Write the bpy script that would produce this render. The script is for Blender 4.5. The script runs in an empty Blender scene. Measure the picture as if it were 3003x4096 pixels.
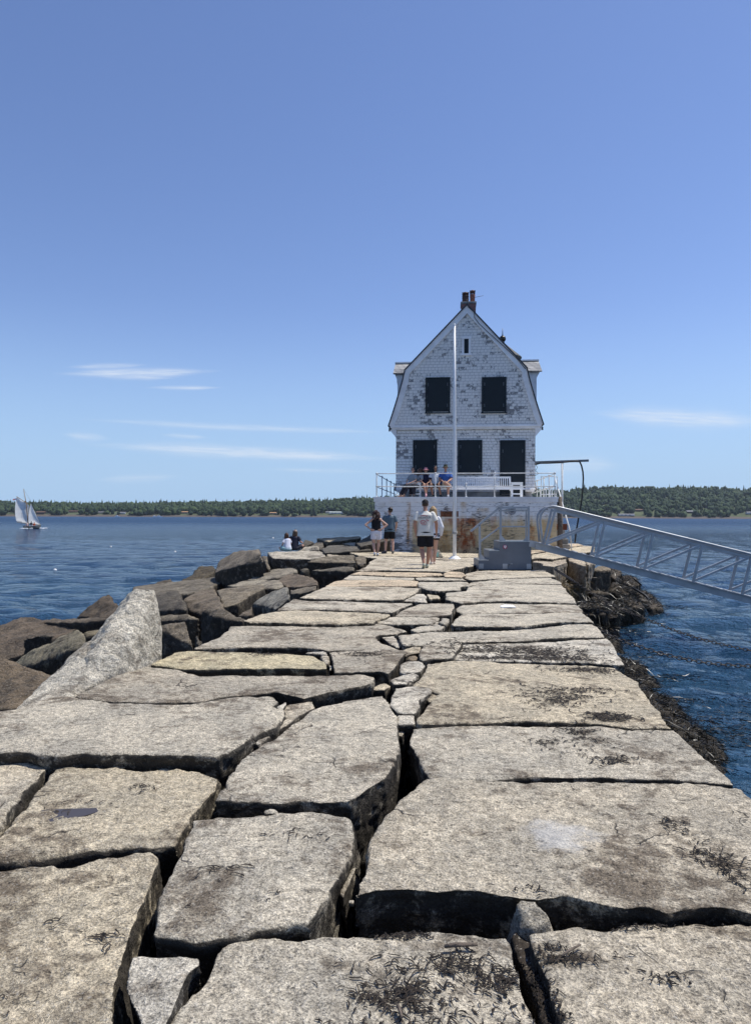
import bpy, bmesh, math, random
import numpy as np
from mathutils import Vector, Matrix
from mathutils.bvhtree import BVHTree
random.seed(7)
rng = np.random.default_rng(7)
S = bpy.context.scene
COL = S.collection
R = math.radians
# ---------------------------------------------------------------- survey of the place (metres)
# camera stands at x=0, y=0, 1.45 m above the paving; the sea lies 1.8 m below the paving
EYE = 1.45
SEA = -1.8
FPX, CX, HY, ROLL = 2841.0, 1501.5, 2064.0, 0.0033
VIEWS = {'C2': (1440, 1700, 2.065), 'C3': (1850, 1800, 1.4328), 'C4': (0, 1920, 1.1013), 'C5': (1440, 1980, 3.5913), 'C6': (1000, 2100, 1.652),
         'C7': (2100, 2200, 1.8295), 'D1': (0, 2600, 1.1013), 'D2': (1500, 2600, 1.0991), 'D3': (0, 3296, 1.1013), 'D4': (1500, 3296, 1.0991),
         'E1': (600, 2180, 1.9435), 'E2': (0, 2350, 2.36), 'E3': (0, 2400, 3.304), 'E4': (2130, 2160, 2.898), 'E5': (1080, 2100, 4.13), 'P': (0, 0, 1.0),
         'B1': (1440, 1120, 2.065), 'F1': (0, 1900, 1.8356), 'F2': (900, 1900, 2.36), 'F3': (2200, 1880, 2.0573), 'G1': (0, 1400, 1.0325),
         'SB': (0, 1930, 6.608), 'PL': (1900, 2000, 6.608), 'Z7': (2040, 1800, 4.589), 'SE': (1550, 1840, 5.507)}
def ph(v, x, y):
    ox, oy, s = VIEWS[v]
    return ox + x / s, oy + y / s
def ray(v, x, y):
    px, py = ph(v, x, y)
    dx = px - CX
    return dx / FPX, (HY + ROLL * dx - py) / FPX          # sideways and upward metres per metre of distance
def on(v, x, y, z=0.0):
    a, b = ray(v, x, y)
    d = (z - EYE) / b
    return Vector((a * d, d, z))
def at(v, x, y, d):
    a, b = ray(v, x, y)
    return Vector((a * d, d, EYE + b * d))

# ---------------------------------------------------------------- noise
def _h(ix, iy, iz, s):
    n = (ix * 374761393 + iy * 668265263 + iz * 1274126177 + s * 974711) & 0xFFFFFFFF
    n = ((n ^ (n >> 13)) * 1274126177) & 0xFFFFFFFF
    return ((n ^ (n >> 16)) & 0xFFFF) / 32767.5 - 1.0
def vnoise(P, s=0):
    P = np.asarray(P, dtype=np.float64)
    i = np.floor(P).astype(np.int64); f = P - i
    f = f * f * (3 - 2 * f)
    out = 0
    for dx in (0, 1):
        wx = f[:, 0] if dx else 1 - f[:, 0]
        for dy in (0, 1):
            wy = f[:, 1] if dy else 1 - f[:, 1]
            for dz in (0, 1):
                wz = f[:, 2] if dz else 1 - f[:, 2]
                out = out + wx * wy * wz * _h(i[:, 0] + dx, i[:, 1] + dy, i[:, 2] + dz, s)
    return out
def fbm(P, octaves=4, s=0, gain=0.5):
    a, t = 1.0, 0
    P = np.asarray(P, dtype=np.float64)
    for o in range(octaves):
        t = t + a * vnoise(P * (2.03 ** o) + o * 17.3, s + o); a *= gain
    return t

# ---------------------------------------------------------------- object helpers
def tag(o, label=None, cat=None, group=None, kind=None):
    if label: o['label'] = label
    if cat: o['category'] = cat
    if group: o['group'] = group
    if kind: o['kind'] = kind
    elif cat: o['kind'] = 'thing'
    return o
def link(o, parent=None):
    COL.objects.link(o)
    if parent is not None: o.parent = parent
    return o
def empty(name, loc, rz=0.0):
    o = bpy.data.objects.new(name, None); o.location = loc; o.rotation_euler = (0, 0, rz); o.empty_display_size = 0.2
    return link(o)
def mobj(name, me, mat=None, parent=None, loc=None, rot=None):
    o = bpy.data.objects.new(name, me)
    if mat is not None:
        if isinstance(mat, (list, tuple)):
            for m in mat: me.materials.append(m)
        elif not me.materials: me.materials.append(mat)
    if loc is not None: o.location = loc
    if rot is not None: o.rotation_euler = rot
    return link(o, parent)
def mesh_np(name, V, F, smooth=False):
    V = np.asarray(V, dtype=np.float32); F = np.asarray(F, dtype=np.int32)
    me = bpy.data.meshes.new(name)
    n, k = F.shape
    me.vertices.add(len(V)); me.vertices.foreach_set('co', V.ravel())
    me.loops.add(n * k); me.loops.foreach_set('vertex_index', F.ravel())
    me.polygons.add(n); me.polygons.foreach_set('loop_start', np.arange(0, n * k, k, dtype=np.int32))
    me.polygons.foreach_set('loop_total', np.full(n, k, dtype=np.int32))
    me.update(calc_edges=True); me.validate()
    if smooth: me.polygons.foreach_set('use_smooth', np.ones(len(me.polygons), dtype=bool))
    return me
class MB:
    """collects shapes of one part and builds them as one mesh"""
    def __init__(self): self.bm = bmesh.new()
    def box(self, c, s, rz=0, bevel=0, M=None):
        r = bmesh.ops.create_cube(self.bm, size=1.0)
        m = Matrix.Translation(c) @ (M if M is not None else Matrix.Rotation(rz, 4, 'Z')) @ Matrix.Diagonal((s[0], s[1], s[2], 1))
        bmesh.ops.transform(self.bm, matrix=m, verts=r['verts'])
        if bevel:
            es = list({e for v in r['verts'] for e in v.link_edges})
            bmesh.ops.bevel(self.bm, geom=es, offset=bevel, segments=2, affect='EDGES', profile=0.5)
        return self
    def span(self, x0, x1, y0, y1, z0, z1, bevel=0):
        return self.box(((x0 + x1) / 2, (y0 + y1) / 2, (z0 + z1) / 2), (abs(x1 - x0), abs(y1 - y0), abs(z1 - z0)), bevel=bevel)
    def bar(self, p, q, w, h=None, up=(0, 0, 1), bevel=0):
        p, q = Vector(p), Vector(q); d = q - p; L = d.length
        y = d.normalized(); u = Vector(up)
        x = y.cross(u)
        if x.length < 1e-4: x = y.cross(Vector((1, 0, 0)))
        x.normalize(); z = x.cross(y)
        M = Matrix((x, y, z)).transposed().to_4x4()
        return self.box((p + q) / 2, (w, L, h or w), M=M, bevel=bevel)
    def tube(self, pts, r, n=10, caps=True):
        pts = [Vector(p) for p in pts]
        rs = r if isinstance(r, (list, tuple)) else [r] * len(pts)
        rings = []; x = None
        for i, p in enumerate(pts):
            t = (pts[min(i + 1, len(pts) - 1)] - pts[max(i - 1, 0)]).normalized()
            if x is None:
                x = t.orthogonal().normalized()
            x = (x - t * x.dot(t)).normalized(); y = t.cross(x)
            rings.append([self.bm.verts.new(p + (x * math.cos(a) + y * math.sin(a)) * rs[i]) for a in [2 * math.pi * k / n for k in range(n)]])
        for a, b in zip(rings, rings[1:]):
            for k in range(n):
                f = self.bm.faces.new((a[k], a[(k + 1) % n], b[(k + 1) % n], b[k])); f.smooth = True
        if caps:
            self.bm.faces.new(rings[0][::-1]); self.bm.faces.new(rings[-1])
        return self
    def ball(self, c, r, seg=12):
        rr = r if isinstance(r, (list, tuple)) else (r, r, r)
        q = bmesh.ops.create_uvsphere(self.bm, u_segments=seg, v_segments=max(6, seg // 2 + 2), radius=1.0)
        bmesh.ops.transform(self.bm, matrix=Matrix.Translation(c) @ Matrix.Diagonal((*rr, 1)), verts=q['verts'])
        for v in q['verts']:
            for f in v.link_faces: f.smooth = True
        return self
    def lathe(self, c, prof, n=20, axis='Z'):
        rings = []
        for r, z in prof:
            ring = []
            for k in range(n):
                a = 2 * math.pi * k / n
                p = (r * math.cos(a), r * math.sin(a), z)
                if axis == 'Y': p = (r * math.cos(a), z, r * math.sin(a))
                ring.append(self.bm.verts.new(Vector(c) + Vector(p)))
            rings.append(ring)
        for a, b in zip(rings, rings[1:]):
            for k in range(n):
                f = self.bm.faces.new((a[k], a[(k + 1) % n], b[(k + 1) % n], b[k])); f.smooth = True
        self.bm.faces.new(rings[0][::-1]); self.bm.faces.new(rings[-1])
        return self
    def prism(self, poly, a, b):
        """poly: list of points; extruded by vector from offset a to offset b"""
        A = [self.bm.verts.new(Vector(p) + Vector(a)) for p in poly]
        B = [self.bm.verts.new(Vector(p) + Vector(b)) for p in poly]
        n = len(poly)
        self.bm.faces.new(A[::-1]); self.bm.faces.new(B)
        for i in range(n): self.bm.faces.new((A[i], A[(i + 1) % n], B[(i + 1) % n], B[i]))
        return self
    def quad(self, *p):
        self.bm.faces.new([self.bm.verts.new(Vector(q)) for q in p]); return self
    def build(self, name, mat=None, parent=None, loc=None, rot=None):
        bmesh.ops.recalc_face_normals(self.bm, faces=self.bm.faces)
        me = bpy.data.meshes.new(name); self.bm.to_mesh(me); self.bm.free()
        return mobj(name, me, mat, parent, loc, rot)
def remeshed(me, vox, smooth=2, fac=0.5):
    """one continuous skin round everything in the mesh"""
    o = bpy.data.objects.new('temporary', me); COL.objects.link(o)
    m = o.modifiers.new('r', 'REMESH'); m.mode = 'VOXEL'; m.voxel_size = vox
    if smooth:
        s = o.modifiers.new('s', 'SMOOTH'); s.iterations = smooth; s.factor = fac
    dg = bpy.context.evaluated_depsgraph_get(); dg.update()
    out = bpy.data.meshes.new_from_object(o.evaluated_get(dg))
    bpy.data.objects.remove(o); bpy.data.meshes.remove(me)
    return out
def coords(me):
    a = np.empty(len(me.vertices) * 3, dtype=np.float32); me.vertices.foreach_get('co', a); return a.reshape(-1, 3)
def normals(me):
    a = np.empty(len(me.vertices) * 3, dtype=np.float32); me.vertices.foreach_get('normal', a); return a.reshape(-1, 3)
def setco(me, V): me.vertices.foreach_set('co', np.asarray(V, dtype=np.float32).ravel()); me.update()
def smooth_all(me): me.polygons.foreach_set('use_smooth', np.ones(len(me.polygons), dtype=bool))

# ---------------------------------------------------------------- materials
class Mat:
    def __init__(self, name, rough=0.7, spec=0.4):
        self.m = bpy.data.materials.new(name); self.m.use_nodes = True
        self.nt = self.m.node_tree; self.b = self.nt.nodes['Principled BSDF']
        self.b.inputs['Roughness'].default_value = rough
        self.b.inputs['Specular IOR Level'].default_value = spec
    def N(self, typ, props=None, **inp):
        n = self.nt.nodes.new(typ)
        for k, v in (props or {}).items(): setattr(n, k, v)
        for k, v in inp.items():
            key = int(k[1:]) if k[0] == 'i' and k[1:].isdigit() else k.replace('_', ' ')
            self.put(n.inputs[key], v)
        return n
    def put(self, sock, v):
        if isinstance(v, bpy.types.NodeSocket): self.nt.links.new(v, sock)
        elif isinstance(v, (tuple, list)) and len(v) == 3 and sock.type == 'RGBA': sock.default_value = (*v, 1)
        else: sock.default_value = v
    def noise(self, vec, scale, detail=4, rough=0.55, dist=0.0):
        return self.N('ShaderNodeTexNoise', None, Vector=vec, Scale=scale, Detail=detail, Roughness=rough, Distortion=dist).outputs['Fac']
    def ramp(self, v, a, b, lo=0.0, hi=1.0):
        n = self.N('ShaderNodeMapRange', {'clamp': True, 'interpolation_type': 'SMOOTHSTEP'}, Value=v)
        for k, x in zip(('From Min', 'From Max', 'To Min', 'To Max'), (a, b, lo, hi)): n.inputs[k].default_value = x
        return n.outputs[0]
    def math(self, op, a, b=0.0, c=0.0):
        return self.N('ShaderNodeMath', {'operation': op}, i0=a, i1=b, i2=c).outputs[0]
    def mix(self, f, a, b, mode='MIX'):
        n = self.N('ShaderNodeMix', {'data_type': 'RGBA', 'blend_type': mode})
        self.put(n.inputs[0], f); self.put(n.inputs[6], a); self.put(n.inputs[7], b)
        return n.outputs[2]
    def scale(self, vec, s):
        return self.N('ShaderNodeMapping', None, Vector=vec, Scale=s).outputs[0]
    def obj(self): return self.N('ShaderNodeTexCoord').outputs['Object']
    def pos(self): return self.N('ShaderNodeNewGeometry').outputs['Position']
    def color(self, c): self.put(self.b.inputs['Base Color'], c); return self
    def bump(self, h, dist=0.01, strength=1.0):
        n = self.N('ShaderNodeBump', None, Height=h, Distance=dist, Strength=strength); self.put(self.b.inputs['Normal'], n.outputs[0]); return self
def plain(name, c, rough=0.6, metal=0.0, var=0.12, scale=8.0, bump=0.0, bscale=60.0):
    """a surface of one colour with a little wear"""
    k = Mat(name, rough); p = k.obj()
    n = k.noise(p, scale, 5)
    k.color(k.mix(k.ramp(n, 0.3, 0.7), tuple(x * (1 - var) for x in c), tuple(min(1, x * (1 + var)) for x in c)))
    k.b.inputs['Metallic'].default_value = metal
    if bump: k.bump(k.noise(p, bscale, 4), bump)
    return k.m

def granite(name, light=(.62, .555, .435), grey=(.455, .415, .335), stain=(.125, .095, .066), amount=0.8, bump=0.04, lichen_shade=0.93):
    k = Mat(name, 0.85, 0.2); p = k.pos()
    info = k.N('ShaderNodeObjectInfo')
    mid = k.noise(p, 2.6, 7, 0.66)
    c = k.mix(k.ramp(mid, 0.38, 0.62), grey, light)
    c = k.mix(1.0, c, info.outputs['Color'], 'MULTIPLY')
    st = k.noise(p, 1.15, 7, 0.68, 0.7)
    st2 = k.noise(p, 8.0, 6, 0.7)
    f = k.math('MULTIPLY', k.ramp(k.math('ADD', k.math('MULTIPLY', st, 0.62), k.math('MULTIPLY', st2, 0.38)), 0.50, 0.60), amount)
    c = k.mix(f, c, stain)
    # blotches of a hand's width, then grains
    g0 = k.noise(p, 24, 6, 0.72)
    c = k.mix(1.0, c, k.N('ShaderNodeCombineColor', None, Red=k.ramp(g0, 0.32, 0.68, 0.66, 1.30), Green=k.ramp(g0, 0.32, 0.68, 0.65, 1.30), Blue=k.ramp(g0, 0.32, 0.68, 0.64, 1.30)).outputs[0], 'MULTIPLY')
    g1 = k.noise(p, 105, 3, 0.8)
    c = k.mix(1.0, c, k.N('ShaderNodeCombineColor', None, Red=k.ramp(g1, 0.30, 0.70, 0.44, 1.54), Green=k.ramp(g1, 0.30, 0.70, 0.44, 1.53), Blue=k.ramp(g1, 0.30, 0.70, 0.45, 1.50)).outputs[0], 'MULTIPLY')
    vo = k.N('ShaderNodeTexVoronoi', None, Vector=p, Scale=170.0)
    c = k.mix(k.math('MULTIPLY', k.ramp(vo.outputs['Color'], 0.80, 0.88), 0.5), c, (.03, .028, .027))
    c = k.mix(k.math('MULTIPLY', k.ramp(vo.outputs['Color'], 0.20, 0.10), 0.4), c, (.66, .62, .55))
    # ragged black-brown on steep faces: dark lichen, plus shade of the gaps painted in
    if lichen_shade:
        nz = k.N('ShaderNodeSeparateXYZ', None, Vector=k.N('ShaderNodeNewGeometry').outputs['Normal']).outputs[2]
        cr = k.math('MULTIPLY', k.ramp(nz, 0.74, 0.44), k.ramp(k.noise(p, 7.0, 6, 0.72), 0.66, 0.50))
        c = k.mix(k.math('MULTIPLY', cr, lichen_shade), c, (.032, .028, .024))
    # hairline cracks and pits
    wv = k.N('ShaderNodeTexVoronoi', {'feature': 'DISTANCE_TO_EDGE'}, Vector=k.N('ShaderNodeVectorMath', {'operation': 'ADD'}, i0=p, i1=k.N('ShaderNodeVectorMath', {'operation': 'SCALE'}, i0=k.N('ShaderNodeTexNoise', None, Vector=p, Scale=3.0, Detail=4.0).outputs['Color'], Scale=0.5).outputs[0]).outputs[0], Scale=1.6)
    crack = k.math('MULTIPLY', k.ramp(wv.outputs['Distance'], 0.012, 0.004), k.ramp(k.noise(p, 2.3, 3), 0.54, 0.62))
    pit = k.ramp(k.noise(k.scale(p, (1, 1.7, 1.7)), 17, 5, 0.7), 0.40, 0.30)
    c = k.mix(k.math('MULTIPLY', k.math('MAXIMUM', crack, k.math('MULTIPLY', pit, .5)), 0.75), c, (.06, .05, .04))
    # one white bleached patch on the biggest slab
    if name == 'weathered_granite':
        wp = on('P', 2240, 3330, .06)
        dd = k.N('ShaderNodeVectorMath', {'operation': 'DISTANCE'}, i0=p, i1=(wp.x, wp.y, wp.z)).outputs['Value']
        wm = k.ramp(k.math('ADD', dd, k.math('MULTIPLY', k.math('SUBTRACT', k.noise(p, 9, 6, .7), .5), .45)), .20, .06)
        c = k.mix(k.math('MULTIPLY', wm, .55), c, (.72, .71, .68))
    k.color(c)
    h = k.math('ADD', k.math('MULTIPLY', g0, 0.9), k.math('MULTIPLY', g1, 0.22))
    h = k.math('ADD', h, k.math('MULTIPLY', k.noise(k.scale(p, (1.0, 1.6, 1.6)), 7, 5, 0.62), 1.0))
    h = k.math('SUBTRACT', h, k.math('ADD', k.math('MULTIPLY', pit, 0.35), k.math('MULTIPLY', crack, 0.6)))
    k.bump(h, bump)
    return k.m
M = {}
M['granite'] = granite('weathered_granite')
M['fresh'] = granite('pale_granite', lichen_shade=0.0, amount=.6, bump=.06)
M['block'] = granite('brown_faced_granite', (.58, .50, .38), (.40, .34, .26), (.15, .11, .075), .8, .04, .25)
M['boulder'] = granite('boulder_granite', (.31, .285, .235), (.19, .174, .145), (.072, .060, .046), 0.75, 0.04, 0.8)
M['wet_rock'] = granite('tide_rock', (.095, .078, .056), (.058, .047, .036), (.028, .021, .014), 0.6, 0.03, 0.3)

def shingle_paint(name, c_white=(.90, .875, .83), bare=(.30, .295, .29), amount=0.5, cw=0.19, ch=0.125):
    k = Mat(name, 0.75, 0.3); o = k.obj()
    s = k.N('ShaderNodeSeparateXYZ', None, Vector=o)
    v = k.N('ShaderNodeCombineXYZ', None, X=k.math('ADD', s.outputs[0], s.outputs[1]), Y=s.outputs[2], Z=0.0).outputs[0]
    br = k.N('ShaderNodeTexBrick', {'offset': 0.43, 'squash': 0.8, 'squash_frequency': 3}, Vector=v, Color1=(0, 0, 0), Color2=(1, 1, 1), Mortar=(.5, .5, .5), Scale=1.0,
             Mortar_Size=0.006, Mortar_Smooth=0.1, Bias=0.0, Brick_Width=cw, Row_Height=ch)
    r = k.N('ShaderNodeSeparateColor', None, Color=br.outputs['Color']).outputs[0]
    zone = k.noise(v, 0.8, 3, 0.6)
    flake = k.noise(k.scale(v, (16, 9, 16)), 1.0, 6, 0.75)
    # how readily the paint has gone from each shingle
    t = k.math('ADD', k.math('MULTIPLY', r, 0.26), k.math('MULTIPLY', flake, 0.80))
    thr = k.math('ADD', k.math('MULTIPLY', zone, 0.75), amount - 0.58)
    f = k.ramp(k.math('SUBTRACT', thr, t), -0.02, 0.02)
    bare_c = k.mix(k.noise(k.scale(v, (60, 6, 60)), 1.0, 3), tuple(x * .7 for x in bare), tuple(x * 1.25 for x in bare))
    white = k.mix(k.noise(v, 3.0, 4), tuple(x * .90 for x in c_white), c_white)
    c = k.mix(f, white, bare_c)
    c = k.mix(k.math('MULTIPLY', br.outputs['Fac'], 0.55), c, (.14, .145, .16))
    k.color(c)
    k.bump(k.math('SUBTRACT', k.math('SUBTRACT', k.math('MULTIPLY', r, 0.3), k.math('MULTIPLY', f, .25)), br.outputs['Fac']), 0.012)
    return k.m
M['shingle'] = shingle_paint('peeling_white_shingles')
M['trim'] = plain('white_trim', (.84, .83, .82), 0.55, var=0.10, scale=2.5)
M['white'] = plain('white_paint', (.86, .86, .84), 0.45, var=0.05, scale=5)
M['whitepipe'] = plain('white_pipe_paint', (.66, .67, .66), 0.38, var=0.14, scale=4)
M['shutter'] = plain('black_green_shutter', (.006, .012, .016), 0.6, var=0.15, scale=4)
M['black'] = plain('black_rubber', (.012, .012, .013), 0.5)
M['iron'] = plain('dark_iron', (.045, .038, .034), 0.55, metal=0.3, var=0.3, scale=30)
M['galv'] = plain('weathered_aluminium', (.37, .385, .40), 0.42, metal=0.3, var=0.15, scale=3)
M['steel'] = plain('grey_painted_steel', (.15, .165, .185), 0.5, var=0.10, scale=2.0)
M['grating'] = plain('bright_grating', (.55, .56, .55), 0.35, metal=0.7)
M['wood'] = plain('weathered_wood', (.14, .11, .085), 0.85, var=0.4, scale=12, bump=.01)
M['concrete'] = plain('old_concrete', (.30, .29, .27), 0.85, var=0.25, scale=3, bump=.01)
M['brick'] = None
def slate():
    k = Mat('slate_roof', 0.45, 0.5); o = k.obj()
    s = k.N('ShaderNodeSeparateXYZ', None, Vector=o)
    v = k.N('ShaderNodeCombineXYZ', None, X=k.math('ADD', s.outputs[0], s.outputs[1]), Y=s.outputs[2], Z=0.0).outputs[0]
    br = k.N('ShaderNodeTexBrick', {'offset': 0.5}, Vector=v, Color1=(.17, .175, .17), Color2=(.50, .49, .46), Mortar=(.03, .03, .035), Scale=1.0, Mortar_Size=0.013, Mortar_Smooth=0.1,
             Bias=0.0, Brick_Width=0.30, Row_Height=0.125)
    k.color(k.mix(k.math('MULTIPLY', k.noise(o, 14, 4), 0.35), br.outputs['Color'], (.30, .29, .27)))
    k.bump(k.math('MULTIPLY', br.outputs['Fac'], -1.0), 0.012)
    return k.m
M['slate'] = slate()
def brick():
    k = Mat('old_red_brick', 0.85); o = k.obj()
    s = k.N('ShaderNodeSeparateXYZ', None, Vector=o)
    v = k.N('ShaderNodeCombineXYZ', None, X=k.math('ADD', s.outputs[0], s.outputs[1]), Y=s.outputs[2], Z=0.0).outputs[0]
    br = k.N('ShaderNodeTexBrick', None, Vector=v, Color1=(.20, .065, .05), Color2=(.29, .10, .075), Mortar=(.25, .22, .2), Scale=1.0, Mortar_Size=0.008, Brick_Width=0.2, Row_Height=0.07)
    k.color(br.outputs['Color']); return k.m
M['brick'] = brick()
M['pot'] = plain('dark_clay_pot', (.10, .05, .04), 0.7, var=.3)
M['pot2'] = plain('red_clay_pot', (.30, .12, .085), 0.75, var=.25)
# ================================================================ light, sky, camera
SUN_AZ, SUN_EL = R(70), R(65)          # azimuth clockwise from the view direction
sd = Vector((math.sin(SUN_AZ) * math.cos(SUN_EL), math.cos(SUN_AZ) * math.cos(SUN_EL), math.sin(SUN_EL)))
L = bpy.data.lights.new('sun', 'SUN'); L.energy = 5.0; L.angle = R(0.53); L.color = (1.0, .955, .88)
lo = bpy.data.objects.new('sun', L); lo.rotation_euler = sd.to_track_quat('Z', 'Y').to_euler(); lo.location = (20, 10, 40); COL.objects.link(lo)
W = bpy.data.worlds.new('World'); S.world = W; W.use_nodes = True
class WM(Mat):
    def __init__(self, w): self.nt = w.node_tree
wk = WM(W); bg = W.node_tree.nodes['Background']
sky = wk.N('ShaderNodeTexSky', {'sky_type': 'NISHITA', 'sun_disc': False, 'sun_elevation': SUN_EL, 'sun_rotation': SUN_AZ, 'altitude': 0.0, 'air_density': 1.0, 'dust_density': 0.3, 'ozone_density': 2.6})
gen = wk.N('ShaderNodeTexCoord').outputs['Generated']
sx = wk.N('ShaderNodeSeparateXYZ', None, Vector=gen)
az = wk.math('ARCTAN2', sx.outputs[0], sx.outputs[1]); el = wk.math('ARCSINE', sx.outputs[2])
def cirrus(x0, y0, x1, y1, thick, dens, seed):
    """a wisp of high cloud between two directions of the sky"""
    def ae(x, y):
        a = (x - CX) / FPX; b = (HY - y) / FPX
        return math.atan(a), math.atan(b / math.sqrt(1 + a * a))
    (a0, e0), (a1, e1) = ae(x0, y0), ae(x1, y1)
    ln = math.hypot(a1 - a0, e1 - e0); ca, sa = (a1 - a0) / ln, (e1 - e0) / ln
    da = wk.math('SUBTRACT', az, (a0 + a1) / 2); de = wk.math('SUBTRACT', el, (e0 + e1) / 2)
    u = wk.math('ADD', wk.math('MULTIPLY', da, ca), wk.math('MULTIPLY', de, sa))
    v = wk.math('SUBTRACT', wk.math('MULTIPLY', de, ca), wk.math('MULTIPLY', da, sa))
    vec = wk.N('ShaderNodeCombineXYZ', None, X=u, Y=v, Z=seed * 3.1).outputs[0]
    wob = wk.noise(wk.scale(vec, (9, 9, 1)), 1.0, 3)
    v = wk.math('ADD', v, wk.math('MULTIPLY', wk.math('SUBTRACT', wob, 0.5), thick / FPX * 1.6))
    fall = wk.ramp(wk.math('ABSOLUTE', u), ln * 0.60, ln * 0.15)
    w = wk.math('MULTIPLY', wk.math('ADD', fall, 0.25), thick / FPX)
    g = wk.math('DIVIDE', v, w); g = wk.math('EXPONENT', wk.math('MULTIPLY', wk.math('MULTIPLY', g, g), -1.0))
    tex = wk.ramp(wk.noise(wk.scale(vec, (22, 260, 1)), 1.0, 5, 0.6), 0.25, 0.70, 0.35, 1.0)
    return wk.math('MULTIPLY', wk.math('MULTIPLY', g, fall), wk.math('MULTIPLY', tex, dens))
WISPS = [(240, 1497, 860, 1487, 11, .75), (270, 1473, 590, 1463, 7, .5), (350, 1506, 700, 1514, 7, .6), (590, 1554, 880, 1552, 5, .65), (330, 1680, 1560, 1727, 8, .42), (380, 1782, 1540, 1832, 15, .75),
         (250, 1740, 440, 1760, 9, .4), (640, 1742, 830, 1752, 6, .4), (1040, 1876, 1480, 1888, 6, .3), (380, 1924, 720, 1908, 10, .3), (2380, 1650, 3080, 1684, 22, .7), (2120, 1856, 2480, 1862, 22, .4)]
cl = None
for i, w_ in enumerate(WISPS):
    c_ = cirrus(*w_, i + 1); cl = c_ if cl is None else wk.math('MAXIMUM', cl, c_)
skyc = wk.mix(1.0, sky.outputs[0], (.98, 1.0, 1.2), 'MULTIPLY')
skyc = wk.mix(wk.ramp(el, R(17), R(-2), 0.0, 0.93), skyc, (3.15, 4.95, 7.3))
W.node_tree.links.new(wk.mix(cl, skyc, (6.4, 7.0, 7.9)), bg.inputs[0])
bg.inputs[1].default_value = 0.12
cam = bpy.data.cameras.new('camera'); cam.sensor_fit = 'VERTICAL'; cam.sensor_height = 24.0; cam.sensor_width = 24.0; cam.lens = 24.0 * FPX / 4096
cam.shift_y = (HY - 2048) / 4096; cam.clip_start = 0.05; cam.clip_end = 20000
co = bpy.data.objects.new('camera', cam); co.location = (0, 0, EYE); co.rotation_euler = (R(90), 0, 0)
co.rotation_euler = (Matrix.Rotation(R(90), 3, 'X') @ Matrix.Rotation(math.atan(ROLL), 3, 'Z')).to_euler()
COL.objects.link(co); S.camera = co
S.view_settings.view_transform = 'Standard'; S.view_settings.look = 'None'; S.view_settings.exposure = 0.0; S.view_settings.gamma = 1.0
S.cycles.max_bounces = 6; S.cycles.diffuse_bounces = 3; S.cycles.glossy_bounces = 3; S.cycles.transmission_bounces = 2; S.cycles.volume_bounces = 0; S.cycles.transparent_max_bounces = 6
S.cycles.use_denoising = True; S.cycles.denoising_prefilter = 'ACCURATE'
S.cycles.sample_clamp_direct = 3.0; S.cycles.sample_clamp_indirect = 2.0

# ================================================================ sea
def water_material():
    k = Mat('sea_water', 0.06, 0.5); p = k.pos()
    k.b.inputs['IOR'].default_value = 1.333
    n = k.noise(k.scale(p, (.05, .12, 1)), 1.0, 3)
    far_dark = k.ramp(k.N('ShaderNodeSeparateXYZ', None, Vector=p).outputs[1], 14.0, 70.0)      # shallow tint by the stones; far base colour darkened against pale sky reflection
    k.color(k.mix(far_dark, k.mix(k.ramp(n, .35, .65), (.022, .068, .132), (.034, .092, .158)), k.mix(k.ramp(n, .35, .65), (.008, .031, .080), (.013, .044, .100))))
    h = k.math('ADD', k.math('MULTIPLY', k.noise(k.scale(p, (.22, .60, 1)), 1.0, 5, 0.66, 0.5), 0.55), k.math('MULTIPLY', k.noise(k.scale(p, (1.3, 2.8, 1)), 1.0, 5, 0.68, 0.6), 0.62))
    h = k.math('ADD', h, k.math('MULTIPLY', k.noise(k.scale(p, (6.0, 10, 1)), 1.0, 4, 0.65), 0.10))
    k.bump(h, 1.0, 1.0)
    # roughness rises and specular falls with distance, to darken the far water's reflection
    k.put(k.b.inputs['Roughness'], k.ramp(k.N('ShaderNodeSeparateXYZ', None, Vector=p).outputs[1], 25.0, 400.0, 0.06, 0.34))
    k.put(k.b.inputs['Specular IOR Level'], k.ramp(k.N('ShaderNodeSeparateXYZ', None, Vector=p).outputs[1], 16.0, 160.0, 0.42, 0.10))
    return k.m
M['water'] = water_material()
def sea():
    na, nr = 420, 620
    a = np.linspace(R(-62), R(62), na); r = 5.0 * (1560 / 5.0) ** np.linspace(0, 1, nr)
    A, RR = np.meshgrid(a, r)
    X, Y = RR * np.sin(A), RR * np.cos(A)
    Z = np.zeros_like(X)
    g = np.random.default_rng(3)
    step = RR * (math.log(1560 / 5.0) / nr)
    for i in range(56):
        lam = 0.6 * (6.0 / 0.6) ** g.random(); th = R(-82) + g.normal(0, 0.42)      # wind from the right and behind
        kx, ky = 2 * math.pi / lam * math.cos(th), 2 * math.pi / lam * math.sin(th)
        amp = 0.0080 * lam ** 0.72 * (0.6 + g.random())
        fade = np.clip((lam / step - 3.0) / 4.0, 0, 1)
        ph_ = kx * X + ky * Y + g.random() * 6.28
        s = np.sin(ph_)
        Z += amp * fade * (s + 0.35 * np.cos(2 * ph_))
    patch = 0.65 + 0.5 * fbm(np.stack([X.ravel() * .03, Y.ravel() * .05, X.ravel() * 0], 1), 3).reshape(X.shape)
    Z *= np.clip(patch, 0.6, 1.3)
    Z += SEA
    V = np.stack([X, Y, Z], -1).reshape(-1, 3)
    i = np.arange((nr - 1) * na).reshape(nr - 1, na)[:, :-1].ravel()
    F = np.stack([i, i + 1, i + na + 1, i + na], 1)
    o = mobj('sea_water', mesh_np('sea_water', V, F[:, ::-1], True), M['water']); tag(o, kind='structure')
sea()
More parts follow.
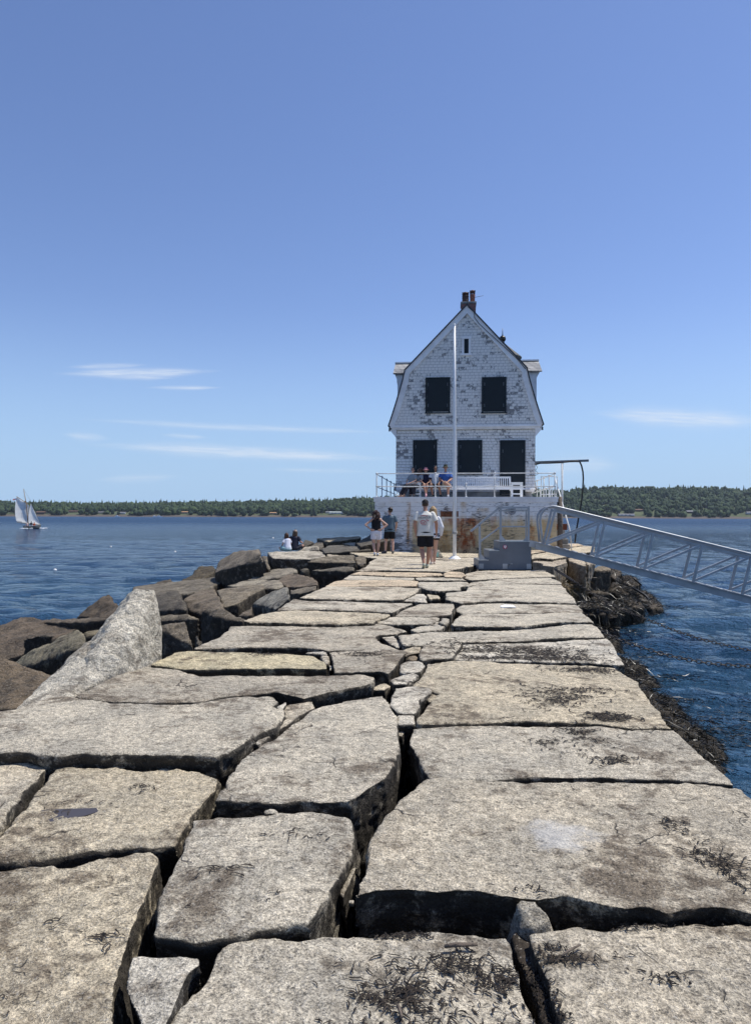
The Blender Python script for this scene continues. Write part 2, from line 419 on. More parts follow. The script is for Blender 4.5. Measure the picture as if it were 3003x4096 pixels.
# sea bed below, out of sight, closes the place off
tag(MB().quad((-2900, -500, -9), (2900, -500, -9), (2900, 2700, -9), (-2900, 2700, -9)).build('sea_bed', plain('sea_bed', (.03, .035, .03), 0.9)), kind='structure')
# open water behind and beside the viewer
tag(MB().quad((-2900, -500, SEA - .35), (2900, -500, SEA - .35), (2900, 1545, SEA - .35), (-2900, 1545, SEA - .35)).build('open_water', M['water']), kind='structure')

# ================================================================ far shore
SHORE = 1500.0; RIDGE = 2050.0
SK = [(-700, 2004), (0, 2006), (360, 2013), (500, 2011), (730, 2008), (1000, 2004), (1270, 1998), (1490, 1987), (1700, 1975), (1900, 1965), (2245, 1953), (2360, 1945), (2640, 1943), (2760, 1943), (3003, 1950), (3700, 1960)]
def ridge_z(px):
    y = np.interp(px, [s[0] for s in SK], [s[1] for s in SK])
    return EYE + (HY + ROLL * (px - CX) - y) * RIDGE / FPX - 10.0
def terrain_h(px, d):
    t = np.clip((d - SHORE - 25) / (RIDGE - SHORE - 25), 0, 1.3)
    base = np.clip((d - SHORE) / 40.0, -0.5, 1) * 6.0 + SEA
    h = base + (ridge_z(px) - 5) * np.minimum(t, 1) ** 0.85 - np.maximum(t - 1, 0) * 60
    q = np.stack([px * .02, d * .02, px * 0], -1).reshape(-1, 3)
    return h + fbm(q, 3, 5).reshape(np.shape(px)) * 2.2 * np.clip((d - SHORE + 10) / 60, 0.25, 1)
def far_shore():
    px = np.linspace(-700, 3700, 420); d = np.concatenate([np.linspace(SHORE - 20, SHORE + 60, 24), np.linspace(SHORE + 75, RIDGE + 180, 40)])
    PX, D = np.meshgrid(px, d)
    H = terrain_h(PX, D)
    X = (PX - CX) / FPX * D
    V = np.stack([X, D, H], -1).reshape(-1, 3); na = len(px); nr = len(d)
    i = np.arange((nr - 1) * na).reshape(nr - 1, na)[:, :-1].ravel()
    F = np.stack([i, i + 1, i + na + 1, i + na], 1)
    k = Mat('shore_ground', 0.95); p = k.pos(); s = k.N('ShaderNodeSeparateXYZ', None, Vector=p)
    rock = k.mix(k.noise(p, .12, 5), (.06, .045, .035), (.13, .105, .085))
    grass = k.mix(k.noise(p, .03, 4), (.04, .06, .025), (.10, .115, .05))
    zz = k.math('ADD', s.outputs[2], k.math('MULTIPLY', k.noise(p, .03, 4), 4.0))
    k.color(k.mix(k.ramp(zz, 3.6, 5.0), rock, grass))
    tag(mobj('far_shore', mesh_np('far_shore', V, F, True), k.m), kind='structure')
far_shore()
def ico(sub):
    bm = bmesh.new(); bmesh.ops.create_icosphere(bm, subdivisions=sub, radius=1.0)
    V = np.array([v.co[:] for v in bm.verts]); F = np.array([[v.index for v in f.verts] for f in bm.faces]); bm.free()
    return V, F
CLEAR = [(300, 22, 0), (535, 34, 0), (600, 34, 0)]
HOUSES = [  # photo px (centre), height of base above the sea, half width m, height m, wall colour, roof colour, lawn radius, label
    ('F1', 303, 268, 285, 9, 'brownwall', 'brownroof', 'dark brown flat house on the shore right of the sailing boat'),
    ('F1', 540, 262, 274, 10, 'brownwall', 'brownroof', 'brown barn house on the far left shore beside an orange roofed one'),
    ('F1', 600, 260, 272, 7, 'tanwall', 'tanroof', 'tan house with a bright orange roof on the far left shore'),
    ('F1', 1028, 226, 240, 11, 'greywall', 'greyroof', 'grey house high among the trees on the far left hill'),
    ('F1', 745, 270, 282, 7, 'greywall', 'greyroof', 'grey house half hidden in trees above a pale beach ramp'),
    ('F1', 905, 272, 284, 6, 'whitewall', 'greyroof', 'small white house behind the moored boat on the far shore'),
    ('F1', 1355, 268, 280, 8, 'greywall', 'tanroof', 'low grey house with a tan roof in the left shore trees'),
    ('F2', 978, 345, 360, 6, 'whitewall', 'greyroof', 'small white outbuilding beside the long white house on the point'),
    ('F2', 1052, 347, 364, 15, 'whitewall', 'palegreenroof', 'long white house with a pale roof on the lawn of the point'),
    ('F2', 455, 357, 368, 7, 'greywall', 'tanroof', 'tan roofed cottage by the shore left of the point'),
    ('F3', 622, 362, 376, 17, 'whitewall', 'greyroof', 'long low white house by the beach on the right shore'),
    ('F3', 732, 322, 340, 10, 'brownwall', 'brownroof', 'brown house among trees above the long white house'),
    ('F3', 1148, 335, 356, 8, 'brownwall', 'greyroof', 'dark brown house with a steep grey roof on the right shore'),
    ('F3', 1640, 346, 362, 8, 'whitewall', 'greyroof', 'white house at the far right end of the shore')]
HM = dict(brownwall=plain('brown_boards', (.075, .05, .035), .8), brownroof=plain('brown_shingle', (.13, .075, .05), .8), tanwall=plain('tan_boards', (.26, .17, .09), .8), tanroof=plain('orange_roof', (.42, .24, .12), .8),
          greywall=plain('grey_boards', (.26, .26, .25), .8), greyroof=plain('grey_shingle', (.20, .20, .21), .8), whitewall=plain('white_boards', (.62, .62, .60), .7), palegreenroof=plain('pale_roof', (.42, .47, .44), .7), pane=plain('dark_panes', (.03, .04, .05), .2))
house_spots = []
for v, x, y0, y1, hw, wm, rm, lab in HOUSES:
    px, py = ph(v, x, y1)
    ds = np.linspace(SHORE + 28, RIDGE, 300); pxs = np.full(300, px)
    hs = terrain_h(pxs, ds); vis = EYE + (HY + ROLL * (px - CX) - py) / FPX * ds
    i = int(np.argmax(hs >= vis)) if np.any(hs >= vis) else 60
    d = ds[i]; z = hs[i]
    X = (px - CX) / FPX * d
    hh = max(3.4, (y1 - y0) / VIEWS[v][2] * d / FPX)
    h = empty('shore_house', (X, d, z - .5)); tag(h, lab, 'house', 'houses on the far shore')
    wh = hh * 0.62 + .5
    MB().span(-hw, hw, -4, 4, 0, wh).build('wall', HM[wm], h)
    MB().prism([(-hw - .5, -4.6, wh), (-hw - .5, 4.6, wh), (-hw - .5, 0, wh + hh * .45)], (0, 0, 0.01), (2 * hw + 1, 0, 0.01)).build('roof', HM[rm], h)
    for q in range(3):
        MB().span(-hw + hw * .5 * (q + .5), -hw + hw * .5 * (q + 1.1), -4.06, -3.9, wh * .38, wh * .75).build('window', HM['pane'], h)
    house_spots.append((px, d, hw / d * FPX + 6))
def forest():
    g = np.random.default_rng(11); V0, F0 = ico(2)
    n = 9500
    t = g.random(n) ** 1.0; d = SHORE + 14 + t * (RIDGE - SHORE - 30)
    px = g.uniform(-500, 3500, n)
    keep = np.ones(n, bool)
    for hx, hd, w in house_spots: keep &= ~((np.abs(px - hx) < w) & (d > hd - 75) & (d < hd + 8))
    lawn = fbm(np.stack([px * .006, d * .012, d * 0], 1), 2, 9)
    keep &= ~((lawn > .80) & (d < SHORE + 100))
    px, d = px[keep], d[keep]; n = len(px)
    z = terrain_h(px, d); X = (px - CX) / FPX * d
    con = g.random(n) < 0.27
    r = 3.2 + 5.2 * g.random(n) ** 2; hgt = g.uniform(6, 13.5, n)
    r[con] = g.uniform(1.9, 3.2, con.sum()); hgt[con] = 8 + 12 * g.random(con.sum()) ** 1.6
    nv = len(V0)
    P = np.repeat(V0[None], n, 0) * (1 + 0.36 * g.standard_normal((n, nv, 1)).clip(-1.2, 1.2))
    P[..., 0] *= r[:, None]; P[..., 1] *= r[:, None]; P[..., 2] *= (hgt * .52)[:, None]
    cz = (V0[:, 2] + 1) / 2
    taper = 1 - 0.82 * cz
    for ax in (0, 1): P[con, :, ax] *= taper[None] * 1.35
    P[..., 0] += X[:, None]; P[..., 1] += d[:, None]; P[..., 2] += (z + hgt * .50)[:, None]
    F = (F0[None] + (np.arange(n) * nv)[:, None, None]).reshape(-1, 3)
    me = mesh_np('forest', P.reshape(-1, 3), F, False)
    k = Mat('forest_foliage', 0.8, 0.15); p = k.pos()
    geo = k.N('ShaderNodeNewGeometry'); rnd = geo.outputs['Random Per Island']
    c = k.mix(rnd, (.018, .036, .017), (.068, .100, .036))
    c = k.mix(k.ramp(k.noise(p, .02, 3), .42, .62), c, k.mix(rnd, (.014, .030, .019), (.042, .066, .030)))
    c = k.mix(k.math('MULTIPLY', k.noise(p, .6, 4), .6), c, (.022, .040, .016))
    k.color(c)
    tag(mobj('forest', me, k.m), 'dark green mixed forest covering the far hills', 'forest', kind='stuff')
forest()

# ================================================================ sea air between here and the far hills
hz = bpy.data.materials.new('sea_haze'); hz.use_nodes = True; hz.node_tree.nodes.clear()
_o = hz.node_tree.nodes.new('ShaderNodeOutputMaterial'); _v = hz.node_tree.nodes.new('ShaderNodeVolumePrincipled')
_v.inputs['Color'].default_value = (.72, .83, 1.0, 1); _v.inputs['Density'].default_value = 0.00005; _v.inputs['Anisotropy'].default_value = 0.2
hz.node_tree.links.new(_v.outputs[0], _o.inputs['Volume'])
tag(MB().span(-3000, 3000, -560, 2800, -11, 170).build('haze', hz), kind='stuff')
# ================================================================ breakwater paving
def poly_rough(pts, step, amp, seed):
    """outline cut into short edges and broken like split stone"""
    out = []
    n = len(pts)
    for i in range(n):
        a, b = pts[i], pts[(i + 1) % n]
        L = (b - a).length; m = max(1, int(L / step))
        for k in range(m): out.append(a.lerp(b, k / m))
    A = np.array([p[:2] for p in out])
    q = np.concatenate([A, np.full((len(A), 1), seed * 7.7)], 1)
    dx = fbm(q * 2.2, 4, seed) * amp; dy = fbm(q * 2.2 + 40, 4, seed + 3) * amp
    A[:, 0] += dx; A[:, 1] += dy
    return A
def stone_mesh(A, ztop, thick, vox, amp, seed, ztops=None, flare=-0.03, lean=(.05, .30)):
    """A: outline (n,2); prism with slightly eased arris, remeshed and broken up by noise"""
    bm = bmesh.new(); n = len(A); c = A.mean(0)
    zt = np.full(n, ztop) if ztops is None else ztops
    def ring(off, dz, ln=0.0):
        d = A - c; l = np.linalg.norm(d, axis=1, keepdims=True); B = A + d / np.maximum(l, 1e-6) * off + np.array(lean) * ln
        return [bm.verts.new((B[i, 0], B[i, 1], zt[i] + dz)) for i in range(n)]
    r0 = ring(-0.010, 0.0); r1 = ring(0.0, -0.022); r2 = ring(flare, -thick, thick / .75)
    for a, b in ((r0, r1), (r1, r2)):
        for i in range(n): bm.faces.new((a[i], b[i], b[(i + 1) % n], a[(i + 1) % n]))
    f0 = bm.faces.new(r0); f1 = bm.faces.new(r2[::-1])
    bmesh.ops.triangulate(bm, faces=[f0, f1])
    bmesh.ops.recalc_face_normals(bm, faces=bm.faces)
    me = bpy.data.meshes.new('stone'); bm.to_mesh(me); bm.free()
    me = remeshed(me, vox, 0)
    V = coords(me).astype(np.float64); Nn = normals(me).astype(np.float64)
    big = fbm(V * 0.9 + seed * 3.3, 2, seed) * amp * 0.9
    midn = (fbm(V * 5.0 + seed, 4, seed + 1) * 0.5 + (0.5 - np.abs(fbm(V * 7.0 + seed * 1.7, 3, seed + 5))) * 0.35) * amp
    fine = fbm(V * 24.0 + seed, 3, seed + 2) * amp * 0.30 if vox < 0.03 else 0
    side = 1.0 + 1.4 * (1 - np.abs(Nn[:, 2])) ** 1.0
    V += Nn * ((big + midn) * side + fine)[:, None]
    setco(me, V); smooth_all(me)
    return me
def centred(me, z0=None):
    V = coords(me); c = Vector(((V[:, 0].min() + V[:, 0].max()) / 2, (V[:, 1].min() + V[:, 1].max()) / 2, V[:, 2].min()))
    setco(me, V - np.array(c)); return c
SEED = [10]
def slab(label, parts, z=0.0, thick=0.75, col=(1, 1, 1), amp=0.014, name='granite_slab', cat='granite slab', group='granite slabs paving the breakwater', mat='granite', rough=None):
    SEED[0] += 1; s = SEED[0]
    pts = [on(v, x, y, z) for v, x, y in parts]
    d = sum(p.y for p in pts) / len(pts)
    vox = min(0.032, max(0.012, 0.0028 * d)); amp = amp * (1.0 if d < 4 else 0.7)
    A = poly_rough([Vector((p.x, p.y, 0)) for p in pts], max(0.05, vox * 2.5), rough if rough is not None else 0.026, s)
    me = stone_mesh(A, z, thick, vox, amp, s)
    c = centred(me)
    o = mobj(name, me, M[mat], loc=c); o.color = (*col, 1)
    return tag(o, label, cat, group)
def T(v, *pts): return [(v, x, y) for x, y in pts]
WARM, TAN, PALE, ORNG, YEL, DARK = (1.02, 1.0, .97), (1.03, .99, .91), (1.14, 1.16, 1.2), (1.08, .97, .86), (1.04, 1.0, .83), (.87, .86, .85)
slab('large granite slab in the bottom left corner left of the pale wedge stone',
     T('D3', (-260, 190), (0, 185), (225, 170), (330, 183), (480, 148), (545, 152), (600, 126), (690, 140), (714, 170), (690, 270), (650, 380), (615, 490), (585, 590), (548, 690), (528, 790), (515, 900), (500, 1150), (-260, 1150)), z=0.0, col=TAN)
slab('squarish granite slab in the middle foreground with worn right edge and dark gaps all round',
     T('D1', (850, 745), (950, 732), (1145, 722), (1245, 722), (1400, 714), (1500, 724), (1552, 740)) + T('D3', (1556, 0), (1530, 130), (1480, 240), (1425, 350), (1372, 440), (1290, 442), (1200, 456), (1080, 490), (1000, 502), (930, 516), (870, 520), (690, 492), (730, 330), (770, 200), (800, 115), (830, 20)), z=0.03)
slab('pale grey wedge stone jammed between slabs at the bottom left of the photo',
     T('D3', (598, 552), (690, 548), (760, 552), (830, 545), (896, 566), (888, 610), (850, 632), (822, 690), (808, 745), (760, 850), (730, 990), (640, 990), (612, 860), (575, 760), (552, 690), (566, 620)), z=0.03, col=PALE, name='wedge_stone', cat='stone', group='loose stones wedged in the paving gaps')
slab('granite slab at the bottom middle strewn with dry black seaweed',
     T('D3', (1012, 506), (1100, 496), (1200, 484), (1300, 490), (1390, 490), (1450, 478), (1520, 480)) + T('D4', (0, 468), (100, 462), (200, 460), (300, 453), (400, 466), (520, 480), (612, 484), (630, 520), (648, 600), (690, 700), (750, 850), (860, 1120)) + T('D3', (700, 1120), (762, 890), (806, 800), (835, 740), (892, 690), (932, 620), (962, 560)), z=0.0)
slab('granite slab in the bottom right corner right of the seaweed filled joint',
     T('D4', (680, 470), (760, 440), (830, 432), (900, 428), (1000, 435), (1100, 424), (1180, 415), (1250, 415), (1275, 428), (1330, 424), (1420, 409), (1500, 424), (1580, 414), (1652, 425), (1850, 430), (1950, 1150), (930, 1150), (840, 880), (800, 790), (770, 690), (728, 590), (695, 520)), z=0.01, col=WARM)
slab('biggest pale granite slab on the right of the foreground with a white stain',
     T('D2', (250, 568), (330, 577), (500, 575), (620, 578), (700, 571), (800, 573), (900, 573), (1000, 571), (1100, 578), (1200, 583), (1330, 584), (1400, 586), (1500, 596), (1592, 606), (1652, 662), (1950, 930), (2230, 1190)) +
     T('D4', (1800, 392), (1652, 385), (1560, 360), (1480, 346), (1360, 366), (1270, 380), (1180, 354), (1080, 362), (1000, 350), (920, 335), (830, 318), (730, 345), (640, 338), (560, 324), (480, 310), (370, 300), (260, 305), (130, 293), (0, 302)) +
     T('D3', (1530, 335), (1550, 290), (1592, 195), (1642, 90)) + T('D2', (30, 795), (82, 738), (130, 660), (185, 600)), z=0.05, col=WARM, thick=0.8)
slab('granite slab in the centre with a rounded dark right end above the black gap',
     T('D1', (1400, 252), (1520, 225), (1652, 206)) + T('D2', (40, 200), (72, 245), (92, 285), (102, 350), (102, 420), (84, 490), (50, 560), (0, 600)) + T('D1', (1600, 640), (1552, 662), (1480, 670), (1400, 680), (1300, 672), (1220, 684), (1130, 677), (1050, 668), (952, 660), (964, 630), (998, 610), (1008, 570), (1042, 512), (1082, 460), (1132, 430), (1202, 392), (1252, 352), (1332, 302)), z=0.05)
slab('granite slab on the left holding a small dark puddle',
     T('D1', (262, 512), (400, 516), (520, 517), (640, 529), (740, 513), (830, 532), (905, 549), (975, 566), (963, 612), (920, 660), (870, 722), (830, 782), (804, 832), (788, 875)) + T('D3', (780, 98), (700, 110), (590, 105), (470, 118), (330, 126), (200, 148), (0, 160), (-150, 166)) + T('D1', (-150, 938), (0, 812), (48, 767), (104, 706), (194, 614), (222, 560)), z=0.0, col=TAN)
slab('narrow granite slab cut by the left edge of the photo beside the diagonal crack',
     T('D1', (-260, 478), (0, 476), (80, 481), (248, 508), (196, 545), (150, 605), (80, 685), (22, 752), (-20, 790), (-260, 985)), z=0.0, col=WARM)
slab('very large granite slab at left with a thick shaded front edge',
     T('D1', (-300, 335), (-100, 300), (0, 270), (60, 265), (130, 236), (240, 204), (320, 211), (500, 236), (700, 240), (880, 235), (980, 214), (1100, 208), (1200, 211), (1222, 232), (1192, 252), (1248, 268), (1228, 302), (1190, 345), (1132, 370), (1086, 400), (1058, 420), (1020, 440), (950, 468), (850, 460), (760, 463), (660, 466), (560, 459), (480, 464), (380, 450), (280, 464), (200, 455), (120, 440), (0, 449), (-300, 432)), z=0.08)
slab('broad grey slab between the leaning pale stone and the broken centre joint',
     T('D1', (330, 205), (500, 118), (640, 72), (790, 82), (890, 112), (1000, 110), (1150, 112), (1300, 110), (1450, 108), (1600, 103), (1650, 118), (1640, 140), (1560, 160), (1450, 184), (1400, 196), (1340, 208), (1200, 182), (1110, 196), (980, 204), (880, 228), (700, 232), (500, 228)), z=0.09, col=DARK)
slab('yellowish granite slab with a dark front beside the leaning pale stone',
     T('C4', (670, 815), (765, 757), (880, 748), (960, 756), (1100, 757), (1250, 759), (1340, 766), (1400, 768), (1440, 800), (1448, 828), (1400, 833), (1300, 828), (1150, 828), (1040, 830), (900, 834), (800, 830)), z=0.10, col=YEL)
slab('grey slab with a wisp of seaweed right of the yellowish slab',
     T('C6', (525, 840), (600, 832), (800, 822), (960, 824), (1038, 832), (1018, 870), (988, 910), (968, 950), (920, 982), (870, 962), (700, 966), (600, 968), (568, 972), (553, 930), (540, 880)), z=0.06, col=DARK)
slab('widest grey slab crossing the left half behind the yellowish slab',
     T('C6', (-122, 672), (0, 666), (300, 665), (620, 656), (760, 646), (900, 662), (1000, 680), (1055, 703), (950, 720), (850, 727), (838, 742), (878, 776), (1000, 820), (880, 822), (700, 825), (520, 829), (450, 817), (330, 806), (150, 808), (0, 806), (-150, 808), (-360, 820), (-300, 780), (-197, 738)), z=0.03, col=DARK)
slab('brown edged slab with a long shaded front beside the black boulder',
     T('C6', (-15, 612), (60, 590), (160, 570), (300, 562), (410, 563), (560, 569), (700, 573), (850, 579), (935, 586), (918, 605), (832, 628), (820, 642), (600, 652), (400, 648), (200, 640), (0, 640), (-50, 626)), z=0.08, col=TAN)
slab('narrow slab bounded by two long cracks left of the dark stained slab',
     T('C6', (170, 562), (282, 486), (420, 500), (560, 496), (800, 509), (1000, 511), (1078, 516), (1010, 545), (938, 577), (800, 568), (600, 560), (420, 553), (320, 558)), z=0.05)
slab('light slab with a hairline front crack beside the blue grey boulder',
     T('C6', (330, 478), (480, 411), (512, 400), (600, 406), (800, 409), (1000, 409), (1090, 416), (1138, 411), (1090, 450), (1010, 488), (900, 493), (780, 493), (640, 490), (480, 487), (420, 482)), z=0.06, col=WARM)
slab('tan slab three rows in front of the walking man',
     T('C6', (490, 406), (560, 372), (620, 364), (800, 366), (1000, 363), (1108, 371), (1098, 400), (950, 403), (720, 402), (600, 404)), z=0.02, col=ORNG)
slab('pale narrow slab two rows in front of the walking man',
     T('C6', (610, 360), (652, 328), (720, 331), (840, 336), (1000, 341), (1090, 346), (1083, 361), (900, 361)), z=0.02)
slab('orange tinged narrow slab in the row just before the walking man',
     T('C6', (662, 326), (722, 309), (900, 313), (1100, 313), (1268, 319), (1278, 329), (1100, 340), (900, 335), (760, 326)), z=0.05, col=ORNG)
slab('long slab under the feet of the man in the cream shirt',
     T('C6', (690, 301), (762, 277), (790, 240), (830, 221), (1000, 226), (1120, 221), (1300, 236), (1500, 240), (1500, 262), (1440, 276), (1328, 298), (1310, 308), (1200, 304), (1000, 300), (880, 296)), z=0.08, col=WARM)
slab('slab beside the blond woman in front of the plaque stone',
     T('C6', (715, 206), (860, 206), (1000, 208), (1130, 208), (1300, 214), (1502, 216), (1502, 238), (1300, 234), (1120, 219), (1000, 223), (830, 218)), z=0.05, col=WARM)
slab('slab under the feet of the woman with hands on hips',
     T('C6', (655, 181), (800, 176), (900, 173), (1000, 178), (1125, 184), (1130, 204), (1000, 204), (850, 203), (720, 203)), z=0.04, col=TAN)
slab('slab holding the foot of the white flagpole',
     T('C6', (1132, 183), (1250, 181), (1380, 184), (1510, 188), (1510, 212), (1300, 210), (1132, 204)), z=0.03, col=TAN)
# right hand side
slab('grey slab between two cracks left of the dark notch in the centre',
     T('C6', (1108, 374), (1260, 376), (1400, 373), (1448, 379), (1452, 394), (1400, 404), (1394, 428), (1300, 430), (1240, 433), (1170, 424), (1142, 414), (1102, 400)), z=0.03)
slab('thin slab strip in the centre two rows behind the dark notch',
     T('C6', (1088, 346), (1200, 346), (1400, 347), (1412, 356), (1432, 366), (1300, 363), (1112, 363)), z=0.02)
slab('small orange wedge slab pointing left near the grey steps',
     T('C6', (1285, 318), (1310, 306), (1400, 312), (1425, 330), (1402, 344), (1290, 340), (1272, 327)), z=0.06, col=ORNG, thick=.3)
slab('wide slab under the front of the grey steps',
     T('C6', (1412, 346), (1430, 322), (1510, 304), (1652, 300), (1817, 300), (1940, 298), (2010, 330), (2014, 343), (1850, 345), (1652, 352), (1500, 362), (1440, 362)), z=0.0, col=WARM)
slab('wide slab in the second row before the grey steps',
     T('C6', (1408, 400), (1460, 378), (1560, 366), (1652, 357), (1850, 350), (1990, 347), (2048, 372), (2055, 388), (1900, 384), (1652, 386), (1500, 392), (1440, 402)), z=0.02)
slab('wide slab in the third row before the grey steps on the right edge',
     T('C6', (1420, 438), (1442, 410), (1500, 396), (1652, 391), (1817, 391), (2058, 393), (2100, 430), (2148, 500), (2150, 512), (1950, 505), (1817, 503), (1652, 497), (1500, 503), (1400, 514), (1294, 487), (1284, 460), (1294, 448)), z=0.06)
slab('long slab in the fourth row before the grey steps on the right edge',
     T('C6', (1400, 532), (1500, 521), (1652, 516), (1817, 523), (2152, 519), (2190, 560), (2196, 575), (2000, 576), (1817, 579), (1652, 579), (1500, 581), (1402, 582), (1366, 565), (1366, 547)), z=0.02)
slab('long pale slab in the fifth row on the right edge where a chain hangs',
     T('C6', (1402, 590), (1500, 584), (1652, 583), (1817, 583), (2000, 580), (2198, 580), (2256, 634), (2262, 644), (2115, 638), (2000, 644), (1817, 664), (1652, 671), (1500, 668), (1332, 666), (1320, 650), (1352, 620)), z=0.08)
slab('long slab in the sixth row on the right edge just behind the seaweed',
     T('C6', (982, 727), (1060, 717), (1200, 707), (1400, 702), (1652, 697), (1817, 692), (2000, 672), (2120, 656), (2268, 652), (2352, 738), (2300, 742), (2100, 737), (1900, 752), (1800, 762), (1652, 766), (1550, 769), (1400, 769), (1250, 775), (1150, 790), (1020, 794), (1000, 770)), z=0.06)
slab('slab heaped with black dry seaweed on the right edge',
     T('C6', (1402, 792), (1652, 778), (1817, 768), (1998, 770), (2170, 754), (2356, 746), (2420, 833), (2474, 922), (2400, 926), (2142, 900), (1817, 903), (1652, 898), (1500, 893), (1342, 888), (1352, 860), (1382, 802)), z=0.03, col=PALE)
slab('big slab with an orange tinged far corner on the right half',
     T('D2', (152, 152), (202, 112), (237, 62), (350, 48), (450, 48), (600, 58), (800, 68), (950, 72), (1062, 79), (1110, 106), (1158, 141), (1166, 160), (1200, 192), (1308, 343), (1250, 338), (1130, 343), (980, 324), (800, 317), (650, 309), (520, 324), (400, 319), (250, 324), (187, 324), (182, 300), (242, 240), (290, 190), (202, 165)), z=0.05, col=TAN)
slab('big slab with dark stains and drill notches along its front on the right half',
     T('D2', (167, 337), (300, 330), (500, 332), (650, 337), (850, 337), (980, 337), (1130, 352), (1318, 352), (1400, 432), (1500, 522), (1588, 596), (1480, 586), (1330, 573), (1200, 571), (1100, 568), (1095, 558), (1080, 566), (1000, 561), (850, 564), (700, 560), (560, 566), (450, 568), (330, 570), (270, 558), (232, 530), (202, 470), (152, 410), (162, 370)), z=0.03)
# broken centre joint
def wedge(label, parts, z=0.0, col=(1, 1, 1), thick=0.45): return slab(label, parts, z, thick, col, 0.012, 'wedge_stone', 'stone', 'loose stones wedged in the paving gaps', rough=0.02)
slab('dark stained square slab in the middle of the paving below the notch',
     T('C6', (952, 596), (1032, 546), (1120, 522), (1240, 517), (1343, 520), (1348, 570), (1328, 588), (1250, 599), (1150, 604), (1050, 599), (962, 604)), z=0.06, col=DARK)
slab('flat thin slab left of the small block in the broken centre joint',
     T('C6', (832, 640), (930, 607), (1100, 604), (1253, 607), (1256, 618), (1200, 643), (1170, 648), (1060, 653), (950, 653), (842, 649)), z=0.04)
slab('pale oblong slab with rounded left tip in the broken centre joint',
     T('C6', (1052, 690), (1112, 667), (1180, 660), (1273, 667), (1273, 688), (1150, 703), (1072, 706)), z=0.05, thick=.4)
slab('thick grey squarish slab beside the seaweed heap in the centre',
     T('C6', (1152, 792), (1232, 772), (1350, 767), (1383, 777), (1368, 820), (1338, 873), (1280, 880), (1200, 879), (1162, 888), (1122, 884), (1132, 830)), z=0.08)
wedge('pale triangular stone lying in the joint below the dark notch', T('C6', (1088, 456), (1160, 452), (1178, 508), (1004, 500)), 0.02, PALE)
wedge('brown pointed stone right of the pale triangular stone', T('C6', (1168, 457), (1258, 466), (1262, 484), (1184, 489)), 0.0, TAN)
wedge('small block stone at the right end of the broken joint', T('C6', (1242, 640), (1262, 611), (1318, 616), (1308, 640), (1280, 649)), 0.05)
wedge('small flat stone below the small block in the broken joint', T('C6', (1186, 655), (1232, 638), (1308, 655), (1290, 676)), 0.01, PALE)
wedge('pale shard stone sunk in the left end of the broken joint', T('C6', (862, 732), (960, 734), (988, 760), (1002, 800), (988, 818), (932, 785)), 0.0, PALE)
wedge('tan cracked stone above the small orange stone', T('C6', (1004, 818), (1080, 797), (1136, 802), (1138, 840), (1080, 849), (1032, 868), (1012, 850)), 0.05, TAN)
wedge('small orange stone in the centre joint', T('C6', (1032, 870), (1080, 852), (1113, 870), (1098, 888), (1042, 889)), 0.02, ORNG)
wedge('pale round topped stone below the small orange stone', T('C6', (992, 920), (1042, 897), (1138, 897), (1156, 925), (1128, 958), (1080, 973), (1002, 973), (984, 950)), 0.05, PALE)
wedge('pale stone stretched along the joint left of the orange tinged slab', T('C6', (922, 1020), (1002, 992), (1080, 973), (1112, 990), (1070, 1028), (1030, 1043), (942, 1048)), 0.05, PALE)
wedge('tan stone in the dark hollow at the end of the broad grey slab', T('C6', (802, 1060), (900, 1038), (946, 1060), (900, 1088), (812, 1083)), 0.02, TAN)
wedge('small grey stone at the right end of the yellowish slab', T('C6', (470, 866), (510, 862), (528, 900), (512, 918), (472, 890)), 0.02)
wedge('tiny pale stone under the right end of the yellowish slab', T('C6', (516, 926), (543, 932), (534, 966)), 0.0, PALE)
wedge('pale strip of stone above the yellowish slab', T('C6', (342, 840), (450, 832), (512, 836), (512, 849), (430, 848)), 0.04, PALE)
wedge('largest pale stone in the centre joint beside the big right slab', T('D2', (90, 166), (150, 157), (243, 167), (243, 190), (202, 215), (205, 243), (175, 278), (106, 273), (77, 240)), 0.05, PALE)
wedge('small pale cube stone under the largest pale joint stone', T('D2', (106, 287), (183, 284), (183, 322), (112, 322)), 0.04, PALE)
wedge('dark little stone at the mouth of the black hole', T('D2', (107, 332), (158, 332), (158, 350), (130, 378), (107, 368)), -0.02, DARK)
wedge('pebble stone in the weeds right of the largest pale joint stone', T('D2', (226, 200), (262, 192), (284, 196), (262, 214), (236, 220)), 0.02, TAN)
wedge('pinkish stone wedged at the right end of the very large left slab', T('D1', (1268, 243), (1380, 223), (1393, 250), (1330, 283), (1270, 328), (1236, 346), (1200, 334), (1232, 300)), 0.05, WARM)
wedge('pale shard stone beside the black hole in the left joint', T('D1', (1142, 347), (1222, 352), (1190, 384), (1142, 418), (1094, 400)), 0.04, PALE)
wedge('splinter stone standing at the right corner of the very large left slab', T('D1', (1216, 246), (1268, 218), (1270, 235), (1240, 268)), 0.08, PALE)
wedge('dark greenish wedge stone at the left end of the biggest slab', T('D3', (1500, 300), (1540, 188), (1582, 178), (1578, 215), (1545, 290), (1528, 330)), -0.03, DARK)
wedge('round stone lump behind the squarish middle slab', T('D1', (1142, 714), (1180, 692), (1215, 690), (1242, 710), (1244, 724), (1150, 724)), 0.05)
jd = slab('dark rotted debris filling the joint between the two bottom slabs', T('D4', (622, 486), (690, 470), (728, 590), (770, 690), (800, 790), (840, 880), (900, 1130), (840, 1130), (745, 850), (690, 700), (645, 600)), z=-.045, thick=.4, amp=.012, name='joint_debris', cat='debris', group=None, mat='wet_rock'); jd['kind'] = 'stuff'
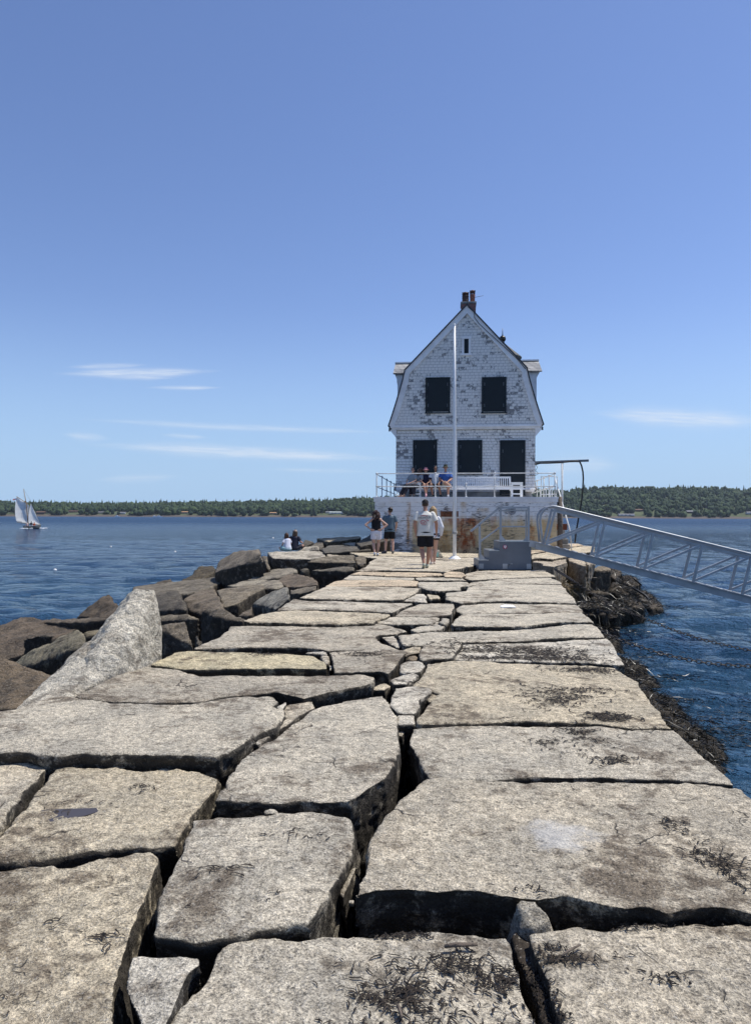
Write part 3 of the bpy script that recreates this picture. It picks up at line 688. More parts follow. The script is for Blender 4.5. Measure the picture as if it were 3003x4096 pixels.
# blocky stone standing in the foreground gap
def hull_stone(pts, vox, amp, seed, smooth=0, sharp=0.4):
    lumps = pts if isinstance(pts[0], (list, tuple)) else [pts]
    me = bpy.data.meshes.new('stone'); allV, allF = [], []
    for lump in lumps:
        bm = bmesh.new()
        for p in lump: bm.verts.new(p)
        bmesh.ops.convex_hull(bm, input=bm.verts)
        for v in [v for v in bm.verts if not v.link_faces]: bm.verts.remove(v)
        bmesh.ops.recalc_face_normals(bm, faces=bm.faces); bm.verts.index_update()
        o_ = len(allV); allF += [[v.index + o_ for v in f.verts] for f in bm.faces]; allV += [v.co[:] for v in bm.verts]; bm.free()
    me.from_pydata(allV, [], allF)
    me = remeshed(me, vox, smooth, sharp)
    V = coords(me).astype(np.float64); Nn = normals(me).astype(np.float64)
    V += Nn * (fbm(V * 1.1 + seed * 2.1, 2, seed) * amp + fbm(V * 4.5 + seed, 4, seed + 1) * amp * .6 + (0.5 - np.abs(fbm(V * 2.6 + seed * 1.3, 3, seed + 7))) * amp * .6)[:, None]
    if vox < 0.03: V += Nn * (fbm(V * 22 + seed, 3, seed + 2) * amp * .2)[:, None]
    setco(me, V); smooth_all(me); return me
def hull_obj(name, label, cat, group, pts, mat, vox, amp, col=(1, 1, 1), smooth=0):
    SEED[0] += 1
    me = hull_stone(pts, vox, amp, SEED[0], smooth); c = centred(me)
    o = mobj(name, me, M[mat], loc=c); o.color = (*col, 1); return tag(o, label, cat, group)
q = on('D4', 690, 470, -0.05)
def off(p, x, y, z): return Vector((p.x + x, p.y + y, z))
hull_obj('wedge_stone', 'blocky grey stone standing in the wide black gap of the foreground', 'stone', 'loose stones wedged in the paving gaps',
         [on('D4', 640, 338, .04), on('D4', 705, 337, .04), on('D4', 770, 415, .01), on('D4', 690, 452, 0), on('D4', 640, 474, -.03), on('D4', 600, 440, -.05), off(q, -.14, -.02, -.5), off(q, .14, -.02, -.5), off(q, .16, .16, -.5), off(q, -.12, .16, -.5)], 'fresh', 0.012, 0.012)

# ================================================================ the mass of the breakwater under the paving
def rubble_core():
    ds = np.linspace(0.5, 46, 70)
    rows = []
    for d in ds:
        xr = 2.31 + (d - 6.24) * .152 - 0.22 + (1.6 if d > 20 else 0) * min(1, max(0, (d - 20) / 2))
        xl = (-3.55 + (d - 3.0) * .22 if d < 10 else -2.0 + (d - 10) * .12) + .25
        xl = min(xl, -0.6)
        prof = [(xl - 10.5, -3.2), (xl - 8.5, -2.3), (xl - 6, -1.9), (xl - 3, -1.35), (xl - .8, -.95), (xl, -.72), ((xl + xr) / 2, -.68), (xr, -.7), (xr + .04, -1.62), (xr + .48, -1.76), (xr + 1.0, -2.3), (xr + 5, -3.4)]
        rows.append([(x, d, z) for x, z in prof])
    V = np.array(rows); k = V.shape[1]
    # finer
    V = V.reshape(-1, 3); i = np.arange((len(ds) - 1) * k).reshape(len(ds) - 1, k)[:, :-1].ravel()
    F = np.stack([i, i + 1, i + k + 1, i + k], 1)
    V = V + np.stack([fbm(V * 1.3, 3, 4) * .1, fbm(V * 1.3 + 9, 3, 5) * .1, fbm(V * 1.7, 3, 6) * .12], 1)
    o = mobj('breakwater_base', mesh_np('breakwater_base', V, F), M['wet_rock']); o.color = (.7, .7, .7, 1); tag(o, kind='structure')
rubble_core()

# ================================================================ riprap boulders
BG = 'riprap boulders along the left side of the breakwater'
def boulder(label, v, pts, z=0.0, thick=0.9, grow=1.12, col=(1, 1, 1), mat='boulder', amp=0.032, lean=(0, .18), group=BG, cat='boulder', name='boulder', smooth=0, vox=None):
    P = [on(v, p[0], p[1], p[2] if len(p) > 2 else z) for p in pts]
    c = sum(P, Vector()) / len(P)
    zb = min(p.z for p in P) - thick
    B = [Vector((c.x + (p.x - c.x) * grow + lean[0], c.y + (p.y - c.y) * grow + lean[1], zb)) for p in P]
    vv = vox or min(0.042, max(0.02, 0.0026 * c.y))
    return hull_obj(name, label, cat, group, P + B, mat, vv, amp, col, smooth)
dk, md, lt, pl = (.42, .40, .38), (.66, .63, .58), (1.05, 1.0, .92), (1.75, 1.72, 1.66)
br_ = (.62, .52, .42)
boulder('flat brown boulder cut by the left edge below the leaning pale stone', 'E3', [(-420, 860, -.45), (0, 800, -.30), (100, 815, -.28), (400, 915, -.36), (725, 1005, -.40), (560, 1150, -.42), (230, 1440, -.5), (-420, 1480, -.55)], thick=.7, col=br_)
boulder('wedge shaped grey green boulder tilted up to the right beside the leaning pale stone', 'E3', [(150, 835, -.72), (420, 660, -.50), (780, 480, -.30), (1055, 370, -.18), (1120, 440, -.18), (1140, 590, -.22), (1110, 640, -.25), (930, 610, -.28), (700, 760, -.45), (410, 915, -.66)], thick=.6, grow=.92, col=(.85, .82, .68), lean=(0, .25))
boulder('small dark block boulder half hidden behind the tilted grey green boulder', 'E3', [(295, 520, -.55), (480, 480, -.50), (720, 480, -.5), (600, 545, -.6), (400, 540, -.6)], thick=.8, grow=1.0, col=dk)
boulder('broad dark brown boulder by the water at the far left edge', 'E3', [(-380, 520, -1.0), (0, 400, -1.0), (180, 265, -.9), (300, 222, -.82), (420, 280, -.86), (720, 340, -.8), (1040, 350, -.75), (900, 450, -.8), (640, 480, -.85), (300, 500, -.95), (270, 720, -1.1), (0, 800, -1.2), (-380, 900, -1.3)], thick=.8, col=(.50, .42, .36), amp=.05)
boulder('long flat dark boulder above the tilted grey green boulder', 'E3', [(580, 300, -.75), (700, 228, -.7), (900, 235, -.66), (1200, 245, -.6), (1500, 250, -.55), (1500, 275, -.58), (1160, 300, -.64), (850, 300, -.7)], thick=.5, grow=1.0, col=(.55, .48, .42))
boulder('mossy boulder strip behind the leaning pale stone', 'E3', [(1100, 410, -.5), (1280, 385, -.5), (1480, 380, -.5), (1400, 450, -.55), (1250, 480, -.6), (1120, 500, -.6)], thick=.8, col=(.72, .66, .52))
boulder('pyramid shaped dark brown boulder at the water left of the leaning stone top', 'E2', [(720, 280, -1.2), (810, 240, -1.1), (940, 130, -.82), (1030, 82, -.75), (1140, 180, -.8), (910, 280, -1.1)], thick=.7, col=(.42, .35, .29), amp=.05)
boulder('low dark boulder in front of the pyramid shaped one', 'E2', [(910, 280, -.9), (1140, 180, -.75), (1260, 150, -.7), (1240, 210, -.75), (1100, 270, -.85)], thick=.6, col=(.45, .38, .32))
boulder('long grey boulder by the water behind the leaning stone top', 'E1', [(-140, 400, -.85), (-120, 330, -.9), (0, 330, -.85), (240, 300, -.75), (420, 262, -.65), (540, 240, -.6), (575, 275, -.62), (480, 330, -.68), (300, 380, -.75), (40, 405, -.85)], thick=.7, col=md)
boulder('rough dark block boulder beside the tip of the leaning pale stone', 'E1', [(38, 408, -.45), (200, 346, -.32), (225, 350, -.3), (292, 505, -.46), (270, 535, -.55), (50, 520, -.6)], thick=.7, grow=1.0, col=dk, amp=.05)
boulder('ribbed brown boulder sloping left in the middle of the riprap', 'E1', [(255, 425, -.5), (380, 355, -.4), (500, 335, -.32), (560, 430, -.36), (580, 500, -.42), (410, 550, -.62), (320, 520, -.62)], thick=.7, grow=1.0, col=(.70, .62, .54))
boulder('brown boulder with a sunlit top right of the ribbed one', 'E1', [(525, 355, -.32), (720, 310, -.25), (880, 296, -.22), (888, 340, -.25), (740, 380, -.30), (690, 450, -.42), (570, 480, -.48)], thick=.8, grow=1.0, col=(.85, .78, .68))
boulder('pale thin boulder behind the brown sunlit one', 'E1', [(602, 318, -.42), (720, 285, -.36), (860, 275, -.32), (1000, 275, -.28), (1038, 325, -.28), (960, 345, -.34), (890, 310, -.34), (650, 322, -.42)], thick=.6, col=(1.15, 1.1, 1.0))
boulder('smooth grey boulder with a rounded back in the rear row', 'E1', [(755, 272, -.4), (860, 225, -.32), (980, 185, -.22), (1110, 180, -.18), (1150, 205, -.18), (1040, 245, -.28), (900, 268, -.36)], thick=.7, col=(1.0, .96, .9))
boulder('brown humped boulder beside the paving edge in the rear row', 'E1', [(990, 270, -.3), (1080, 225, -.2), (1150, 220, -.15), (1300, 265, -.12), (1310, 305, -.18), (1200, 325, -.26), (1060, 325, -.34)], thick=.7, col=(.70, .6, .52))
boulder('flat grey brown boulder touching the paving edge', 'E1', [(1085, 345, -.25), (1200, 325, -.16), (1300, 312, -.1), (1290, 345, -.14), (1160, 372, -.22), (1090, 375, -.28)], thick=.7, col=(.78, .72, .64))
boulder('blue grey tilted boulder against the paving edge', 'E1', [(800, 465, -.42), (940, 370, -.18), (1070, 330, .0), (1098, 400, -.02), (1010, 440, -.12), (970, 500, -.24), (900, 480, -.3)], thick=.75, grow=1.0, col=(1.0, 1.03, 1.04))
boulder('small brown boulder left of the blue grey tilted one', 'E1', [(690, 550, -.5), (800, 475, -.38), (795, 545, -.46), (760, 560, -.5)], thick=.6, col=(.55, .48, .42))
boulder('big black shaded boulder beside the paving in the middle of the left side', 'E1', [(415, 530, -.02), (430, 510, .02), (520, 500, .06), (560, 512, .04), (745, 580, -.04), (742, 600, -.06), (640, 610, -.1), (500, 560, -.02)], thick=.9, grow=1.18, col=(.50, .46, .42), amp=.04)
boulder('thin slab boulder lying behind the grey brown upright block', 'E1', [(50, 545, -.35), (180, 528, -.3), (300, 548, -.3), (380, 572, -.3), (350, 590, -.34), (160, 570, -.36), (50, 590, -.42)], thick=.4, grow=.95, col=(.85, .78, .66))
boulder('grey brown upright block boulder right of the leaning pale stone', 'E1', [(40, 640, .06), (270, 580, .14), (285, 600, .14), (345, 800, -.1), (210, 830, -.2), (70, 850, -.25)], thick=.7, grow=1.0, col=(.82, .74, .64), amp=.03)
boulder('large tilted boulder with a dark underside against the sea', 'E1', [(545, 120, -.05), (600, 85, .1), (690, 45, .3), (850, 38, .38), (862, 60, .36), (890, 135, .1), (700, 165, -.05), (500, 215, -.35)], thick=.85, grow=.95, col=(.78, .72, .66), lean=(0, .35))
boulder('narrow boulder leaning on the right of the large tilted one', 'E1', [(868, 85, .05), (905, 82, .08), (938, 180, -.15), (915, 190, -.18)], thick=.6, col=(.75, .7, .63))
boulder('pale flat boulder with a split top near the seated couple', 'E1', [(912, 55, .14), (1100, 52, .16), (1345, 52, .18), (1365, 90, .15), (1230, 108, .1), (1120, 112, .08), (950, 100, .08)], thick=.5, grow=1.0, col=pl)
boulder('pale tilted boulder under the split topped one', 'E1', [(945, 110, 0), (1090, 112, .02), (1220, 118, .02), (1205, 150, -.1), (1180, 185, -.22), (1060, 180, -.22)], thick=.6, grow=1.0, col=(1.45, 1.4, 1.3))
boulder('dark rough block boulder with vertical drill grooves', 'E5', [(600, 610, .05), (660, 570, .1), (900, 540, .12), (1190, 520, .14), (1370, 478, .2), (1400, 520, .14), (1430, 610, .02), (1190, 600, .02), (800, 620, 0)], thick=.55, grow=1.0, col=(.75, .7, .62), amp=.05)
boulder('dark boulder with a light streak in front of the grooved block', 'E5', [(670, 755, -.12), (900, 720, -.06), (1200, 690, -.02), (1390, 685, 0), (1410, 740, -.06), (1280, 775, -.12), (900, 780, -.15)], thick=.6, grow=1.0, col=(.62, .6, .56), amp=.05)
boulder('small grey lump boulder left of the streaked boulder', 'E5', [(500, 760, -.1), (560, 725, -.04), (630, 725, -.03), (650, 775, -.12), (560, 800, -.15)], thick=.5, col=(.7, .68, .62))
boulder('pale pointed boulder just right of the seated couple', 'E5', [(430, 432, .14), (600, 360, .28), (700, 342, .33), (810, 355, .32), (822, 432, .16), (600, 436, .14)], thick=.5, grow=1.0, col=pl)
boulder('dark tilted boulder behind the seated couple', 'E5', [(520, 330, .12), (575, 240, .3), (610, 245, .3), (735, 280, .26), (690, 320, .15), (580, 350, .08)], thick=.5, col=(.42, .4, .37))
boulder('light tan long boulder at the back near the water', 'E5', [(780, 225, .36), (1000, 215, .4), (1500, 195, .5), (1480, 215, .48), (1300, 240, .42), (1150, 265, .36), (950, 280, .3), (890, 265, .3)], thick=.5, grow=1.0, col=(1.35, 1.26, 1.08))
boulder('dark grey rounded boulder before the light tan long one', 'E5', [(660, 350, .1), (760, 290, .22), (870, 280, .25), (890, 340, .15), (840, 400, .06)], thick=.4, col=(.55, .53, .5))
boulder('pale triangular flat boulder in the shade zone behind the woman in white shorts', 'E5', [(1145, 305, .24), (1300, 275, .3), (1425, 262, .34), (1400, 340, .2), (1300, 325, .2)], thick=.4, grow=1.0, col=(1.5, 1.5, 1.45))
boulder('black tilted boulder rising behind the woman in white shorts', 'P', [(1425, 2172, .35), (1480, 2140, .55), (1560, 2118, .7), (1560, 2160, .5), (1440, 2185, .28)], thick=.5, grow=1.0, col=dk)
boulder('flat shaded boulder in the dark hollow left of the deck wall', 'E5', [(860, 400, .12), (980, 345, .2), (1240, 345, .22), (1652, 340, .26), (1652, 420, .12), (1200, 430, .1), (900, 460, .05)], thick=.5, grow=1.0, col=(.5, .5, .5))
boulder('pale flat boulder behind the grooved block', 'E5', [(930, 485, .1), (1000, 478, .12), (1220, 505, .1), (1180, 525, .08), (960, 530, .05)], thick=.4, grow=1.0, col=(1.5, 1.4, 1.25))
boulder('cracked upright boulder at the left end of the paving near the walkers', 'E5', [(1400, 540, .05), (1470, 490, .1), (1520, 520, .1), (1600, 560, .06), (1590, 620, -.02), (1500, 680, -.1), (1440, 640, -.05)], thick=.5, grow=1.0, col=(.8, .74, .66))
boulder('brown weedy boulder at the water edge below the large tilted one', 'E1', [(240, 290, -1.3), (380, 190, -1.1), (430, 158, -1.0), (515, 175, -.95), (500, 215, -1.0), (400, 270, -1.2)], thick=.6, col=(1, 1, .9), mat='wet_rock', amp=.07)
boulder('low brown weedy boulder at the water further left', 'E1', [(0, 330, -1.55), (80, 285, -1.45), (160, 265, -1.4), (215, 290, -1.42), (100, 320, -1.5)], thick=.5, mat='wet_rock', amp=.07)
boulder('dark filling boulder between the large tilted and the smooth grey one', 'E1', [(560, 250, -.55), (700, 235, -.5), (840, 190, -.4), (850, 215, -.42), (770, 265, -.5), (600, 290, -.6)], thick=.6, col=(.45, .42, .38))
boulder('dark boulder under the sunlit brown one', 'E1', [(880, 350, -.45), (1030, 330, -.4), (1085, 350, -.4), (1000, 400, -.5), (850, 440, -.55)], thick=.5, col=(.5, .45, .4))
boulder('small dark stone boulder beside the black shaded one', 'E1', [(380, 790, -.28), (350, 720, -.3), (370, 690, -.28), (400, 760, -.25)], thick=.5, col=dk)
# the pale stone leaning up at the left edge of the paving
pk = 6.75
hull_obj('leaning_stone', 'tall pale granite stone standing on edge at the left of the paving', 'stone', None,
         [[at('E2', 900, 510, 6.55), at('E2', 1050, 370, 6.65), at('E2', 1150, 190, 6.75), at('E2', 1250, 75, 6.85), at('E2', 1300, 55, pk), at('E2', 1450, 40, pk + .05), at('E2', 1478, 200, pk), at('E2', 1480, 340, pk), at('E2', 1518, 680, 6.72), at('E2', 1400, 740, 6.5),
           at('E2', 1060, 830, 6.0), at('E2', 1110, 560, 6.25), at('E2', 1190, 370, 6.42), at('E2', 820, 800, 6.0), Vector((-2.32, 7.1, -.1)), Vector((-2.25, 7.1, .45)), Vector((-2.5, 6.7, -.2)), at('E2', 1400, 720, 6.4) + Vector((0, 0, -.5)), Vector((-2.3, 6.0, -.45))],
          [at('E2', 165, 1150, 5.5), at('E2', 520, 835, 6.2), at('E2', 760, 630, 6.5), at('E2', 900, 520, 6.55), at('E2', 1000, 620, 6.3), at('E2', 1060, 820, 6.05), at('E2', 860, 960, 5.8), at('E2', 600, 1100, 5.5), Vector((-2.62, 5.5, -.4)), Vector((-2.3, 6.0, -.45)), Vector((-2.62, 6.4, -.3))],
          [at('E2', 165, 1150, 5.5), at('E2', 350, 985, 5.85), at('E2', 520, 835, 6.2), at('E2', 700, 1040, 5.55), at('E2', 400, 1150, 5.3), Vector((-2.62, 5.3, -.4)), Vector((-2.55, 5.9, -.4))]], 'fresh', 0.014, 0.034, (1.24, 1.27, 1.32))

# ================================================================ weedy rocks on the right
def ribbons(P, D, L, Wd, g, droop=0.6, seg=3, jit=.22):
    """P start points, D unit directions, L lengths -> flat strips that sag; returns V, F"""
    n = len(P); V = []; side = np.cross(D, g.standard_normal((n, 3))); side /= np.linalg.norm(side, axis=1, keepdims=True)
    pos = P.copy(); d = D.copy()
    for s in range(seg + 1):
        w = Wd * (1 - 0.75 * s / seg)
        V.append(pos - side * w[:, None] / 2); V.append(pos + side * w[:, None] / 2)
        pos = pos + d * (L / seg)[:, None]
        d = d + np.array([0, 0, -droop / seg]) + g.standard_normal((n, 3)) * jit; d /= np.linalg.norm(d, axis=1, keepdims=True)
    V = np.stack(V, 1).reshape(-1, 3); k = 2 * (seg + 1)
    F = []
    for s in range(seg): F.append(np.array([2 * s, 2 * s + 1, 2 * s + 3, 2 * s + 2]))
    F = (np.array(F)[None] + (np.arange(n) * k)[:, None, None]).reshape(-1, 4)
    return V, F
def weed_material(name, a, b, rough=0.42):
    k = Mat(name, rough, 0.35)
    rnd = k.N('ShaderNodeNewGeometry').outputs['Random Per Island']
    k.color(k.mix(rnd, a, b)); return k.m
M['kelp'] = weed_material('rockweed', (.008, .0075, .006), (.030, .026, .014), 0.34)
M['kelp_yellow'] = weed_material('yellow_rockweed', (.05, .034, .008), (.13, .085, .02))
M['dry_weed'] = weed_material('dry_seaweed', (.014, .012, .010), (.062, .046, .032), 0.7)
def drape(o, n, mat, lmin=.16, lmax=.40, w=.013, seed=1, zmin=None):
    g = np.random.default_rng(seed); n = int(n * 2.6)
    me = o.data; V = coords(me); Nn = normals(me)
    ok = np.where(Nn[:, 2] > -0.15)[0]
    i = g.choice(ok, n); P = V[i].astype(float); Nv = Nn[i].astype(float)
    down = np.array([0, 0, -1.0]) - Nv * (-Nv[:, 2:3])
    down += g.standard_normal((n, 3)) * .16 + Nv * .05; down /= np.linalg.norm(down, axis=1, keepdims=True)
    VV, FF = ribbons(P + Nv * .015, down, g.uniform(lmin, lmax, n), np.full(n, w), g, .35, 3, .10)
    tag(mobj('seaweed', mesh_np('seaweed', VV, FF), M[mat], o), kind='stuff')
WG = 'weedy rocks at the waterline on the right'
def wrock(label, pts, z, thick=.9, col=(1, 1, 1), weed=900, mat='wet_rock', kelp='kelp', v='E4', amp=.06, grow=1.1, cat='rock', **kw):
    o = boulder(label, v, pts, z, thick, grow, col, mat, amp, group=WG, name='shore_rock', cat=cat, **kw)
    if weed: drape(o, weed, kelp, seed=SEED[0])
    return o
gr = dict(mat='boulder', amp=.04, weed=0)
slab('sunlit block at the right edge beside the grey steps with a tall rough face', T('E4', (0, 255), (60, 218), (230, 232), (345, 197), (383, 206), (395, 258), (300, 288), (240, 305), (110, 288), (95, 262)), z=-.04, thick=1.25, mat='block', amp=.03)
slab('block with a shaded face under the foot of the gangway', T('E4', (398, 202), (470, 196), (560, 214), (600, 244), (622, 298), (560, 288), (480, 258), (425, 240)), z=-.08, thick=1.2, amp=.03, col=WARM, mat='block')
slab('small block at the end of the row under the gangway', T('E4', (604, 228), (700, 240), (703, 268), (642, 288)), z=-.12, thick=1.0, amp=.03, col=DARK, mat='block')
slab('slab row corner behind the gangway foot', T('E4', (-20, 160), (160, 130), (310, 95), (560, 62), (716, 76), (712, 128), (480, 158), (400, 178), (380, 192), (230, 216), (60, 206), (-20, 215)), z=.06, thick=.9, col=TAN)
slab('furthest paving slab at the right corner of the deck wall', T('E4', (-30, 120), (310, 42), (530, 42), (585, 58), (310, 88), (150, 125), (-30, 155)), z=.12, thick=.9, col=ORNG)
wrock('tall weed topped rock under the first chain', [(450, 440), (520, 402), (630, 405), (655, 440), (640, 480), (560, 518), (430, 520)], -.7, 1.3, (1.3, 1.2, .9), 500, kelp='kelp_yellow')
wrock('small dark cube rock behind the tall weed topped rock', [(650, 410), (755, 405), (750, 430), (655, 430)], -.6, .9, (.7, .7, .7), **gr)
wrock('brown flat topped rock under the gangway', [(690, 330), (800, 290), (900, 300), (895, 350), (800, 345), (720, 360)], -.4, 1.0, (.85, .75, .62), **gr)
wrock('upright brown column rock below the flat topped rock', [(730, 356), (880, 372), (890, 390), (780, 392)], -.62, 1.0, (.7, .6, .5), **gr)
wrock('leaning dark rock right of the brown column', [(905, 310), (1000, 340), (1020, 400), (950, 450), (910, 420)], -.9, .9, weed=500)
wrock('furthest weedy rock at the tip by the water', [(1010, 430), (1100, 400), (1200, 450), (1240, 520), (1150, 540), (1020, 480)], -1.3, .8)
wrock('pointed weedy rock in the middle of the tip', [(870, 580, -1.2), (930, 490, -.95), (1050, 520, -1.1), (1140, 580, -1.2), (1100, 640, -1.3), (900, 600, -1.2)], -1.1, .8)
wrock('flat weedy rock below the brown column', [(650, 570), (750, 540), (860, 560), (880, 620), (700, 620), (650, 600)], -1.1, .8, weed=600)
wrock('broad weedy rock with a deep shaded side', [(1000, 630), (1100, 610), (1200, 700), (1280, 780), (1180, 790), (1050, 720)], -1.3, .7, weed=1000)
wrock('round weedy rock like a cushion behind the paving edge', [(550, 740), (620, 690), (720, 700), (810, 760), (800, 800), (560, 790)], -1.1, .9)
wrock('weedy rock under the middle of the first chain', [(680, 670), (780, 640), (840, 690), (830, 740), (740, 710)], -1.1, .8, weed=500)
wrock('weedy rock with brown trailing fronds near the water', [(850, 740), (950, 710), (1080, 740), (1170, 780), (1100, 810), (900, 800)], -1.3, .7)
wrock('front weedy rock with long hanging fronds', [(540, 820), (700, 790), (820, 820), (840, 860), (560, 870)], -1.2, .9, weed=1100)
wrock('front weedy rock by the floating weed', [(830, 810), (950, 800), (1000, 860), (990, 890), (850, 880)], -1.3, .8, weed=900)
wrock('outermost sloping weedy rock touching the sea', [(1200, 600), (1300, 580), (1450, 700), (1500, 780), (1380, 790), (1260, 700)], -1.6, .6, weed=1100)
wrock('yellow green weedy rock close to the paving edge', [(200, 540), (290, 500), (400, 540), (440, 640), (400, 700), (320, 640)], -.62, 1.1, (1.5, 1.3, .7), 700, kelp='kelp_yellow')
wrock('small weedy rock at the waterline near the second chain', [(720, 1030), (850, 990), (950, 1000), (960, 1050), (860, 1060)], -1.55, .6, weed=900)
for lab, x, y, z, r in [('weedy rock tight against the paving where the second chain hangs', 560, 660, -1.60, .6), ('low weedy rock off the slab heaped with seaweed', 690, 830, -1.64, .55), ('low weedy rock off the orange tinged slab', 800, 925, -1.66, .5), ('long low weedy rock off the middle of the orange tinged slab', 905, 1060, -1.64, .5),
                     ('dark weedy rock off the drill notched slab', 1010, 1190, -1.64, .45), ('weedy rock awash off the lower end of the drill notched slab', 1130, 1320, -1.63, .45), ('nearest weedy rock at the right edge of the photo', 1265, 1440, -1.62, .45)]:
    p = on('C7', x, y, z); g = np.random.default_rng(int(x))
    pts = [p + Vector((math.cos(a_) * r * g.uniform(.5, .9), math.sin(a_) * r * g.uniform(1.0, 1.7), g.uniform(-.10, .06))) for a_ in np.linspace(0, 5.6, 9)]
    pts += [p + Vector((math.cos(a_) * r * 1.1, math.sin(a_) * r * 1.9, -.7)) for a_ in np.linspace(0, 5.6, 9)]
    o = hull_obj('shore_rock', lab, 'rock', WG, pts, 'wet_rock', .04, .07, (.45, .45, .42), 1)
    drape(o, 1100, 'kelp', .08, .24, .011, seed=int(x))
def floating_weed():
    g = np.random.default_rng(5); P = []
    for v, x, y, r, n in [('E4', 1050, 950, .9, 500), ('E4', 1250, 870, .7, 350), ('E4', 1480, 780, .7, 350), ('E4', 900, 1060, .7, 350), ('C7', 700, 600, .9, 420), ('C7', 760, 680, .9, 420), ('C7', 850, 780, .8, 420), ('C7', 960, 930, .7, 500), ('C7', 1130, 1100, .8, 500), ('C7', 1250, 1250, .7, 420), ('C7', 1400, 1340, .7, 420), ('C7', 1550, 1440, .7, 420), ('E4', 1000, 860, .8, 300)]:
        p = on(v, x, y, SEA + .02)
        n = int(n * .5); q = np.stack([p.x + g.normal(0, r * .75, n), p.y + g.normal(0, r * .45, n), np.full(n, SEA + .045)], 1); P.append(q)
    P = np.concatenate(P); n = len(P); a = g.random(n) * 6.28
    D = np.stack([np.cos(a), np.sin(a), g.uniform(-.05, .08, n)], 1); D /= np.linalg.norm(D, axis=1, keepdims=True)
    V, F = ribbons(P, D, g.uniform(.08, .22, n), np.full(n, .014), g, .25)
    tag(mobj('floating_seaweed', mesh_np('floating_seaweed', V, F), M['kelp']), 'brown seaweed floating on the water off the right side', 'seaweed', kind='stuff')
floating_weed()

# ---------------------------------------------------------------- dry seaweed on the paving, laid on whatever is under it
def bvh_all(names):
    vs, fs, k = [], [], 0
    for o in COL.objects:
        if o.type == 'MESH' and o.parent is None and o.name.split('.')[0] in names:
            V = coords(o.data) + np.array(o.location); f = np.empty(len(o.data.polygons) * 4, dtype=np.int32)
            L = len(o.data.loops); li = np.empty(L, dtype=np.int32); o.data.loops.foreach_get('vertex_index', li)
            if L == len(o.data.polygons) * 4:
                vs.append(V); fs.append(li.reshape(-1, 4) + k); k += len(V)
    V = np.concatenate(vs); F = np.concatenate(fs)
    return BVHTree.FromPolygons(V.tolist(), F.tolist())
GROUND = bvh_all({'granite_slab', 'wedge_stone', 'joint_debris'})
def floor_z(x, y, default=0.0):
    h = GROUND.ray_cast(Vector((x, y, 1.2)), Vector((0, 0, -1)), 1.75)
    return h[0].z if h[0] is not None else None
def weed_strands(spots, seed, width=.0046):
    """dry strands: thin curved tubes lying on the stone"""
    g = np.random.default_rng(seed); bm = bmesh.new()
    for v, x, y, rx, ry, n, lmax in spots:
        p = on(v, x, y, 0.03)
        for i in range(int(n * 1.4)):
            cx, cy = p.x + g.normal(0, rx), p.y + g.normal(0, ry)
            a = g.random() * 6.28; L = g.uniform(.25, 1) * lmax * .55; k = 6; cur = g.normal(0, .9); pts = []; lift = g.uniform(.0, .008)
            for s in range(k + 1):
                z = floor_z(cx, cy)
                if z is None: break
                pts.append(Vector((cx, cy, z + .004 + lift * math.sin(math.pi * s / k))))
                cx += math.cos(a) * L / k; cy += math.sin(a) * L / k; a += cur / k + g.normal(0, .25)
            if len(pts) < 4: continue
            w = width * g.uniform(.5, 1.25)
            rs = [w * (.35 + .65 * math.sin(math.pi * (.12 + .85 * j / (len(pts) - 1)))) / 2 * (1 if g.random() > .12 else 2.2) for j in range(len(pts))]
            rings = []
            for j, q in enumerate(pts):
                t = (pts[min(j + 1, len(pts) - 1)] - pts[max(j - 1, 0)]).normalized(); sdir = t.cross(Vector((0, 0, 1))).normalized()
                rings.append([bm.verts.new(q + sdir * rs[j]), bm.verts.new(q + Vector((0, 0, rs[j] * 1.1))), bm.verts.new(q - sdir * rs[j])])
            for A_, B_ in zip(rings, rings[1:]):
                for c in range(2): bm.faces.new((A_[c], A_[c + 1], B_[c + 1], B_[c]))
    me = bpy.data.meshes.new('dry_seaweed'); bm.to_mesh(me); bm.free(); return me
def clump(label, spots, seed, width=.0046):
    me = weed_strands(spots, seed, width); c = centred(me)
    tag(mobj('seaweed_clump', me, M['dry_weed'], loc=c), label, 'seaweed', 'clumps of dry seaweed on the paving', 'stuff')
clump('black dry seaweed scattered over the bottom middle slab', [('D4', 330, 560, .09, .03, 60, .10), ('D4', 450, 600, .10, .03, 55, .10), ('D4', 560, 640, .05, .02, 60, .08), ('D4', 60, 700, .08, .03, 65, .11), ('D4', 140, 690, .06, .025, 60, .11), ('D4', 240, 780, .09, .03, 35, .09), ('D4', 560, 700, .09, .04, 25, .07), ('D4', 150, 600, .12, .04, 30, .08), ('D4', 350, 830, .14, .03, 35, .09), ('D4', 20, 850, .10, .03, 20, .1)], 21)
clump('dry seaweed packed into the joint between the two bottom slabs', [('D4', 690, 590, .02, .02, 70, .06), ('D4', 715, 660, .02, .02, 80, .06), ('D4', 745, 730, .02, .02, 80, .06), ('D4', 775, 800, .02, .02, 80, .06), ('D4', 800, 860, .02, .02, 60, .06)], 22)
clump('thin dry seaweed beside the joint on the bottom right slab', [('D4', 800, 550, .07, .025, 50, .09), ('D4', 850, 575, .05, .015, 25, .1), ('D4', 1280, 650, .05, .02, 18, .08)], 23)
clump('dark line of dry seaweed on the right of the biggest slab', [('D4', 1330, 30, .05, .05, 30, .12), ('D4', 1450, 160, .06, .05, 40, .13), ('D4', 1540, 200, .04, .05, 40, .13), ('D4', 1600, 270, .02, .04, 14, .1)], 24)
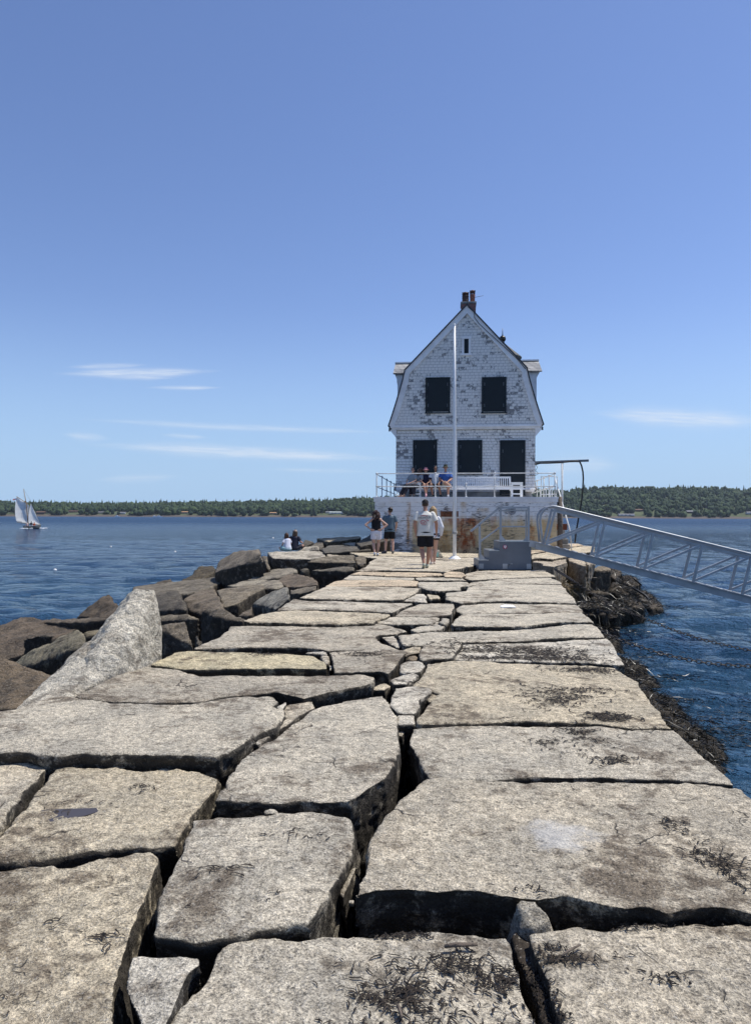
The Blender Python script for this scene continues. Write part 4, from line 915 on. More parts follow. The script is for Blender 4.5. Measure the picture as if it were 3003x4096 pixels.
clump('heap of black dry seaweed on the pale slab at the right edge', [('C7', 60, 740, .30, .14, 260, .22), ('C7', 190, 790, .22, .12, 220, .22), ('C7', 300, 820, .15, .07, 80, .2), ('C6', 1500, 815, .3, .18, 150, .22), ('C6', 1620, 880, .25, .06, 120, .2)], 25, .0075)
clump('black seaweed tuft near the right end of the orange tinged slab', [('D2', 940, 100, .18, .06, 110, .2)], 26, .007)
clump('mat of black seaweed in the middle of the orange tinged slab', [('D2', 820, 205, .20, .12, 130, .18), ('D2', 800, 250, .15, .08, 60, .18), ('D2', 980, 190, .12, .04, 30, .18)], 27, .0065)
clump('bushy black seaweed tuft on the crack before the drill notched slab', [('D2', 1040, 310, .10, .05, 130, .17)], 28, .0065)
clump('loose seaweed bits on the drill notched slab', [('D2', 900, 370, .06, .06, 50, .14), ('D2', 740, 410, .07, .03, 25, .12), ('D2', 1060, 485, .10, .03, 45, .14), ('D2', 960, 415, .1, .05, 25, .13), ('D2', 880, 445, .1, .03, 10, .12)], 29, .006)
clump('wispy seaweed on the grey slab right of the yellowish one', [('C6', 750, 875, .12, .07, 70, .2), ('C6', 120, 900, .10, .04, 30, .18)], 30, .0065)
clump('small seaweed curls on the squarish middle slab', [('D3', 960, 215, .05, .02, 10, .13), ('D3', 1310, 60, .06, .03, 14, .1), ('D3', 840, 365, .02, .01, 3, .05), ('D3', 1220, 320, .02, .02, 4, .06)], 31)
clump('thin seaweed twist on the bottom left slab', [('D3', 480, 450, .04, .02, 14, .13), ('D3', 290, 380, .03, .02, 5, .1), ('D3', 60, 720, .04, .04, 8, .07)], 32)
clump('brown seaweed bits by the foot of the blocky stone', [('D4', 130, 445, .05, .012, 60, .07), ('D4', 680, 300, .04, .015, 14, .06), ('D4', 1150, 422, .12, .01, 40, .07)], 33)
clump('seaweed scraps on the puddle slab', [('D1', 640, 590, .05, .03, 14, .1), ('D1', 430, 650, .12, .02, 8, .09), ('D1', 310, 690, .1, .02, 6, .08)], 34)
def driftwood(label, v, a, b, r):
    p, q2 = on(v, *a, .02), on(v, *b, .02)
    for w in (p, q2): w.z = (floor_z(w.x, w.y) or 0) + r + .012
    c = (p + q2) / 2
    o = MB().tube([p - c, (p - c) * .3 + Vector((0, 0, .004)), q2 - c], [r * .7, r, r * .6], 8).build('driftwood', M['wood'], loc=c); tag(o, label, 'driftwood')
driftwood('short piece of grey driftwood in the seaweed of the bottom middle slab', 'D4', (310, 525), (455, 518), .008)
driftwood('brown stick end among the seaweed at the bottom middle', 'D4', (105, 785), (125, 840), .006)
driftwood('pale straw stick lying across the seaweed by the joint', 'D4', (826, 586), (908, 530), .0045)
# puddle
pp = [on('D1', x, y, .012) for x, y in ((135, 722), (190, 700), (300, 694), (430, 690), (440, 706), (380, 724), (280, 745), (200, 752), (160, 740))]
c = sum(pp, Vector()) / len(pp)
fz = [floor_z(c.x + dx, c.y + dy) or 0 for dx in np.linspace(-.22, .22, 9) for dy in (-.04, -.02, 0, .02, .04)]
zz = float(np.percentile(fz, 58))
km = Mat('puddle_water', .22, .25); km.color((.060, .050, .046))
tag(MB().prism([(p.x - c.x, p.y - c.y, 0) for p in pp], (0, 0, -.012), (0, 0, 0)).build('puddle', km.m, loc=(c.x, c.y, zz)), kind='structure')

pp = on('C3', 260, 891, .06)
pz_ = (floor_z(pp.x, pp.y) or .05) + .004
tag(MB().prism([(-.10, -.05, 0), (.02, -.07, .01), (.12, -.02, 0), (.09, .06, .02), (-.04, .05, .03), (-.12, .02, .01)], (0, 0, 0), (0, 0, .012)).build('paper_scrap', M['white'], loc=(pp.x, pp.y, pz_)), 'small white paper scrap lying on a slab of the right side', 'paper scrap')
# ================================================================ keeper's house on its deck
YAW = R(-6.0)
HO = Vector((3.96, 31.2, 0.0))                 # foot of the house front, on the paving level
DECK = 2.236
EX = Vector((math.cos(YAW), math.sin(YAW), 0)); EY = Vector((-math.sin(YAW), math.cos(YAW), 0))
def hl(v, x, y, w=0.0):
    """point of the house front (depth w) seen in the survey photo, in house coordinates (u, height over the deck)"""
    a, b = ray(v, x, y); D = Vector((a, 1.0, b)); O = Vector((0, 0, EYE))
    P0 = HO + EY * w; t = (P0 - O).dot(EY) / D.dot(EY); p = O + D * t
    return (p - HO).dot(EX), p.z - DECK
def hw(u, w, z): return HO + EX * u + EY * w + Vector((0, 0, z))       # z over paving level
house = empty('keepers_house', (HO.x, HO.y, DECK), YAW)
tag(house, 'white shingled lighthouse keeper house with peeling paint and dark shutters', 'house')
peak = hl('B1', 875, 222); kl = hl('B1', 383, 740); kr = hl('B1', 1375, 748); el_ = hl('B1', 240, 1203); er = hl('B1', 1500, 1203)
wl = hl('C2', 300, 300)[0]; wr = hl('C2', 1443, 300)[0]
ez = (el_[1] + er[1]) / 2; umid = peak[0]
khalf = (kr[0] - kl[0]) / 2; kz = (kl[1] + kr[1]) / 2; ehalf = (er[0] - el_[0]) / 2; pz = peak[1]
cu = (el_[0] + er[0]) / 2; wl, wr = cu - (wr - wl) / 2, cu + (wr - wl) / 2
DEPTH = 8.8
def half_at(z):
    """half width of the gable inside its rake boards"""
    if z >= kz: return khalf * (pz - z) / (pz - kz)
    return khalf + (ehalf - khalf) * ((kz - z) / (kz - ez)) ** 1.15
# shingled walls: each course is a real lapped strip
def courses(bm, prof, z0, z1, step, facing, flare=None):
    """prof(z)->(a,b); facing(u,z,out)->point"""
    z = z0
    while z < z1 - 1e-3:
        zt = min(z + step, z1)
        a0, b0 = prof(z); a1, b1 = prof(zt)
        if b0 - a0 > .02:
            fl = flare(z) if flare else 0; flt = flare(zt) if flare else 0
            p = [facing(a0, z, .022 + fl), facing(b0, z, .022 + fl), facing(max(a1, min(b1, b1)), zt, .004 + flt) if False else facing(b1, zt, .004 + flt), facing(a1, zt, .004 + flt)]
            v = [bm.verts.new(q) for q in p]; bm.faces.new(v)
            lo_ = [bm.verts.new(facing(a0, z, .004 + fl)), bm.verts.new(facing(b0, z, .004 + fl))]
            bm.faces.new((lo_[0], lo_[1], v[1], v[0]))
        z = zt
ST = 0.125
front = lambda u, z, o: Vector((u, -o, z))
b_ = MB()
skirt = lambda z: .12 * max(0, (0.75 - z) / .4) ** 1.5
courses(b_.bm, lambda z: (wl, wr), 0.37, ez - .16, ST, front, skirt)
courses(b_.bm, lambda z: (cu - half_at(z) + .10, cu + half_at(z) - .10), ez, pz - .25, ST, lambda u, z, o: Vector((u, -o - .14, z)))
lw = lambda u, z, o: Vector((wl - o, u, z)); rw = lambda u, z, o: Vector((wr + o, u, z))
courses(b_.bm, lambda z: (0, DEPTH), 0.37, ez - .05, ST, lw, skirt)
courses(b_.bm, lambda z: (0, DEPTH), 0.37, ez - .05, ST, rw, skirt)
M['front_shingle'] = shingle_paint('front_shingles', amount=0.62)
fw = b_.build('wall', M['front_shingle'], house)
# solid body behind the shingles
gab = [(wl + .01, 0.3), (wr - .01, 0.3), (wr - .01, ez), (cu + ehalf - .3, ez + .02), (cu + khalf - .22, kz), (umid, pz - .26), (cu - khalf + .22, kz), (cu - ehalf + .3, ez + .02), (wl + .01, ez)]
MB().prism([(u, 0, z) for u, z in gab], (0, .02, 0), (0, DEPTH, 0)).build('wall_core', M['trim'], house)
MB().span(wl + .12, wr - .12, .10, DEPTH - .1, -.02, .40).build('stone_base', M['concrete'], house)
# frieze band, corner boards, rake boards
MB().span(cu - ehalf + .05, cu + ehalf - .05, -.20, .0, ez - .085, ez).span(cu - ehalf + .10, cu + ehalf - .10, -.13, .0, ez - .16, ez - .087).build('frieze_board', M['trim'], house)
for s, u in ((-1, wl), (1, wr)):
    MB().prism([(u, -.12, ez - .16), (u + s * .30, -.12, ez - .16), (u, -.12, ez - .52)], (0, 0, 0), (0, .10, 0)).build('bracket', M['trim'], house)
    MB().span(u + s * .30 - .03, u + s * .30 + .03, -.16, -.10, ez - .24, ez - .10).build('gutter_end', M['black'], house)
def rake(s):
    pts = [(cu + s * ehalf, ez)] + [(cu + s * half_at(z), z) for z in np.linspace(ez, kz, 7)[1:]] + [(umid, pz)]
    inn = []
    W_ = .24
    for i, (u, z) in enumerate(pts):
        a = pts[max(i - 1, 0)]; c = pts[min(i + 1, len(pts) - 1)]
        t = Vector((c[0] - a[0], c[1] - a[1])).normalized(); nrm = Vector((-t.y, t.x)) * s
        inn.append((u + nrm.x * W_, z + nrm.y * W_))
    inn[-1] = (umid, pz - W_ * 1.45); inn[0] = (pts[0][0] - s * W_ * .9, ez)
    return pts, inn
for s in (-1, 1):
    pts, inn = rake(s)
    b_ = MB(); b2 = MB()
    for i in range(len(pts) - 1):
        q = [(pts[i][0], 0, pts[i][1]), (pts[i + 1][0], 0, pts[i + 1][1]), (inn[i + 1][0], 0, inn[i + 1][1]), (inn[i][0], 0, inn[i][1])]
        b_.prism(q, (0, -.215, 0), (0, -.12, 0))
        # narrow moulding along the inner edge of the board
        m1 = [(inn[i][0] + (pts[i][0] - inn[i][0]) * f, 0, inn[i][1] + (pts[i][1] - inn[i][1]) * f) for f in (0.0, .22)]
        m2 = [(inn[i + 1][0] + (pts[i + 1][0] - inn[i + 1][0]) * f, 0, inn[i + 1][1] + (pts[i + 1][1] - inn[i + 1][1]) * f) for f in (0.0, .22)]
        b2.prism([m1[0], m1[1], m2[1], m2[0]], (0, -.235, 0), (0, -.218, 0))
    bb = b_.build('rake_board', M['trim'], house)
    b2.build('moulding', M['trim'], bb)
def roof_sheet():
    P = []
    for s in (-1, 1):
        pts, _ = rake(s)
        P.append(pts)
    line = P[0] + P[1][::-1][1:]
    b = MB()
    th = .05
    for i in range(len(line) - 1):
        a, c = Vector((line[i][0], 0, line[i][1])), Vector((line[i + 1][0], 0, line[i + 1][1]))
        t = (c - a).normalized(); nn = Vector((-t.z, 0, t.x))
        ext = t * .03
        b.prism([a - ext + nn * .002, c + ext + nn * .002, c + ext + nn * th, a - ext + nn * th], (0, -.27, 0), (0, DEPTH + .25, 0))
    return b
rf = roof_sheet().build('roof', plain('dark_slate_edge', (.045, .05, .06), .6), house)
# shutters
def shutter(v, x0, y0, x1, y1, w=0.0, zb=None):
    u0, z1 = hl(v, x0, y0, w); u1, z0 = hl(v, x1, y1, w)
    if zb is not None: z0 = zb
    y = w - .14 if z0 > ez - .5 else w
    b = MB().span(u0 + .05, u1 - .05, y - .06, y + .02, z0 + .05, z1 - .05)
    for k in range(4):
        uu = u0 + .05 + (u1 - u0 - .1) * (k + .5) / 4
        b.span(uu - (u1 - u0) / 8 + .012, uu + (u1 - u0) / 8 - .012, y - .072, y - .058, z0 + .07, z1 - .07)
    sh = b.build('shutter', M['shutter'], house)
    MB().span(u0 - .02, u0 + .045, y - .085, y - .005, z0, z1).span(u1 - .045, u1 + .02, y - .085, y - .005, z0, z1).span(u0 + .046, u1 - .046, y - .085, y - .005, z1 - .048, z1).span(u0 - .05, u1 + .05, y - .10, y - .004, z0 - .035, z0 - .002).build('frame', M['shutter'], sh)
    for uu in (u0 + .10, u1 - .10):
        for zz in (z0 + (z1 - z0) * .2, z0 + (z1 - z0) * .8):
            MB().span(uu - .012, uu + .012, y - .10, y - .073, zz - .07, zz + .07).build('hinge', M['steel'], sh)
shutter('B1', 541, 814, 735, 1098); shutter('B1', 1002, 811, 1196, 1098)
shutter('C2', 439, 126, 629, 402); shutter('C2', 808, 126, 1001, 402)
shutter('C2', 1155, 127, 1356, 480, zb=.16)
# small slit window in the gable
u0, z1 = hl('B1', 853, 495); u1, z0 = hl('B1', 889, 612)
sw = MB().span(u0, u1, -.175, -.15, z0, z1).build('slit_window', M['shutter'], house)
MB().span(u0 - .09, u0 - .003, -.20, -.12, z0 - .02, z1).span(u1 + .003, u1 + .09, -.20, -.12, z0 - .02, z1).span(u0 - .12, u1 + .12, -.21, -.12, z1 + .003, z1 + .10).span(u0 - .15, u1 + .15, -.23, -.12, z0 - .10, z0 - .023).build('window_frame', M['trim'], sw)
# dormers on both sides
def dormer(s):
    w0, w1 = 2.2, 4.6
    ub = cu + s * (khalf - .5); ue = cu + s * (khalf + (.72 if s < 0 else .95))
    zt, zb = kz + 1.07, kz + .33
    d = MB().prism([(ub, w0, ez + .5), (cu + s * (khalf + (.52 if s < 0 else .72)), w0, ez + .5), (cu + s * (khalf + (.52 if s < 0 else .72)), w0, zb - .3), (cu + s * (khalf + (.66 if s < 0 else .88)), w0, zb), (ub, w0, zb)], (0, 0, 0), (0, w1 - w0, 0)).build('dormer', M['trim'], house)
    MB().prism([(0, w0 - .16, zb), (0, w0 - .12, zb - .05), (0, (w0 + w1) / 2, zt - .06), (0, w1 + .12, zb - .05), (0, w1 + .16, zb), (0, (w0 + w1) / 2, zt)], (ub - s * 1.2, 0, 0), (ue, 0, 0)).build('dormer_roof', M['slate'], d)
    MB().bar((ub - s * 1.2, (w0 + w1) / 2, zt + .03), (ue + s * .01, (w0 + w1) / 2, zt + .03), .16, .07).build('ridge_cap', M['white'], d)
    MB().span(cu + s * (khalf + .5), cu + s * (khalf + (.55 if s < 0 else .75)), w0 + .5, w1 - .5, ez + .9, zb - .45).build('dormer_window', M['shutter'], d)
dormer(-1); dormer(1)
# chimney with two pots
c0 = hl('B1', 824, 190, 1.2); c1 = hl('B1', 951, 190, 1.2)
cz = c0[1]; cw = (c1[0] - c0[0]); cc = (c0[0] + c1[0]) / 2
ch = MB().span(cc - cw / 2 + .02, cc + cw / 2 - .02, 1.0, 1.75, pz - 1.1, cz - .10).build('chimney', M['brick'], house)
MB().span(cc - cw / 2 - .01, cc + cw / 2 + .01, .97, 1.78, cz - .098, cz, .015).build('chimney_cap', M['concrete'], ch)
a0 = hl('B1', 863, 182, 1.35); a1 = hl('B1', 863, 112, 1.35); h1 = a1[1] - cz
prof = [(.155, 0.0)]
for k in range(5): prof += [(.165, .03 + k * .075), (.135, .065 + k * .075)]
pot = MB().lathe((a0[0], 1.35, cz + .002), prof + [(.13, h1 * .70)], 18).build('chimney_pot', M['pot'], ch)
def crown(u, z, r, parent, mat):
    b = MB()
    for k in range(4):
        a = math.pi / 4 + k * math.pi / 2
        b.bar((u + r * .9 * math.cos(a), 1.35 + r * .9 * math.sin(a), z), (u + r * 1.25 * math.cos(a), 1.35 + r * 1.25 * math.sin(a), z + .16), .05, .03)
    b.ball((u, 1.35, z + .13), (r * .95, r * .95, .08), 12)
    for k in range(2):
        for q in range(7):
            a0_ = math.pi * q / 7; a1_ = math.pi * (q + 1) / 7
            c_, s_ = (1, 0) if k == 0 else (0, 1)
            b.bar((u + r * .9 * math.cos(a0_) * c_, 1.35 + r * .9 * math.cos(a0_) * s_, z + .16 * math.sin(a0_)), (u + r * .9 * math.cos(a1_) * c_, 1.35 + r * .9 * math.cos(a1_) * s_, z + .16 * math.sin(a1_)), .035, .03)
    b.build('pot_crown', mat, parent)
crown(a0[0], cz + h1 * .70, .15, pot, M['pot'])
b0 = hl('B1', 921, 183, 1.35); h2 = hl('B1', 921, 92, 1.35)[1] - cz
pot2 = MB().lathe((b0[0], 1.35, cz + .002), [(.115, 0), (.11, h2 * .45), (.13, h2 * .5), (.112, h2 * .55), (.13, h2 * .62), (.11, h2 * .72)], 18).build('chimney_pot', M['pot2'], ch); tag(pot2, 'taller smooth red chimney pot')
crown(b0[0], cz + h2 * .72, .12, pot2, M['pot'])
p, q = hl('B1', 940, 143, 1.35), hl('B1', 1012, 129, 1.35)
MB().tube([(p[0], 1.35, p[1]), (q[0], 1.35, q[1])], .008, 6).build('wire_arm', M['iron'], ch)
lr = MB().tube([(umid + .02, -.05, pz + .02), (umid + .02, -.05, pz + .32)], .012, 6)
cab = [hl('B1', x, y, -.24) for x, y in ((885, 222), (935, 268), (938, 310), (975, 360), (1060, 440), (1160, 530), (1290, 650), (1360, 735))]
lr.tube([(umid + .02, -.05, pz + .03)] + [(u, -.245, z) for u, z in cab], .012, 6)
lr.build('lightning_rod', M['iron'], house)
# light tower behind, only its cap shows over the roof
tx, tw, tz = 2.18, 8.6, 0
tw_ = MB().span(tx - 1.35, tx + 1.35, tw - 1.35, tw + 1.35, 0, 5.6).build('tower', M['brick'], house)
lt = MB().lathe((tx, tw, 5.6), [(.85, 0), (.85, 2.35), (.84, 2.36)], 16).build('lantern_room', M['black'], tw_)
MB().lathe((tx, tw, 0), [(.4, 7.97), (1.05, 7.98), (1.06, 8.03), (.12, 8.84), (.11, 8.95)], 24).build('lantern_roof', plain('lantern_cap', (.26, .24, .19), .45, metal=.3), tw_)
MB().ball((tx, tw, 9.09), .185, 20).tube([(tx, tw, 9.24), (tx, tw, 9.36), (tx, tw, 9.68)], [.05, .025, .010], 8).build('vent_ball', plain('dark_bronze', (.05, .045, .035), .35, metal=.6), tw_)

# ================================================================ deck the house stands on (painted board face, rust stains)
U0, U1, W0, W1 = -3.79, 3.62, -2.36, 11.8
deck = empty('foundation', (HO.x, HO.y, 0), YAW)
tag(deck, 'white rust stained board faced foundation under the lighthouse house', 'foundation')
def boards():
    k = Mat('rusty_white_boards', 0.75, 0.3); o = k.obj(); s = k.N('ShaderNodeSeparateXYZ', None, Vector=o); u, z = s.outputs[0], s.outputs[2]
    v = k.N('ShaderNodeCombineXYZ', None, X=k.math('ADD', u, s.outputs[1]), Y=z, Z=0.0).outputs[0]
    base = k.mix(k.noise(v, 1.5, 4), (.80, .79, .77), (.88, .87, .85))
    # yellow-brown wash over the lower right
    jag = k.math('MULTIPLY', k.noise(k.scale(v, (5, .6, 1)), 1.0, 5, .65), .9)
    rows = k.math('MULTIPLY', k.noise(k.scale(v, (.5, 9, 1)), 1.0, 2), .5)
    lo = k.math('SUBTRACT', k.math('ADD', 1.05, jag), k.math('ADD', z, k.math('MULTIPLY', rows, .3)))
    right = k.ramp(u, -2.35, -2.15)
    wash = k.math('MULTIPLY', k.math('MULTIPLY', k.ramp(lo, -.25, .40), right), .92)
    c = k.mix(wash, base, k.mix(k.noise(k.scale(v, (6, 1.2, 1)), 1.0, 4), (.60, .36, .13), (.82, .66, .38)))
    def stain(u0_, u1_, z0_, z1_, col, strength, soft=.12, seed=0.0):
        global _q
        sx_ = k.math('MULTIPLY', k.ramp(u, u0_ - soft, u0_ + soft), k.ramp(u, u1_ + soft, u1_ - soft))
        sz_ = k.math('MULTIPLY', k.ramp(z, z0_ - .3, z0_ + .35), k.ramp(z, z1_ + .06, z1_ - .02))
        n = k.ramp(k.noise(k.scale(k.N('ShaderNodeVectorMath', {'operation': 'ADD'}, i0=v, i1=(seed, seed, 0)).outputs[0], (3.6, 1.5, 1)), 1.0, 6, .7), .34, .60)
        return k.math('MULTIPLY', k.math('MULTIPLY', sx_, sz_), k.math('MULTIPLY', n, strength)), col
    def su(x, y): return hl('C2', x, y, W0)
    for (xa, ya, xb, yb, col, st, soft, sd_) in [(385, 640, 415, 1030, (.50, .24, .06), .95, .06, 1), (790, 775, 955, 1050, (.32, .085, .025), 1.0, .10, 2), (700, 775, 1000, 830, (.34, .10, .03), .95, .2, 3), (640, 880, 760, 1060, (.52, .28, .09), .85, .15, 4), (1080, 760, 1140, 800, (.46, .14, .045), .9, .05, 5), (1080, 835, 1130, 870, (.46, .14, .045), .8, .04, 6),
                                             (830, 640, 880, 700, (.54, .33, .12), .7, .08, 7), (960, 690, 1060, 740, (.56, .36, .14), .75, .1, 8), (1380, 840, 1440, 960, (.5, .2, .06), .85, .05, 9), (1180, 850, 1260, 960, (.54, .29, .1), .6, .1, 10), (1480, 780, 1600, 1000, (.6, .4, .17), .7, .2, 11), (440, 1000, 480, 1055, (.32, .15, .05), .7, .04, 12), (560, 1000, 720, 1050, (.36, .2, .08), .6, .1, 13), (690, 690, 800, 720, (.34, .17, .07), .6, .05, 14), (140, 650, 260, 700, (.5, .4, .22), .4, .1, 15)]:
        (ua, za), (ub, zb) = su(xa, ya), su(xb, yb)
        f, col = stain(ua, ub, zb + DECK, za + DECK, col, st, soft, sd_)
        c = k.mix(f, c, col)
    # paint flaked off in thin horizontal lips, showing grey wood
    fl = k.noise(k.scale(v, (4.5, 42, 1)), 1.0, 4, .6); fz = k.noise(v, 1.3, 3)
    fk = k.ramp(k.math('ADD', fl, k.math('MULTIPLY', fz, .55)), 0.87, .90)
    c = k.mix(k.math('MULTIPLY', fk, .9), c, k.mix(k.noise(v, 30, 3), (.035, .028, .022), (.12, .10, .085)))
    lowl = k.math('MULTIPLY', k.math('MULTIPLY', k.ramp(u, -1.9, -2.3), k.ramp(z, .95, .55)), k.ramp(k.noise(k.scale(v, (1.6, 7, 1)), 1.0, 4, .6), .50, .56))
    c = k.mix(lowl, c, (.21, .215, .22))
    k.color(c)
    k.bump(k.math('SUBTRACT', k.noise(k.scale(v, (3, 40, 1)), 1.0, 4), k.math('MULTIPLY', fk, 1.2)), .008)
    return k.m
M['boards'] = boards()
nb = 9; ztop = DECK - .20; zlow = .28
b_ = MB()
for i in range(nb):
    z0 = zlow + (ztop - zlow) * i / nb; z1 = zlow + (ztop - zlow) * (i + 1) / nb
    b_.prism([(0, W0 - .012, z0 + .008), (0, W0 + .03, z0 + .008), (0, W0 + .03, z1), (0, W0 + .002, z1)], (U0 + .035, 0, 0), (U1 - .06, 0, 0))
    for s, u in ((-1, U0 + .03), (1, U1 - .055)):
        b_.prism([(u + s * .012, 0, z0 + .008), (u - s * .03, 0, z0 + .008), (u - s * .03, 0, z1), (u + s * .002, 0, z1)], (0, W0 + .031, 0), (0, W1, 0))
b_.build('board_face', M['boards'], deck)
MB().span(U0 + .05, U1 - .075, W0 + .035, W1 - .02, -.3, DECK - .10).build('core', M['concrete'], deck)
MB().span(U0 + .03, U1 - .05, W0 - .005, W0 + .034, -.25, zlow + .004).build('sill_beam', M['boards'], deck)
MB().span(U0 - .03, U1 + .005, W0 - .05, W1 + .03, DECK - .075, DECK).span(U0 - .02, U1 - .01, W0 - .03, W1, DECK - .20, DECK - .077).build('deck_edge', M['trim'], deck)
# round vent plate and ring bolt on the face
vu, vz = hl('C2', 1252, 715, W0); vz += DECK
vt = MB().span(vu - .15, vu + .15, W0 - .035, W0 - .013, vz - .02, vz + .16).lathe((vu, W0 - .03, vz + .02), [(.155, -.012), (.155, .0), (.15, .012)], 20, 'Y').build('vent_plate', plain('grey_vent', (.32, .32, .33), .6), deck)
MB().lathe((vu, W0 - .05, vz + .04), [(.085, -.006), (.085, .006)], 18, 'Y').build('vent_hole', M['steel'], vt)
ru, rz_ = hl('C2', 865, 1047, W0); rz_ += DECK
MB().tube([(ru + .055 * math.cos(a), W0 - .05, rz_ + .06 * math.sin(a)) for a in np.linspace(0, 2 * math.pi, 15)], .012, 6).build('ring_bolt', M['iron'], deck)
# caution board: rust brown with darker lettering
s0 = hl('C5', 1155, 232, W0); s1 = hl('C5', 1409, 313, W0)
def text_mesh(txt, size, M4, extr=.004):
    cu_ = bpy.data.curves.new('lettering', 'FONT'); cu_.body = txt; cu_.size = size; cu_.align_x = 'CENTER'; cu_.align_y = 'CENTER'; cu_.extrude = extr; cu_.resolution_u = 3
    o = bpy.data.objects.new('lettering', cu_); COL.objects.link(o); dg = bpy.context.evaluated_depsgraph_get(); dg.update()
    me = bpy.data.meshes.new_from_object(o.evaluated_get(dg)); bpy.data.objects.remove(o); bpy.data.curves.remove(cu_)
    me.transform(M4); return me
sign = empty('caution_sign', hw(0, 0, 0), YAW); sign.location = hw((s0[0] + s1[0]) / 2, W0 - .03, DECK + (s0[1] + s1[1]) / 2)
tag(sign, 'rust brown board sign with faded lettering fixed to the white board wall behind the flagpole', 'sign')
sww, shh = s1[0] - s0[0], s0[1] - s1[1]
MB().span(-sww / 2, sww / 2, 0, .022, -shh / 2, shh / 2).build('board', plain('rusty_sign', (.20, .075, .035), .8, var=.35, scale=9), sign)
UP = Matrix.Rotation(R(90), 4, 'X')
mobj('lettering', text_mesh('CAUTION', .125, Matrix.Translation((-.0, -.002, shh / 2 - .062)) @ UP), M['black'], sign)
b_ = MB()
g_ = np.random.default_rng(4)
for r_ in range(3):
    x = -sww / 2 + .12
    while x < sww / 2 - .12:
        L_ = g_.uniform(.03, .08); b_.span(x, x + L_, -.003, .001, -.025 - r_ * .032, -.012 - r_ * .032); x += L_ + .02
b_.build('faded_lines', plain('faded_lettering', (.085, .03, .02), .8), sign)

# ---------------------------------------------------------------- pipe railing round the deck
rail = empty('deck_railing', (HO.x, HO.y, DECK), YAW); tag(rail, 'white pipe railing with ball joints round the edge of the deck', 'railing')
RH, RM = .965, .44
fu = [U0 + .09] + [hl('C2', x, 500, W0 + .1)[0] for x in (620, 1108)] + [U1 - .12]
def post(u, w, h=RH, name='post'):
    MB().tube([(u, w, 0), (u, w, h)], .024, 10).lathe((u, w, 0), [(.06, 0), (.06, .012), (.03, .02)], 12).ball((u, w, h), .045, 10).ball((u, w, RM if h > .6 else h), .042, 10).build(name, M['whitepipe'], rail)
for u in fu: post(u, W0 + .1)
su_ = hl('C2', 873, 500, W0 + .1)[0]; post(su_, W0 + .1, RM + .1)
def railing(pts, h, sag=0.0, name='rail'):
    P = []
    for a, b in zip(pts, pts[1:]):
        for k in range(8):
            t = k / 8; P.append((a[0] + (b[0] - a[0]) * t, a[1] + (b[1] - a[1]) * t, h - sag * 4 * t * (1 - t)))
    P.append((*pts[-1], h))
    MB().tube(P, .020, 8).build(name, M['whitepipe'], rail)
fp = [(u, W0 + .1) for u in fu]
railing(fp, RH); railing(fp, RM, .012)
lp = [(U0 + .09, W0 + .1 + 2.3 * k) for k in range(6)]; rp = [(U1 - .12, W0 + .1 + 1.7 * k) for k in (0, 1, 2)] + [(U1 - .12, 3.6), (U1 - .12, 6), (U1 - .12, 8.5), (U1 - .12, 11)]
for p in lp[1:]: post(*p)
for p in rp[1:]: post(*p)
railing(lp, RH, .03); railing(lp, RM, .03); railing(rp, RH, .03); railing(rp, RM, .03)
for w in (W0 + .9, W0 + 1.5, .4, 1.2, 2.4): post(U1 - .12, w, RM + .02)
# side gate frame at the right front corner
MB().tube([(U1 - .02, W0 + .35, 0), (U1 + .02, W0 + .35, .83), (U1 - .25, W0 + .6, .86)], .018, 8).tube([(U1 - .0, W0 + .35, .12), (U1 - .6, W0 + .6, .12)], .018, 8).tube([(U1 - .6, W0 + .6, 0), (U1 - .6, W0 + .6, .86), (U1 - .02, W0 + .35, .83)], .018, 8).build('gate_frame', M['whitepipe'], rail)

# ---------------------------------------------------------------- stair, post, boom with hose on the right side of the deck
stair = empty('side_stair', hw(U1, W0 + .9, 0), YAW); tag(stair, 'stone side stair with a slanting bright handrail against the right end of the deck', 'stairs')
b_ = MB(); ns = 10
for i in range(ns):
    z0 = .1 + i * (DECK - .1) / ns
    b_.span(.02, .62 - i * .028, i * .27, 3.4, z0, z0 + (DECK - .1) / ns - .012, .012)
b_.build('step_blocks', M['concrete'], stair)
MB().tube([(.66, -.05, .35), (.62, .25, 1.0), (.44, 2.3, DECK + .55), (.40, 2.8, DECK + .95)], .028, 8).tube([(.67, -.02, .0), (.66, -.05, .36)], .022, 8).tube([(.5, 1.5, 1.2), (.49, 1.5, 2.1)], .02, 8).build('handrail', M['whitepipe'], stair)
MB().span(.1, .5, -.02, .26, .9, 1.15).build('rusty_patch', plain('rust_block', (.16, .05, .025), .8), stair)
fpost = MB().tube([(0, 0, -.3), (.01, 0, 1.0), (-.01, .01, 2.13)], [.105, .10, .095], 12).build('fender_post', M['wood'], None, loc=hw(U1 + .09, W0 + .12, .12)); tag(fpost, 'weathered brown timber post at the right corner of the white board wall', 'post')
boom = empty('fuel_boom', hw(wr, 1.0, 0), YAW); tag(boom, 'grey horizontal pipe boom with a hanging black hose right of the house', 'boom')
def bl(x, y, w=1.0):
    u, z = hl('Z7', x, y, w); return (u - wr, 0, z + DECK)
A_, B_ = bl(440, 228), bl(1432, 194)
MB().bar(A_, B_, .07, .10).build('beam', M['steel'], boom)
b_ = MB()
for x, y in ((570, 238), (780, 230), (950, 228), (1240, 212)):
    p = bl(x, y); b_.box(p, (.10, .12, .06))
b_.build('clamp', M['steel'], boom)
P_ = [bl(950, 225), bl(946, 660)]
MB().tube([P_[0], (P_[1][0], 0, .1)], .045, 10).build('support_post', M['whitepipe'], boom)
